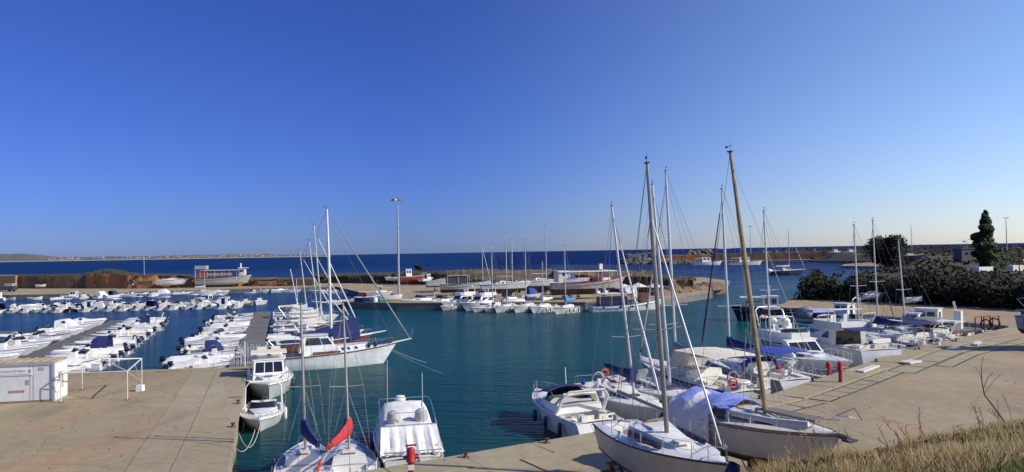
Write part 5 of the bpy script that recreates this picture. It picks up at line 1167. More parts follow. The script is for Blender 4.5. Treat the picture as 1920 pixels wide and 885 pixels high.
yacht('sailing_yacht', (5.2, 51.2), -74, 10.6, 3.3, 6.9, (1147, 386), ('guard', 'wheel', 'pushpit', 'ring'), 'white sailing yacht with thick navy sail cover beside the leftmost cruiser', cover=NAVY, furl=.84, sp=((.3, .95), (.62, .7)), fs=.95, r=.085, winm=GLASS, furlm=FURL, boom=4.2)
yacht('sailing_yacht', (7.7, 53.6), -74, 11., 3.4, 7.2, (1223, 345), ('guard', 'fend', 'dodger'), 'white sailing yacht with two oval side windows, bow towards the quay', cover=None, furl=0, sp=((.3, 1.), (.62, .8)), fs=1., r=.1, wins=2, bimc=GREYC)
r, H = yacht('sailing_yacht', (14.2, 45.0), 110, 13.4, 4.0, 8.2, (1248, 320), ('guard', 'fend', 'pushpit', 'ring', 'wheel'), 'large grey and white sailing yacht with cream awning and grey sail cover', cover=GREYC, sp=((.3, 1.1), (.64, .85)), fs=1.35, r=.11, wins=4, mh=GREYH, boom=5.6, stripe=STRIPE, roofw=.36, furlm=mat('grey_furled_sail', (.4, .4, .4), .8))
bimini(r, -5.6, -1.0, 1.75, 1.6, 3.3, CREAM, 'awning'); MB().loft([[(-1.0, 1.7, 3.3), (-1.0, -1.7, 3.3)], [(.3, 1.5, 1.9), (.3, -1.5, 1.9)]], False).build('awning_front', TARPW, r, 0)
for k in range(3): box('jerry_can', (WARM, BLUE, OLDW)[k], r, (-5.9+.3*k, 1.2-.8*k, 1.55), (.3, .4, .5))
MB().lathe([(.02, -.1), (.55, -.08), (.62, 0), (.55, .08), (.02, .1)], (-6.2, .4, 1.9), 14).build('wrapped_wheel', WARM, r); box('locker', WARM, r, (-6.3, -1.2, 1.7), (.4, .7, .6))
r, H = yacht('sailing_yacht', (18.9, 49.2), 107, 12.6, 3.8, 8.3, (1353, 353), ('guard', 'fend', 'pushpit', 'bimini', 'wheel', 'dodger'), 'sailing yacht with bright blue bimini and long navy sail cover', cover=NAVY, bimc=BLUE, sp=((.3, 1.), (.64, .8)), fs=1.15, r=.1, wins=3, mh=GREYH, boom=5.2, furlm=NAVY, trk=.5)
yacht('sailing_yacht', (22.2, 51.6), 106, 11., 3.3, 7.4, (1432, 395), ('guard', 'fend', 'pushpit'), 'grey hulled sailing yacht beside the bright blue bimini', cover=None, sp=((.45, .9),), fs=1., mh=GREYH, md=OLDW, furl=0)
r, H = cruiser('flybridge_cruiser', 13.2, 4.0, {'fly', 'bimini_', 'fend', 'frame', 'hatchwin'}, fs=1.4, md=WARM)
setb(r, 'white flybridge cruiser, bow towards the quay, with canopy hoop above', 'motor cruiser', (20.4, 65.1), -76, 13.2)
x0 = -6.4; MB().tube([(x0+3.6, 1.3, 3.4), (x0+3.0, 1.25, 4.8), (x0+2.7, .8, 5.05), (x0+2.7, -.8, 5.05), (x0+3.0, -1.25, 4.8), (x0+3.6, -1.3, 3.4)], .06, 6).build('radar_arch', WHITE, r)
for k, (x, y) in enumerate(((x0+3.9, .6), (x0+4.3, -.5), (x0+5., .2))): MB().lathe([(.1, 0), (.35, .1), (.38, .5), (.2, .7), (.01, .72)], (x, y, 3.6), 8).build('covered_seat', DECKW, r)
r, H = cruiser('motor_yacht', 12.8, 4.3, {'fly', 'frame', 'fend', 'hatchwin'}, fs=1.7, mh=mat('pale_grey_gelcoat', (.56, .57, .58), .3, dirt=.2), md=WARM)
setb(r, 'large grey and white motor yacht, stern to quay, with dark side windows', 'motor yacht', (29.0, 59.4), 104, 12.4)
MB().tube([(-5.9, 1.7, 1.6), (-6.3, 1.2, 2.2), (-6.3, -1.2, 2.2), (-5.9, -1.7, 1.6)], .03, 5).build('stern_rail', STEEL, r); box('lilac_cover', PURP, r, (1.2, 0, 4.3), (1.3, 2.2, .25)); box('awning', NAVY, r, (-4.1, 0, 3.15), (2., 3.0, .08))
yacht('sailing_yacht', (33.5, 62.6), 106, 10.2, 3.2, 6.4, (1601, 421), ('guard', 'pushpit', 'arch'), 'grey sailing yacht with stern arch right of the large motor yacht', mh=GREYH, cover=None, furl=0, fs=1.15, sp=((.45, .9),))
yacht('sailing_yacht', (36.9, 65.4), 105, 9.8, 3.2, 6.9, (1636, 413), ('guard', 'pushpit', 'bimini', 'outb', 'white'), 'sailing yacht with navy bimini and white transom, second past the motor yacht', mh=GREYH, cover=NAVY, bimc=NAVY, fs=1.15, sp=((.45, .9),), furl=0)
yacht('sailing_yacht', (39.6, 67.7), 105, 9., 3.0, 5.4, (1684, 448), ('guard', 'arch', 'dodger'), 'dark grey sailing yacht, last mast before the small open boats', mh=mat('charcoal_hull', (.12, .13, .14), .4), cover=GREYC, bimc=GREYC, fs=1.1, sp=((.45, .9),), furl=0)
for (k, nm, L, B, fl, kw, st_, hd, lb, cat) in (
    (0, 'inflatable_boat', 6.5, 2.5, {'rib', 'console', 'arch'}, dict(mh=mat('dark_grey_tube', (.07, .07, .08), .6)), (45.2, 72.6), 116, 'dark grey inflatable boat beside the last sailing yacht on the right quay', 'inflatable boat'),
    (0, 'open_boat', 6.8, 2.3, {'bench', 'gozzo', 'rail'}, dict(mh=NAVYH, md=OLDW), (43.9, 71.3), 118, 'low navy open boat, nearest the tall landed yacht at right', 'motorboat'),
    (0, 'open_boat', 6.2, 2.2, {'cuddy', 'bimini'}, dict(mh=GREYH, cm=TARPW), (40.9, 76.8), 110, 'grey boat under a long white awning among the dark boats at right', 'motorboat'),
    (0, 'open_boat', 6.4, 2.2, {'cover', 'noeng'}, dict(mh=NAVYH, cm=GREYC), (45.6, 73.2), 125, 'dark open boat under a grey cover close to the quay end', 'motorboat')):
    r, H = motorboat(nm, L, B, fl, **kw); setb(r, lb, cat, st_, hd, L)
for st_, hd, L, fl, cv, lb in (((42.6, 71.2), 106, 8.6, {'express', 'soft', 'fend'}, GREYC, 'white motor cruiser with grey soft top past the last sailing yacht'), ((46.2, 79.5), 125, 7.4, {'hard', 'fend'}, NAVY, 'white hardtop cruiser afloat between the dark boats and the cream wheelhouse'), ((40.6, 82.5), 118, 7.8, {'express', 'fend'}, NAVY, 'white open cruiser afloat behind the masts of the right quay')):
    r, H = cruiser('motor_cruiser', L, 2.8, fl, canv=cv); setb(r, lb, 'motor cruiser', st_, hd, L)
# working boats along the far right quay
r, H = workboat('work_boat', 10.5, 3.4, 1.5, 1.9, NAVYH, OLDW, rub=BLACK, whouse=(.42, .62, 2.1), awn=(.6, .9, 2.0), fl=('bowrail',), mastx=.52, awm=OLDW); setb(r, 'dark hulled work boat with white wheelhouse at the head of the right quay', 'work boat', (40.6, 102.0), 171, 10.5)
for k in range(5): MB().tube([(4.2-1.6*k, 1.75, .9), (4.3-1.6*k, 1.85, .5), (4.2-1.6*k, 1.85, .2)], .22, 7).build('tyre_fender', TIRE if k != 2 else REDH, r)
for i, (x, y) in enumerate(((1.5, 1.9), (.6, 1.95))): MB().lathe([(.02, -.3), (.3, -.2), (.32, .2), (.02, .3)], (x, y, .6), 8).build('float', REDH if i else OLDW, r)
r = thing('floating_frame', 'low dark metal mooring frame in the water beyond the work boat', 'frame', (37., 112, 0), 2.9)
for x in (-2, 2): box('post', RUST, r, (x, 0, 1.1), (.15, .15, 2.6))
box('beam', RUST, r, (0, 0, 1.9), (4.4, .12, .12)); box('deck_board', RUST, r, (0, 0, .3), (5, 1.2, .2))
r, H = workboat('tarpaulin_skiff', 5., 2., .6, .8, GREYH, OLDW, rub=BLACK); setb(r, 'small skiff heaped with a grey tarpaulin between the two work boats', 'skiff', (41.0, 98.5), 155, 5.)
rock_ = MB(); rock(rock_, (0, 0, 1.0), 1.15, 3, .9); rock_.build('tarpaulin_heap', GREYC, r, 60)
r, H = workboat('fishing_boat', 8.6, 2.8, .95, 1.7, mat('grey_blue_hull', (.12, .17, .3), .5, dirt=.3), WARM, rub=WHITE, whouse=(.28, .52, 1.9), fl=('bowrail',)); setb(r, 'fishing boat with blue grey hull and rounded white wheelhouse', 'fishing boat', (44.3, 93.2), 122, 8.6)
MB().tube([(-2.6, .8, 2.6), (-2.6, .8, 3.2), (-2.5, 0, 3.45), (-2.6, -.8, 3.2), (-2.6, -.8, 2.6)], .08, 6).build('hoop', WARM, r)
r, H = workboat('wooden_boat', 7.4, 2.5, .7, 1.2, mat('dark_brown_hull', (.05, .03, .025), .6, dirt=.3), TEAK, rub=NAVYH, awn=None, fl=()); setb(r, 'dark brown wooden boat with a leaning dark pole amidships', 'wooden boat', (47.9, 85.6), 146, 7.4)
MB().tube([(0, 0, .5), (.7, 0, 3.4)], .06, 6).build('pole', DGREY, r); box('engine_box', WHITE, r, (-1.2, 0, 1.15), (.55, .6, .8)); rock_ = MB(); rock(rock_, (-2.2, 0, .8), .8, 9, .7); rock_.build('blue_cover', NAVY, r, 60)
r, H = workboat('fishing_boat', 8., 2.9, 1.0, 1.5, GREYH, WARM, rub=WHITE, whouse=(.52, .82, 2.3), fl=('rail',), hm=WARM); setb(r, 'fishing boat with boxy cream wheelhouse and small rear door', 'fishing boat', (49.3, 78.4), 135, 8.)
box('stern_door', WARM, r, (-1.6, 0, 1.9), (.7, .8, 1.9)); MB().tube([(-1.4, .3, 2.9), (-1.2, .3, 3.8), (-1.2, -.3, 3.8), (-1.4, -.3, 2.9)], .05, 5).build('gantry', WARM, r)
r, H = motorboat('canopy_boat', 7.6, 2.6, {'cuddy', 'bimini', 'rail'}, mh=WARM, cm=TARPW); setb(r, 'white cabin boat with stretched white canopy in front of cream wheelhouse', 'motorboat', (46.8, 75.4), 128, 7.6)
r, H = workboat('barge', 11., 3.3, .8, 1.1, RUST, GREYC, rub=ANTI, fl=('crates',), tr=.9); setb(r, 'long rusty flat barge lying beside the far right quay', 'barge', (51.2, 76.2), 116, 11.)
r, H = workboat('barge', 9., 2.8, .7, 1.1, NAVYH, OLDW, rub=BLACK, fl=('winch',), tr=.85); setb(r, 'dark blue flat boat with a drum winch beside the rusty barge', 'barge', (48.4, 74.4), 116, 9.)
for k in range(2):
    r = thing('frame_trolley', ('rusty hoop shaped trolley at the quay end, left one', 'rusty hoop shaped trolley at the quay end, right one')[k], 'trolley', (47.6+1.5*k, 75.2+1.0*k, 1.25), .7)
    MB().tube([(-.9, 0, 0), (-.9, 0, 1.3), (.9, 0, 1.3), (.9, 0, 0)], .06, 6).tube([(-.9, .8, 0), (-.9, .8, 1.3), (.9, .8, 1.3), (.9, .8, 0)], .06, 6).build('frame', RUST, r)
    MB().tube([(.9, .4+.5*cos(a), .5+.5*sin(a)) for a in [2*pi*i/12 for i in range(13)]], .07, 6).build('hoop', ANTI, r)
# ------------------------------------------------------------ landed yachts
def stand(x, y, h, label, tilt=0.):
    o = thing('boat_stand', label, 'boat stand', (x, y, 1.2), tilt)
    MB().tube([(0, 0, h), (.35, .3, 0)], .04, 5).tube([(0, 0, h), (-.35, .3, 0)], .04, 5).tube([(0, 0, h), (0, -.4, 0)], .04, 5).build('leg', RUST, o); box('pad', WOOD, o, (0, 0, h+.04), (.35, .35, .08)); return o
st_ = (3.9, 29.0); hd = -72; L = 7.4; z0 = 2.4
r, H = yacht('landed_yacht', st_, hd, L, 2.7, 3.9, (1213, 305), ('guard',), 'beige hulled sailing yacht with dark window band standing on stands, nearest camera', z=z0, mh=mat('beige_hull', (.46, .43, .37), .4, dirt=.3), md=WHITE, cover=None, furl=.99, frac=.8, fr=.035, sp=((.38, .95),), fs=.95, fb=1.25, r=.085, anti=ANTB, keel=1.15, wins=0, stripe=None, rub=BLACK, boom=3.6, mm=mat('grey_bronze_mast', (.27, .25, .21), .45, .4), furlm=ALUW, wl=(BRSTR, .12))
x0 = -L/2
for sg in (1, -1):
    mb = MB()
    for i, (u, v) in enumerate(((.40, .46), (.47, .53), (.54, .6), (.61, .66))): mb = MB(); mb.hexa([(x0+L*u, sg*(1.0-.5*(u-.4)), 1.16), (x0+L*v, sg*(1.0-.5*(v-.4)), 1.17), (x0+L*v, sg*(.9-.5*(v-.4)), 1.17), (x0+L*u, sg*(.9-.5*(u-.4)), 1.16)], [(x0+L*u, sg*(.97-.5*(u-.4)), 1.38), (x0+L*v, sg*(.97-.5*(v-.4)), 1.36), (x0+L*v, sg*(.87-.5*(v-.4)), 1.36), (x0+L*u, sg*(.87-.5*(u-.4)), 1.38)]); mb.build('window', mat('blue_black_glass', (.01, .014, .05), .15), r, 0)
for i, (u, sg) in enumerate(((.25, -1), (.55, -1), (.25, 1), (.55, 1))):
    h = rd(hd); x = -L/2+L*u; px, py = st_[0]+cos(h)*(x+L/2)-sin(h)*sg*1.1, st_[1]+sin(h)*(x+L/2)+cos(h)*sg*1.1
    stand(px, py, 1.1, 'steel stand propping the %s of the beige yacht, %s side' % (('stern', 'bow')[u > .4], ('quay', 'water')[sg > 0]), h)
st_ = (7.4, 30.9); hd = -58; L = 6.7; z0 = 2.35
r, H = yacht('landed_yacht', st_, hd, L, 2.7, 3.6, (1369, 284), ('guard',), 'old white sailing yacht under ragged tarpaulin with leaning wooden mast, on land', z=z0, mh=mat('chalky_hull', (.56, .54, .50), .55, dirt=.5), md=OLDW, cover=None, furl=0, sp=((.42, .01),), fs=1.05, fb=1.3, r=.092, anti=ANTB, keel=1.25, wins=2, stripe=BRSTR, rub=TEAK, mm=MASTW, coach=OLDW, boom=.4, wl=(BRSTR, .1))
x0 = -L/2
rows = []
for i in range(15):
    u = i/14; x = x0-.15+2.8*u; row_ = []
    for k, v in ((-1, -.95+.1*sin(i)), (-1.02, -.3), (-1, .25), (-.75, .75), (-.35, 1.05), (0, 1.22), (.35, 1.05), (.75, .75), (1, .25), (1.02, -.3), (1, -.9)):
        row_.append((x, k*(1.36-.05*u)+.05*sin(i*1.7+k), 1.15+v*((.62 if v > 0 else 1.1)+.06*sin(i*.8))+.05*sin(i*2.3+k*5)))
    rows.append(row_)
MB().loft([q[3:8] for q in rows], False).build('blue_tarpaulin', TARPB, r, 60)
MB().loft([q[:4] for q in rows[:12]], False).build('tarpaulin_skirt', TARPW, r, 60); MB().loft([q[7:] for q in rows], False).build('tarpaulin_skirt', TARPW, r, 60)
MB().loft([[q[k] for q in [[(a, b, c+.02) for a, b, c in qq] for qq in rows[4:7]]] for k in (2, 3, 4, 5)], False).build('white_patch', TARPW, r, 60)
for i in range(4): MB().tube([(x0+3.2, .8-.28*i, 1.45+.05*i), (x0+5.8, .4-.16*i, 1.6)], .07, 5).build('timber', mat('grey_timber', (.30, .26, .2), .8), r)
MB().tube([(x0+2.9, -1.0, 1.5), (x0+4.6, -.85, 1.5), (x0+5.8, -.5, 1.55)], .11, 6).build('rolled_awning', OLDW, r)
f = H.sheer(1.); MB().tube([(f[0]-.2, 0, f[2]+.6), (f[0]+.3, .3, f[2]+.9), (f[0]+.7, .1, f[2]+.6), (f[0]+.5, -.3, f[2]+.75), (f[0]-.2, 0, f[2]+.6)], .02, 4).build('broken_pulpit', STEEL, r); MB().tube([(f[0]-.3, 0, f[2]), (f[0]+.25, 0, f[2]-.1)], .1, 5).box((f[0]+.3, 0, f[2]-.12), (.35, .4, .07)).build('anchor', DGREY, r)
for i, (u, sg) in enumerate(((.3, -1), (.62, -1), (.3, 1), (.62, 1))):
    h = rd(hd); px, py = st_[0]+cos(h)*L*u-sin(h)*sg*1.15, st_[1]+sin(h)*L*u+cos(h)*sg*1.15
    stand(px, py, 1.15, 'steel stand propping the %s of the old tarpaulin yacht, %s side' % (('stern', 'bow')[u > .4], ('near', 'far')[sg > 0]), h)
r, H = yacht('landed_yacht', (41.8, 61.2), 5, 9., 3., 5., (1917, 486), ('guard', 'pushpit'), 'grey hulled yacht on land cut off by the right edge', z=2.9, mh=mat('grey_land_hull', (.22, .24, .28), .4), md=OLDW, cover=GREYC, furl=0, anti=ANTB, keel=1.5, rub=NAVYH, fs=1.)
bimini(r, -4.2, -1.4, 1.2, 1.1, 2.5, GREYC)
for i, (x, y) in enumerate(((43.6, 60.2), (43.6, 62.4), (47.5, 60.6), (47.5, 62.8))): stand(x, y, 1.5, ('dark prop under the stern of the right edge yacht, near side', 'dark prop under the stern of the right edge yacht, far side', 'dark prop under the bow of the right edge yacht, near side', 'dark prop under the bow of the right edge yacht, far side')[i])
# ------------------------------------------------------------ middle quay: afloat
MG = 'boats moored along the middle quay'
def mid(px, py, hd, L): g = G(px, py, 0); h = rd(hd); return (g.x-cos(h)*L, g.y-sin(h)*L)
for px, py, L, fl, kw, lb in ((752, 578, 8.4, {'express', 'soft'}, dict(canv=NAVY, fs=1.15), 'white cruiser with navy soft top, leftmost on the middle quay'),
    (790, 580, 8.8, {'express', 'hatchwin'}, dict(fs=1.15), 'white cruiser with raked arch, second from left on the middle quay'),
    (826, 582, 8.8, {'fly', 'arch'}, dict(fs=1.1), 'white cruiser with long dark side window, third on the middle quay'),
    (862, 584, 9.2, {'fly', 'arch', 'bimini'}, dict(fs=1.1, canv=NAVY), 'white flybridge cruiser, fourth on the middle quay')):
    r, H = cruiser('motor_cruiser', L, 3., fl, **kw); s_ = mid(px, py, -140, L); setb(r, lb, 'motor cruiser', s_, -140, L, group=MG)
for px, py, k, hd, lb in ((884, 586, 'cud', -125, 'small white cabin boat between cruisers and sailing boats on the middle quay'), (908, 587, 'con', -120, 'small open white boat beside the first sailing boat of the middle quay'), (826, 583, 'con2', -130, 'little pale tender with outboard below the second cruiser')):
    L = KD[k][3]; s_ = mid(px, py, hd, L); h = rd(hd); small(k, s_[0]+cos(h)*L/2, s_[1]+sin(h)*L/2, h, lb, MG)
for px, py, L, s_, mp, kw, lb in ((924, 582, 7.4, 3.9, (921, 458), dict(cover=None), 'white sailing boat, first from left on the middle quay'),
    (951, 584, 7.2, 3.7, (948, 439), dict(cover=TARPW), 'white sailing boat, second from left on the middle quay'),
    (987, 584, 7.6, 3.9, (984, 450), dict(cover=NAVY, fs=.85), 'white sailing boat with dark sail cover, third on the middle quay'),
    (1018, 585, 7., 3.6, (1017, 490), dict(cover=CREAM), 'white sailing boat with short mast, fourth on the middle quay'),
    (1061, 587, 7.2, 3.8, (1058, 462), dict(cover=LBLUE, stripe=BRSTR, mh=WARM), 'sailing boat with light blue cover and brown stripe on the middle quay')):
    hd = -130; st_ = mid(px, py, hd, s_); m, le, sle = mast_to(st_, hd, s_, 0, *mp); r, H = sailboat('sailing_boat', L, 2.5, m, ('fend',), mx=(s_-L/2)/L, lean=le*.6, slean=sle*.6, furl=0, r=.09, **kw); setb(r, lb, 'sailing boat', st_, hd, L, group=MG)
st_ = (11.5, 119.5); r, H = workboat('trip_boat', 13., 3.6, 1.05, 1.9, WHITE, WARM, rub=NAVYH, whouse=None, awn=(.08, .55, 2.1), fl=('bowrail', 'rail'), awm=OLDW, sag=.15); setb(r, 'white wooden trip boat with awning and slanted white canopy, middle quay right end', 'trip boat', (12.6, 121.5), 16, 13.)
MB().hexa([(-.9, -1.3, 3.2), (1.3, -1.2, 2.1), (1.3, 1.2, 2.1), (-.9, 1.3, 3.2)], [(-.9, -1.3, 3.7), (1.1, -1.2, 4.1), (1.1, 1.2, 4.1), (-.9, 1.3, 3.7)]).build('canopy', TARPW, r, 0)
for x in (-5, -3.6): seat(r, x, .5, 2.95, .8, .4, .5, .4, WHITE, 'roof_seat')
box('cabin', NAVYH, r, (-2.8, 0, 1.6), (4.5, 2.3, 1.5)); box('deck_gear', RUST, r, (2.8, 0, 2.), (1.3, 1.3, 1.6))
for x in (-5, -2, 0, 2.5, 4.5): MB().lathe([(.2, -.02), (.2, .02)], (0, 0, 0), 8).build('porthole', GLASS, r).matrix_local = Matrix.Translation((x, -1.8 if x < 3 else -1.35, .75)) @ Matrix.Rotation(pi/2, 4, 'X')
for k, (x, y) in enumerate(((19, 127.8), (24.5, 129.4), (22, 131.5))):
    o = thing('parasol', ('open cream parasol behind the trip boat, left one', 'open cream parasol behind the trip boat, right one', 'open cream parasol behind the trip boat, rear one')[k], 'parasol', (x, y, 1.2)); MB().tube([(0, 0, 0), (0, 0, 2.8)], .03, 5).build('pole', WOOD, o); MB().lathe([(1.7, 2.25), (.9, 2.6), (.03, 2.95), (.02, 2.9), (.85, 2.52), (1.65, 2.2)], (0, 0, 0), 8).build('canopy', CREAM, o, 20)
# ------------------------------------------------------------ middle quay: ashore
def ashore(r, px, py, hd, z, label, cat, rx=0.): g = G(px, py, 1.2); return put(r, (g.x, g.y, 1.2+z), rd(hd), label, 'boats laid up ashore on the middle quay', rx=rx) if not r.__setitem__('category', cat) else None
def cradle(r, L, h, m=RUST):
    mb = MB()
    for x in (-L*.25, L*.2): mb.box((x, 0, -h+.1), (.3, 2.2, .2))
    for x in (-L*.25, L*.2):
        for y in (-1, 1): mb.tube([(x, y*1.0, -h+.1), (x, y*.85, -.1)], .07, 5)
    mb.build('cradle', m, r, 0)
for px, py, hd, lb in ((716, 531, 195, 'white boat ashore, leftmost of the group below the evergreen bush'), (733, 532, 250, 'white boat ashore, second of the group below the evergreen bush'), (747, 533, 200, 'white boat ashore directly behind the tall lamp post')):
    r, H = motorboat('laid_up_boat', 7., 2.5, {'cuddy', 'arch', 'rail'}, cm=TARPW, mh=OLDW, anti=ANTB); cradle(r, 7, 1.); ashore(r, px, py, hd, 1.1, lb, 'motorboat')
r, H = workboat('fishing_boat', 7.6, 2.6, .9, 1.4, REDH, OLDW, rub=WHITE, whouse=(.2, .42, 2.3), fl=('bowrail',)); cradle(r, 9, 1.3); ashore(r, 776, 534, 20, 1.5, 'red fishing boat with white wheelhouse ashore right of the lamp post', 'fishing boat')
r, H = motorboat('laid_up_boat', 6., 2.3, {'pilot'}, anti=ANTI); cradle(r, 6, .9); ashore(r, 801, 534, 60, 1.1, 'white wheelhouse boat ashore right of the red fishing boat', 'motorboat')
r, H = motorboat('laid_up_boat', 8., 2.7, {'cover', 'noeng'}, cm=GREYC, mh=GREYH, anti=ANTB, fs=1.); cradle(r, 8, 1.1); ashore(r, 832, 546, 15, 1.3, 'boat ashore wrapped in a grey green cover', 'motorboat')
r, H = motorboat('laid_up_boat', 5.5, 2., {'cud_', 'console'}, anti=ANTB); cradle(r, 5, .7); ashore(r, 848, 545, 40, .9, 'small white boat ashore between the grey cover and the dark canopy', 'motorboat')
r, H = workboat('laid_up_workboat', 10.5, 3.3, 1.0, 1.7, MC['grey_old_paint'] if 'grey_old_paint' in MC else mat('grey_old_paint', (.42, .40, .37), .6, dirt=.5), OLDW, rub=GREENH, awn=(.12, .55, 2.1), awm=GREYC, anti=ANTB); cradle(r, 10, 1.1); ashore(r, 874, 553, 12, 1.25, 'old white boat ashore with a dark framed canopy', 'boat')
box('curtain', DGREY, r, (-2, 0, 1.9), (4.2, 2.3, 1.4))
r, H = sailboat('landed_yacht', 9.6, 3., 9., ('guard',), anti=ANTI, keel=1.7, dr=.9, boom=3, cover=None, furl=0, mm=ALU, r=.09, mx=.12); ashore(r, 950, 560, 10, 1.9, 'white sailing yacht ashore with dark red keel, left of two', 'sailing yacht'); cradle(r, 9.6, 1.7)
t_ = D(905, 475, r.location.y)
r, H = sailboat('landed_yacht', 9.8, 3., 11.5, ('guard',), anti=ANTI, keel=1.7, dr=.9, boom=3, cover=None, furl=0, mm=ALU, r=.09, mx=.1, md=WHITE); ashore(r, 1016, 557, 14, 2.2, 'white sailing yacht ashore with dark red keel, right of two', 'sailing yacht'); cradle(r, 9.8, 1.9)
o = thing('spare_mast', 'tall bare mast standing ashore left of the two laid up yachts', 'mast', G(906, 550, 1.2)); MB().tube([(0, 0, 0), (-.1, 0, ZT(906, 550, 1.2, 475)-1.2)], .1, 6, .07).build('pole', ALU, o); MB().tube([(-.1, 0, 10), (2.2, 0, 0)], .05, 5).build('stay', FURL, o)
r, H = workboat('laid_up_trip_boat', 14., 4., 1.0, 1.9, mat('grey_old_paint', (.42, .40, .37), .6, dirt=.5), dr=1.1, md=REDH, rub=REDH, whouse=(.66, .78, 2.4), awn=(.08, .86, 2.3), fl=('rail',), anti=ANTI, awm=CREAM); cradle(r, 14, 1.4); ashore(r, 1104, 560, 12, 1.9, 'big white and red trip boat ashore with a long cream awning', 'trip boat')
box('funnel', CREAM, r, (2.4, 0, 3.9), (.6, .5, 1.)); box('side_boards', REDP, r, (-.2, -1.72, 2.05), (8, .06, .16)); box('deck_saloon', OLDW, r, (-5, 0, 2.3), (2.2, 3., 2.0)); box('window', GLASS, r, (-5, -1.52, 2.7), (.5, .06, .5))
r, H = motorboat('laid_up_boat', 6.5, 2.4, {'cover', 'noeng'}, cm=BLUE, mh=NAVYH, anti=ANTB); cradle(r, 6, .8); ashore(r, 1072, 559, 5, 1., 'boat ashore under a bright navy blue cover beside the red trip boat', 'motorboat')
r, H = motorboat('laid_up_boat', 7.5, 2.6, {'tent', 'noeng'}, cm=BLUE, mh=WHITE, anti=ANTB); cradle(r, 7, 1.); ashore(r, 1074, 552, 10, 2.4, 'blue tented boat ashore against the trip boat stern', 'motorboat')
r, H = motorboat('laid_up_boat', 5., 2., {'dodger', 'noeng'}, cm=BLUE, mh=WHITE); ashore(r, 1000, 563, 20, .5, 'small boat with blue hood on the quay behind the third sailing boat', 'motorboat')
o = thing('upturned_tender', 'flat white upturned tender on the quay between the masts', 'tender', G(965, 566, 1.2)); MB().loft([[(x, y*w_, z*h_+.1) for x, w_, h_ in ((-1.8, .8, .9), (-.5, 1, 1), (1., .85, .9), (2., .1, .5))] for y, z in ((-.8, 0), (-.6, .45), (0, .6), (.6, .45), (.8, 0))], False).build('hull', WHITE, o)
# clutter on and beside the near-left part of the middle quay
for px, py, hd, k, z, lb in ((607, 551, 190, 'cud', 0, 'white cabin boat lying in the inlet behind the tall leaning mast'), (640, 549, 10, 'din', 0, 'turquoise edged open boat in the inlet'),
    (655, 551, 15, 'goz', 0, 'wooden open boat in the inlet left of the clutter')):
    g = G(px, py, 0); small(k, g.x, g.y, rd(hd), lb, None, 1.2)
for px, py, hd, mh, fl, L, z, lb in ((612, 571, 185, GREYH, {'bench', 'gozzo', 'noeng'}, 6., -.1, 'low grey open boat off the left corner of the middle quay'), (637, 569, 8, WHITE, {'cuddy', 'rib', 'console'}, 5.6, -.1, 'inflatable with white seat moored at the middle quay corner'),
    (655, 575, 12, GREENH, {'bench', 'gozzo', 'noeng'}, 5.4, 0, 'green open boat under the corner of the middle quay'),
    (690, 562, 15, BLUEH, {'bench', 'gozzo', 'noeng'}, 5., 1.6, 'blue open boat standing on the middle quay left of the lamp post'),
    (724, 561, 10, WARM, {'bench', 'gozzo', 'noeng', 'wood'}, 6., 1.6, 'long cream open boat standing on the middle quay beside the lamp post'), (700, 552, 10, REDH, {'bench', 'gozzo', 'noeng', 'wood'}, 6., 1.6, 'red brown open boat on the middle quay behind the blue one'),
    (712, 554, 5, WARM, {'pilot', 'noeng'}, 5.2, 1.6, 'small cream wheelhouse boat on the middle quay behind the long open boat')):
    g = G(px, py, z if z > 1 else 0); r, H = motorboat('open_boat', L, 1.9, fl, mh=mh, rub=TURQ if mh == WHITE else WHITE); put(r, (g.x, g.y, z), rd(hd), lb); r['category'] = 'open boat'
for k, (px, py, m_) in enumerate(((683, 566, RUST), (703, 567, FENDW), (713, 566, GREENH), (736, 560, BLUEH), (694, 556, DGREY), (728, 553, RUST))):
    g = G(px, py, 1.2); o = thing('quay_gear', ('rusty tub', 'white drum', 'green net heap', 'blue crate', 'black net heap', 'rusty bin')[k]+(' on the left part of the middle quay'), 'gear', g); q = MB()
    (rock(q, (0, 0, .4), 1., k, .5) if k in (2, 4) else q.lathe([(.45, 0), (.5, .45), (.48, .9), (.05, .92)], (0, 0, 0), 9)); q.build('body', m_, o)
    box('lid', m_, o, (0, 0, .95), (.4, .4, .08)) if k not in (2, 4) else None
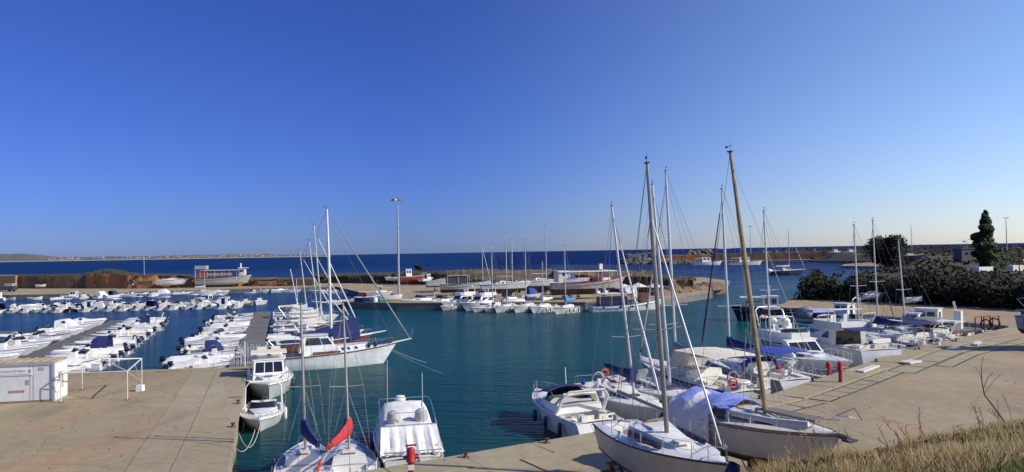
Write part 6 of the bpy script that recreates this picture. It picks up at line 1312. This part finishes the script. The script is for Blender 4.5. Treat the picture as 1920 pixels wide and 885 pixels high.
# ------------------------------------------------------------ back quay ashore, left
r, H = workboat('tour_boat', 15.5, 4., 1.4, 2.3, mat('grey_old_paint', (.42, .40, .37), .6, dirt=.5), WARM, rub=NAVYH, awn=(.1, .88, 2.5), fl=('rail',), stripe=mat('grey_blue_band', (.2, .25, .35), .5), anti=GREYH, awm=OLDW, tr=.8); cradle(r, 14, 1.)
g = G(420, 538, 1.2); put(r, (g.x, g.y, 2.4), rd(8), 'large white trip boat ashore with a tall sign box above its stern'); r['category'] = 'trip boat'
box('sign_box', GREYC, r, (-6.2, 0, 4.55), (3.2, 3.0, 1.1)); MB().tube([(-7.6, -1.3, 1.5), (-7.6, -1.3, 4.1)], .08, 6).tube([(-7.6, 1.3, 1.5), (-7.6, 1.3, 4.1)], .08, 6).build('sign_post', ALUW, r); box('sign_panel', mat('faded_sign', (.4, .42, .44), .6, col2=(.2, .22, .26), scale=6), r, (-6.2, -1.53, 4.55), (2.9, .06, .8)); box('saloon', mat('ochre_cabin', (.35, .25, .17), .6), r, (-1.5, 0, 2.6), (8, 2.6, .9)); box('helm_cabin', OLDW, r, (5.2, 0, 3.1), (1.7, 2.2, 2.2)); box('helm_window', GLASS, r, (5.2, -1.12, 3.5), (1.2, .06, .7)); box('funnel', WHITE, r, (4.8, 0, 4.9), (.35, .35, 1.5)); box('helm_roof', WHITE, r, (5.4, 0, 4.26), (2.6, 2.6, .15)); box('stern_cabin', REDH, r, (-5.6, 0, 2.7), (2.4, 2.8, 1.8))
for px, py, hd, k, lb in ((254, 540, 20, 'covn', 'dark covered inflatable ashore left of the two white ones'), (266, 540, 40, 'rib', 'grey inflatable ashore, first of two left of the white hull'), (282, 540, 200, 'ribw', 'white inflatable ashore, second of two left of the white hull'), (79, 541, 10, 'din', 'small white boat ashore against the dark bank at the left')):
    g = G(px, py, 1.2); small(k, g.x, g.y, rd(hd), lb, None, 1., 1.9)
r, H = motorboat('laid_up_boat', 8.8, 3., {'cover', 'noeng'}, cm=TARPW, mh=WHITE, anti=None, fs=1.1, stripe=mat('grey_band', (.3, .3, .32), .5)); cradle(r, 8, 1.); g = G(324, 540, 1.2); put(r, (g.x, g.y, 2.3), rd(5), 'smooth white covered hull ashore on the back quay, left of trip boat'); r['category'] = 'motorboat'
o = thing('spare_mast', 'thin bare mast standing on the back quay against the sea', 'mast', G(271, 540, 1.2)); MB().tube([(0, 0, 0), (-.1, 0, ZT(271, 540, 1.2, 485)-1.2)], .08, 6, .05).build('pole', ALU, o); box('foot', RUST, o, (0, 0, .1), (.5, .5, .2))
st_ = G(363, 553, 0); m, le, sle = mast_to((st_.x, st_.y-1), 10, 3.2, 0, 371, 506); r, H = sailboat('sailing_boat', 6.6, 2.3, m, (), furl=0, cover=TARPW, r=.08, mx=-.02); setb(r, 'small sailing boat with single mast at the back quay below the trip boat', 'sailing boat', (st_.x, st_.y-1), 10, 6.6)
tr_ = thing('truck', 'grey dark vehicle parked at the far left of the back quay', 'vehicle', G(8, 547, 1.2), .1)
box('body', DGREY, tr_, (0, 0, 1.), (6, 2.2, 1.2)); box('cab', GREYC, tr_, (1.6, 0, 1.9), (2., 2.1, .8))
for x in (-2, 2):
    for y in (-1.1, 1.1): MB().lathe([(.02, -.12), (.42, -.12), (.42, .12), (.02, .12)], (0, 0, 0), 12).build('wheel', TIRE, tr_).matrix_local = Matrix.Translation((x, y, .42)) @ Matrix.Rotation(pi/2, 4, 'X')
# channel: yacht at anchor and launches under the mole
st_ = (95.0, 262.); r, H = sailboat('sailing_yacht', 13., 3.8, D(1455, 431, 268).z, ('guard', 'dodger'), mh=mat('dark_yacht_hull', (.05, .06, .09), .4), fs=1.5, cover=TARPW, furl=.9, mx=.05, rub=WHITE, bimc=TARPW, r=.12); setb(r, 'dark hulled sailing yacht at anchor in the channel', 'sailing yacht', (91.5, 266), 3, 13.)
rock_ = MB(); rock(rock_, (-6.8, 0, 1.3), 1.3, 4, .8); rock_.build('white_tender', WHITE, r)
for px, py, L, lb in ((1324, 497, 18., 'white launch moored under the mole, left of two'), (1395, 497, 20., 'white launch moored under the mole, right of two')):
    r, H = workboat('launch', L, 4.5, 1.8, 2.6, WHITE, WARM, rub=NAVYH, whouse=(.3, .6, 3.), awn=(.05, .3, 2.6)); g = G(px, py, 0); put(r, (g.x, g.y-3, 0), rd(6), lb, 'launches under the mole'); r['category'] = 'launch'
for px, lb in ((1594, 'left'), (1640, 'right'), (1566, 'middle')):
    r, H = motorboat('distant_boat', 8., 2.8, {'pilot', 'noeng'}); g = D(px, 491, 420); put(r, (g.x, 420 if lb != 'x' else 0, 6.2), rd(10), 'white cabin boat far off left of the round tree, '+lb+' one of three', 'distant boats'); r['category'] = 'motorboat'
st_ = D(1706, 490, 250); r, H = sailboat('landed_yacht', 11., 3.3, 11., (), mh=NAVYH, anti=ANTB, keel=1.4, furl=0, fs=1.1, r=.1); put(r, (st_.x, 250, 5.2), rd(10), 'navy hulled yacht laid up on the scrubland right of the round tree'); r['category'] = 'sailing yacht'
for px, py, y, lb in ((1843, 501, 190, 'small white van roof showing among the bushes below the poplar'), (1906, 498, 190, 'cream van showing among the bushes at the right edge')):
    g = D(px, py, y); o = thing('parked_van', lb, 'van', (g.x, y, g.z-1.5), .3); box('body', WHITE if px < 1900 else CREAM, o, (0, 0, .9), (4.6, 1.8, 1.4)); box('windscreen', GLASS, o, (2.32, 0, 1.25), (.06, 1.5, .5)); [MB().lathe([(.02, -.1), (.34, -.1), (.34, .1), (.02, .1)], (0, 0, 0), 12).build('wheel', TIRE, o).__setattr__('matrix_local', Matrix.Translation((a, b, .3)) @ Matrix.Rotation(pi/2, 4, 'X')) for a in (-1.4, 1.4) for b in (-.9, .9)]
for px, py, lb in ((1714, 573, 'small pale skiff in the shade at the foot of the hedge'), (1640, 566, 'low covered skiff in the shade at the left foot of the hedge')):
    g = G(px, py, 1.2); small('din' if px > 1700 else 'cov', g.x, g.y, .3, lb, None, .9, 1.9)
# ------------------------------------------------------------ left quay: container and tent frame
A, B_ = G(103, 752, 1.2), G(122, 741, 1.2)
cz = 1.2; o = thing('container', 'white sailing school container with lettered front at the left edge', 'container', (A.x, A.y, cz), .2)
CW = mat('container_white', (.60, .62, .60), .5, var=.06, dirt=.35, scale=1.2)
Lc, Dc, Hc = 6.2, 2.0, 2.4
box('front_wall', CW, o, (-Lc/2, .03, Hc/2), (Lc, .06, Hc)); box('end_wall', CW, o, (-.03, Dc/2+.03, Hc/2), (.06, Dc-.06, Hc)); box('back_wall', CW, o, (-Lc/2, Dc, Hc/2), (Lc, .06, Hc)); box('end_wall', CW, o, (-Lc+.03, Dc/2+.03, Hc/2), (.06, Dc-.06, Hc))
rf = MB(); rf.box((-Lc/2, Dc/2, Hc+.04), (Lc+.1, Dc+.15, .08)); ro = rf.build('roof', mat('rusty_cream_roof', (.50, .41, .28), .8, col2=(.36, .27, .17), scale=1.2, dirt=.5), o, 0)
for i in range(12): box('rib', MC['rusty_cream_roof'], ro, (-Lc+.3+i*.52, Dc/2, Hc+.1), (.1, Dc, .04))
for x in (-.07, -Lc+.07): box('corner_post', mat('grey_post', (.3, .32, .38), .5), o, (x, -.04, Hc/2), (.14, .1, Hc))
box('top_beam', MC['grey_post'], o, (-Lc/2, -.035, Hc-.05), (Lc-.3, .08, .12))
for x in (-1.2, -1.38, -3.9): box('panel_seam', MC['grey_post'], o, (x, -.006, Hc*.48), (.03, .02, Hc*.9))
box('end_door', WHITE, o, (.012, Dc/2, Hc*.47), (.05, 1.9, Hc*.88)); box('door_hatch', mat('tan_panel', (.3, .22, .16), .6), o, (.045, Dc*.35, Hc*.62), (.03, .5, .45))
sg = box('sign', mat('sign_white', (.66, .67, .67), .5, var=.03), o, (0, 0, 0), (2.5, .05, .42)); sg.location = (-2.5, -.03, 1.9)
def text(s, size, loc, m, parent, rot=(pi/2, 0, 0), ext=.004, sx=1.):
    cu = bpy.data.curves.new('lettering', 'FONT'); cu.body = s; cu.size = size; cu.extrude = ext; cu.align_x = 'CENTER'; cu.align_y = 'CENTER'
    t = bpy.data.objects.new('t', cu); COL.objects.link(t); bpy.context.view_layer.update()
    me = bpy.data.meshes.new_from_object(t.evaluated_get(bpy.context.evaluated_depsgraph_get())); bpy.data.objects.remove(t); me.materials.clear(); me.materials.append(m)
    q = bpy.data.objects.new('lettering', me); COL.objects.link(q); q.parent = parent; q.location = loc; q.rotation_euler = rot; q.scale = (sx, 1, 1); return q
for z in (.5, 1.1, 1.8): box('hinge', GALV, o, (.05, .35, z), (.03, .12, .07))
MB().tube([(.06, 1.0, .7), (.06, 1.0, 1.7)], .018, 5).tube([(.06, 1.15, .7), (.06, 1.15, 1.7)], .018, 5).build('lock_rod', GALV, o)
box('vent', MC['grey_post'], o, (-.75, -.015, 2.05), (.3, .03, .18)); box('base_rail', mat('rusty_base', (.2, .15, .11), .9, dirt=.6), o, (-Lc/2, -.02, .06), (Lc, .06, .12))
INK = mat('grey_ink', (.16, .18, .24), .6)
text('SCUOLA DI VELA', .2, (.1, -.032, .05), INK, sg, sx=1.0); box('rule', INK, sg, (0, -.028, -.14), (2.2, .006, .025))
for x in (1.1, -1.05): box('badge', INK, sg, (x, -.03, .04), (.1, .01, .2))
nt_ = box('notice', mat('notice_grey', (.42, .43, .4), .6), o, (-1.52, -.015, 1.25), (.2, .03, .3)); [box('line', INK, nt_, (-1.52, -.033, 1.16+.06*k), (.18, .006, .025)) for k in range(4)]
for k in range(7): MB().hexa([(-2.6+k*.13, -.02, .62), (-2.53+k*.13, -.02, .62), (-2.53+k*.13, .0, .62), (-2.6+k*.13, .0, .62)], [(-2.54+k*.13, -.02, .77), (-2.47+k*.13, -.02, .77), (-2.47+k*.13, .0, .77), (-2.54+k*.13, .0, .77)]).build('hazard_stripe', mat('dull_red_print', (.35, .05, .06), .6), o, 0)
# open tent frame: four legs, eaves, hips to a ridge point
gz = [G(114, 755, 1.2), G(239, 750, 1.2), G(266, 724, 1.2), G(154, 731, 1.2)]
o = thing('tent_frame', 'bare white tubular tent frame standing on the quay beside the container', 'tent frame', gz[0]); o0 = gz[0]
gl = [g-o0 for g in gz]; hz = [D(px, py, g.y).z-1.2 for (px, py), g in zip(((111, 704), (234, 697), (263, 675), (160, 679)), gz)]; hz = [1.8, 1.78, 1.9, 1.85]
for g, h in zip(gl, hz): MB().tube([g, g+Vector((0, 0, h))], .03, 6).build('leg', ALUW, o); MB().box((g.x, g.y, .01), (.3, .2, .03)).build('foot_plate', RUST, o, 0)
TP = [g+Vector((0, 0, h)) for g, h in zip(gl, hz)]; pk = D(190, 673, 48.5)-o0
for a, b in ((0, 1), (1, 2), (2, 3), (3, 0)): MB().tube([TP[a], TP[b]], .045 if a in (1,) else .03, 6).build('eave_tube', ALUW, o)
for t in TP: MB().tube([t, pk], .038, 6).build('hip_tube', ALUW, o)
MB().tube([TP[1]+Vector((0, 0, -.05)), gl[2]+Vector((0, 0, .3))], .02, 5).tube([(TP[1]+TP[2])/2, gl[2]+Vector((0, 0, .1))], .02, 5).build('brace', ALUW, o)
q = G(263, 733, 1.2); w_ = MB().box((q.x, q.y, 1.4), (.42, .42, .4), tx=.9, ty=.9).build('concrete_weight', FENDW, None, 0); tag(w_, 'white concrete weight standing at a leg of the tent frame', 'weight')
o = thing('bench_frame', 'low grey wheeled frame leaning against the sailing school container', 'frame', G(20, 752, 1.2), .1); MB().tube([(-.5, 0, 0), (-.6, 0, .75), (.8, 0, .55), (1.0, 0, 0)], .05, 5).box((.1, .02, .6), (1.3, .08, .3)).build('frame', DGREY, o); MB().tube([(-.45, 0, 0), (-.25, 0, 1.7)], .025, 5).build('pole', DGREY, o)
# quay furniture
def pump(px, py, h, lb, sign=True):
    g = G(px, py, 1.2); o = thing('service_pedestal', lb, 'service pedestal', g, .2)
    MB().lathe([(.2, 0), (.2, .05), (.12, .08), (.12, h*.55), (.2, h*.6), (.2, h*.62), (.16, h*.66), (.17, h*.9), (.12, h), (.01, h+.02)], (0, 0, 0), 10).build('body', REDP, o, 40)
    MB().tube([(-.3, 0, h*.72), (.3, 0, h*.72)], .06, 6).build('outlet', REDP, o)
    if sign: box('notice', FENDW, o, (0, -.17, h*.45), (.24, .02, .2))
pump(771, 903, 1.3, 'red hydrant with white notice in front of the tarpaulin covered cruiser'); pump(1576, 718, 1.35, 'red hydrant standing on the right quay near the grey yacht', False)
pump(1554, 704, .9, 'smaller red hydrant at the quay edge beside the grey yacht', False); pump(866, 859, .1, 'x', False) if False else None
BG = 'iron bollards along the quays'
bp_ = None
for k, (px, py) in enumerate(((868, 858), (1020, 830), (455, 756), (446, 800), (1420, 748), (1520, 715), (1640, 678), (1720, 655), (1790, 640))):
    g = G(px, py, 1.25); g.x += .25*(-1 if px < 500 else .5)
    if bp_ is None:
        bp_ = thing('bollard'); MB().lathe([(.10, 0), (.08, .03), (.07, .13), (.12, .17), (.12, .2), (.03, .23)], (0, 0, 0), 10).build('post', RUST, bp_); box('base_plate', RUST, bp_, (0, 0, .01), (.28, .28, .02)); index_kids(bp_); o = bp_
    else: o = dup(bp_)
    o['category'] = 'bollard'; put(o, (g.x, g.y, 1.25), .3*k, ('rusty bollard on the quay right of the tarpaulin covered cruiser', 'rusty bollard on the near edge left of the open motor cruiser', 'rusty bollard on the left quay beside the small cabin boat', 'rusty bollard on the left quay where the slack rope ends', 'rusty bollard behind the old tarpaulin yacht', 'rusty bollard left of the tall red hydrant', 'rusty bollard behind the large motor yacht', 'rusty bollard beside the pale board on the right quay', 'rusty bollard near the hoop trolleys')[k], BG)
for k, (px, py, dx, dy, rz, m_, lb) in enumerate(((1707, 680, 1.6, .9, .6, WARM, 'pale square board lying on the right quay'), (1788, 654, 1.4, .45, .7, WHITE, 'long white plank lying on the right quay, left one'), (1832, 645, 2.4, .4, .9, WHITE, 'long white plank lying at the quay edge, right one'), (1628, 693, 3.2, .5, .8, WARM, 'pale gangplank at the stern of the large motor yacht'))):
    g = G(px, py, 1.25); tag(MB().box((g.x, g.y, 1.33), (dx, dy, .1), rz=rz).build('board', m_, None, 0), lb, 'board')
moor(G(448, 812, 1.3), G(487, 800, .9), .9, .02, 'slack rope from the left quay to the small cabin boat', m=ROPE); moor(G(441, 838, .9), G(478, 806, .8), .6, .02, 'second slack rope from the quay wall to the small cabin boat')
for k, (a, za, b, zb_) in enumerate((((700, 878), 1.3, (712, 842), .9), ((835, 862), 1.3, (828, 845), .9), ((1118, 812), 1.3, (1108, 795), 1.2), ((735, 655), 1.6, (800, 680), .05), ((735, 658), 1.5, (830, 700), .05))):
    moor(G(*a, za), G(*b, zb_), .1, .015, ('mooring rope at the left of the tarpaulin covered cruiser', 'mooring rope at the right of the tarpaulin covered cruiser', 'mooring rope at the stern of the open motor cruiser', 'shorter anchor rope from the motor sailer bow', 'longer anchor rope from the motor sailer bow')[k])
# clutter under the landed yachts
for k, (px, py, m_, s_, lb) in enumerate(((1375, 868, BLUE, .35, 'blue jerry can below the bow of the beige yacht'), (1362, 862, FENDW, .3, 'white plastic bag below the bow of the beige yacht'), (1388, 880, LBLUE, .25, 'light blue bucket among the clutter by the beige yacht'))):
    g = G(px, py, 1.9); g.y += .3; o = MB().lathe([(s_*.7, 0), (s_, s_*.2), (s_*.95, s_*1.4), (s_*.4, s_*1.7), (.01, s_*1.7)], (0, 0, 0), 7).build('container_can', m_, None); o.location = (g.x, g.y, 1.25); tag(o, lb, 'can')
mb = MB()
for i in range(26):
    g = G(1340+R_.uniform(0, 75), 885, 1.2); a = Vector((g.x+R_.uniform(-.6, 1.5), 25.5+R_.uniform(-1, 1.5), 1.3)); mb.tube([a, a+Vector((R_.uniform(-1, 1), R_.uniform(-.6, .6), R_.uniform(.3, 1.5)))], .03, 4)
tag(mb.build('scrap_pile', RUST, None, 0), 'tangle of rusty rods and timber between the two landed yachts', 'scrap', None, 'stuff')
mb = MB(); q = random.Random(4)
for i in range(260):
    if q.random() < .5: x, y = q.uniform(-34, -16), q.uniform(30, 56); y = min(y, 57); ok = x < -21+(59.6-y)*.325-1
    else: x, y = q.uniform(3, 50), q.uniform(26, 66); ok = y < 30+(x-3)*.78
    if ok: rock(mb, (x, y, 1.21), q.uniform(.02, .07), i)
tag(mb.build('loose_stones', BOUL, None, 0), 'small loose stones and grit scattered over the quays', 'stones', None, 'stuff')
# ------------------------------------------------------------ grassy bank in the foreground
BK = leafmat('straw_grass', (.34, .25, .11), (.50, .38, .19)); BK2 = leafmat('green_grass', (.055, .085, .018), (.15, .17, .045)); BK3 = leafmat('russet_grass', (.20, .10, .045), (.28, .16, .07))
CREST = [(1290, 935, 13.), (1350, 910, 13), (1420, 892, 13.5), (1520, 878, 14), (1620, 862, 14.5), (1720, 842, 15), (1800, 822, 15.5), (1860, 808, 16), (1930, 795, 16.5), (2050, 775, 17)]
def crest(px):
    k = max(i for i in range(len(CREST)-1) if CREST[i][0] <= px); a, b = CREST[k], CREST[k+1]; f = (px-a[0])/(b[0]-a[0]); return D(px, a[1]+(b[1]-a[1])*f, a[2]+(b[2]-a[2])*f)
rows = []
for i in range(50):
    px = 1290+760*i/49; c = crest(px); r_ = []
    for f, dz in ((0, 0.1), (.25, .2), (.5, .15), (.75, -.02), (1., -.12), (1.08, -.5), (1.25, -2.3), (1.5, -4.6)):
        y = 3+(c.y-3)*f; x = c.x*(y/c.y)+(c.x*.35)*(1-f)*0; zz = c.z+dz+(1-min(f, 1))*1.0+noise.noise(Vector((x*.8, y*.8, 2)))*.16; r_.append((x, y, max(1.0, zz)))
    rows.append(r_)
bank = struct(MB().loft(rows, False).build('grass_bank', mat('bank_soil', (.10, .085, .045), .95, col2=(.18, .14, .07), bump=2, scale=1), None, 60))
def grass(name, m, n, h0, h1, fy0, fy1, label, seed, px0=1330, px1=1925, w0=.012, clump=.0, dens=None):
    q = random.Random(seed); mb = MB(); V, F = mb.V, mb.F
    for i in range(n):
        px = q.uniform(px0, px1); c = crest(px); f = q.uniform(fy0, fy1); y = 3+(c.y-3)*f; x = c.x*y/c.y
        nn = noise.noise(Vector((x*.9, y*.9, seed)))
        if dens and nn < dens: continue
        dz = (.15 if f < .6 else .15-.27*(f-.6)/.4 if f < 1 else -.12-(f-1)*6); z = c.z+dz+(1-min(f, 1))*1.0-.1
        h = q.uniform(h0, h1)*(1+.6*nn); a = q.uniform(0, 6.28); l = q.uniform(.1, .5)*h; w_ = w0*q.uniform(.6, 1.4); ca, sa = cos(a)*l, sin(a)*l
        o = len(V); V += [(x-w_, y, z), (x+w_, y, z), (x+ca*.35+w_*.7, y+sa*.35, z+h*.6), (x+ca*.35-w_*.7, y+sa*.35, z+h*.6), (x+ca, y+sa, z+h)]; F += [(o, o+1, o+2, o+3), (o+3, o+2, o+4)]
    return tag(mb.build(name, m, None, 0), label, 'grass', None, 'stuff')
grass('dry_grass', BK, 26000, .22, .5, .62, 1.1, 'dry straw coloured grass along the top of the foreground bank', 1)
grass('russet_grass', BK3, 11000, .18, .36, .66, 1.06, 'russet dead grass mixed into the foreground bank', 2, dens=-.05, px0=1500)
grass('green_grass', BK2, 42000, .16, .36, .25, .965, 'green grass on the near face of the foreground bank', 3, dens=-.25, w0=.02, px0=1450)
q = random.Random(8); mb = MB()
for i in range(60):
    px = q.uniform(1480, 1915); c = crest(px); y = 3+(c.y-3)*q.uniform(.8, 1.03); x = c.x*y/c.y; h = q.uniform(.4, .85); a = q.uniform(-1, .2)*.45; p0 = Vector((x, y, c.z-.1)); p1 = p0+Vector((a*.4, 0, h*.6)); p2 = p0+Vector((a, .1, h))
    mb.tube([p0, p1, p2], [.006, .005, .004], 3)
    for k in range(6): e = p1.lerp(p2, .4+.12*k); d = Vector((q.uniform(-1, 1), q.uniform(-1, 1), .8))*.07; mb.tube([e, e+d], [.007, .003], 3)
tag(mb.build('grass_stalks', BK, None, 0), 'tall thin seeding grass stalks rising above the foreground bank', 'grass', None, 'stuff')
cl = []; q = random.Random(12)
for i in range(150):
    px = 1480+450*q.random()**.7; c = crest(px); f = q.uniform(.35, .93); y = 3+(c.y-3)*f; cl.append(((c.x*y/c.y, y, c.z+.1+(1-f)), q.uniform(.14, .4), q.uniform(.1, .26)))
bushes('weeds', LEAFG, cl, 2200, .035, 'low leafy green weeds growing among the grass of the foreground bank', 'weeds', kind='stuff', seed=5)
cl = []
for i in range(60):
    px = q.uniform(1450, 1920); c = crest(px); f = q.uniform(.6, .98); y = 3+(c.y-3)*f; cl.append(((c.x*y/c.y, y, c.z+.05+(1-f)), q.uniform(.1, .3), q.uniform(.1, .22)))
bushes('weeds', LEAFD, cl, 2000, .035, 'brown withered weeds growing among the dry grass of the foreground bank', 'weeds', kind='stuff', seed=6)
c = crest(1893); p0 = Vector((c.x, c.y, c.z-.1)); sp = [D(px, py, c.y-.2) for px, py in ((1890, 800), (1865, 765), (1846, 740), (1841, 715), (1840, 690), (1843, 668))]
o = MB().tube(sp, [.022, .02, .016, .012, .008, .005], 5).tube([D(1844, 728, c.y), D(1852, 708, c.y), D(1862, 698, c.y)], .007, 4).tube([D(1846, 738, c.y), D(1862, 715, c.y), D(1876, 702, c.y)], .006, 4).tube([D(1841, 712, c.y), D(1836, 700, c.y), D(1828, 688, c.y)], .005, 4).build('dead_weed', mat('dead_stem', (.16, .12, .07), .9), None); tag(o, 'tall bare weed stem curving up from the bank at right', 'weed')

for k, e in KD.items():          # kinds that ended up unused
    if not e[4]:
        st_ = [e[0]]
        while st_:
            o = st_.pop(); st_ += list(o.children); bpy.data.objects.remove(o)
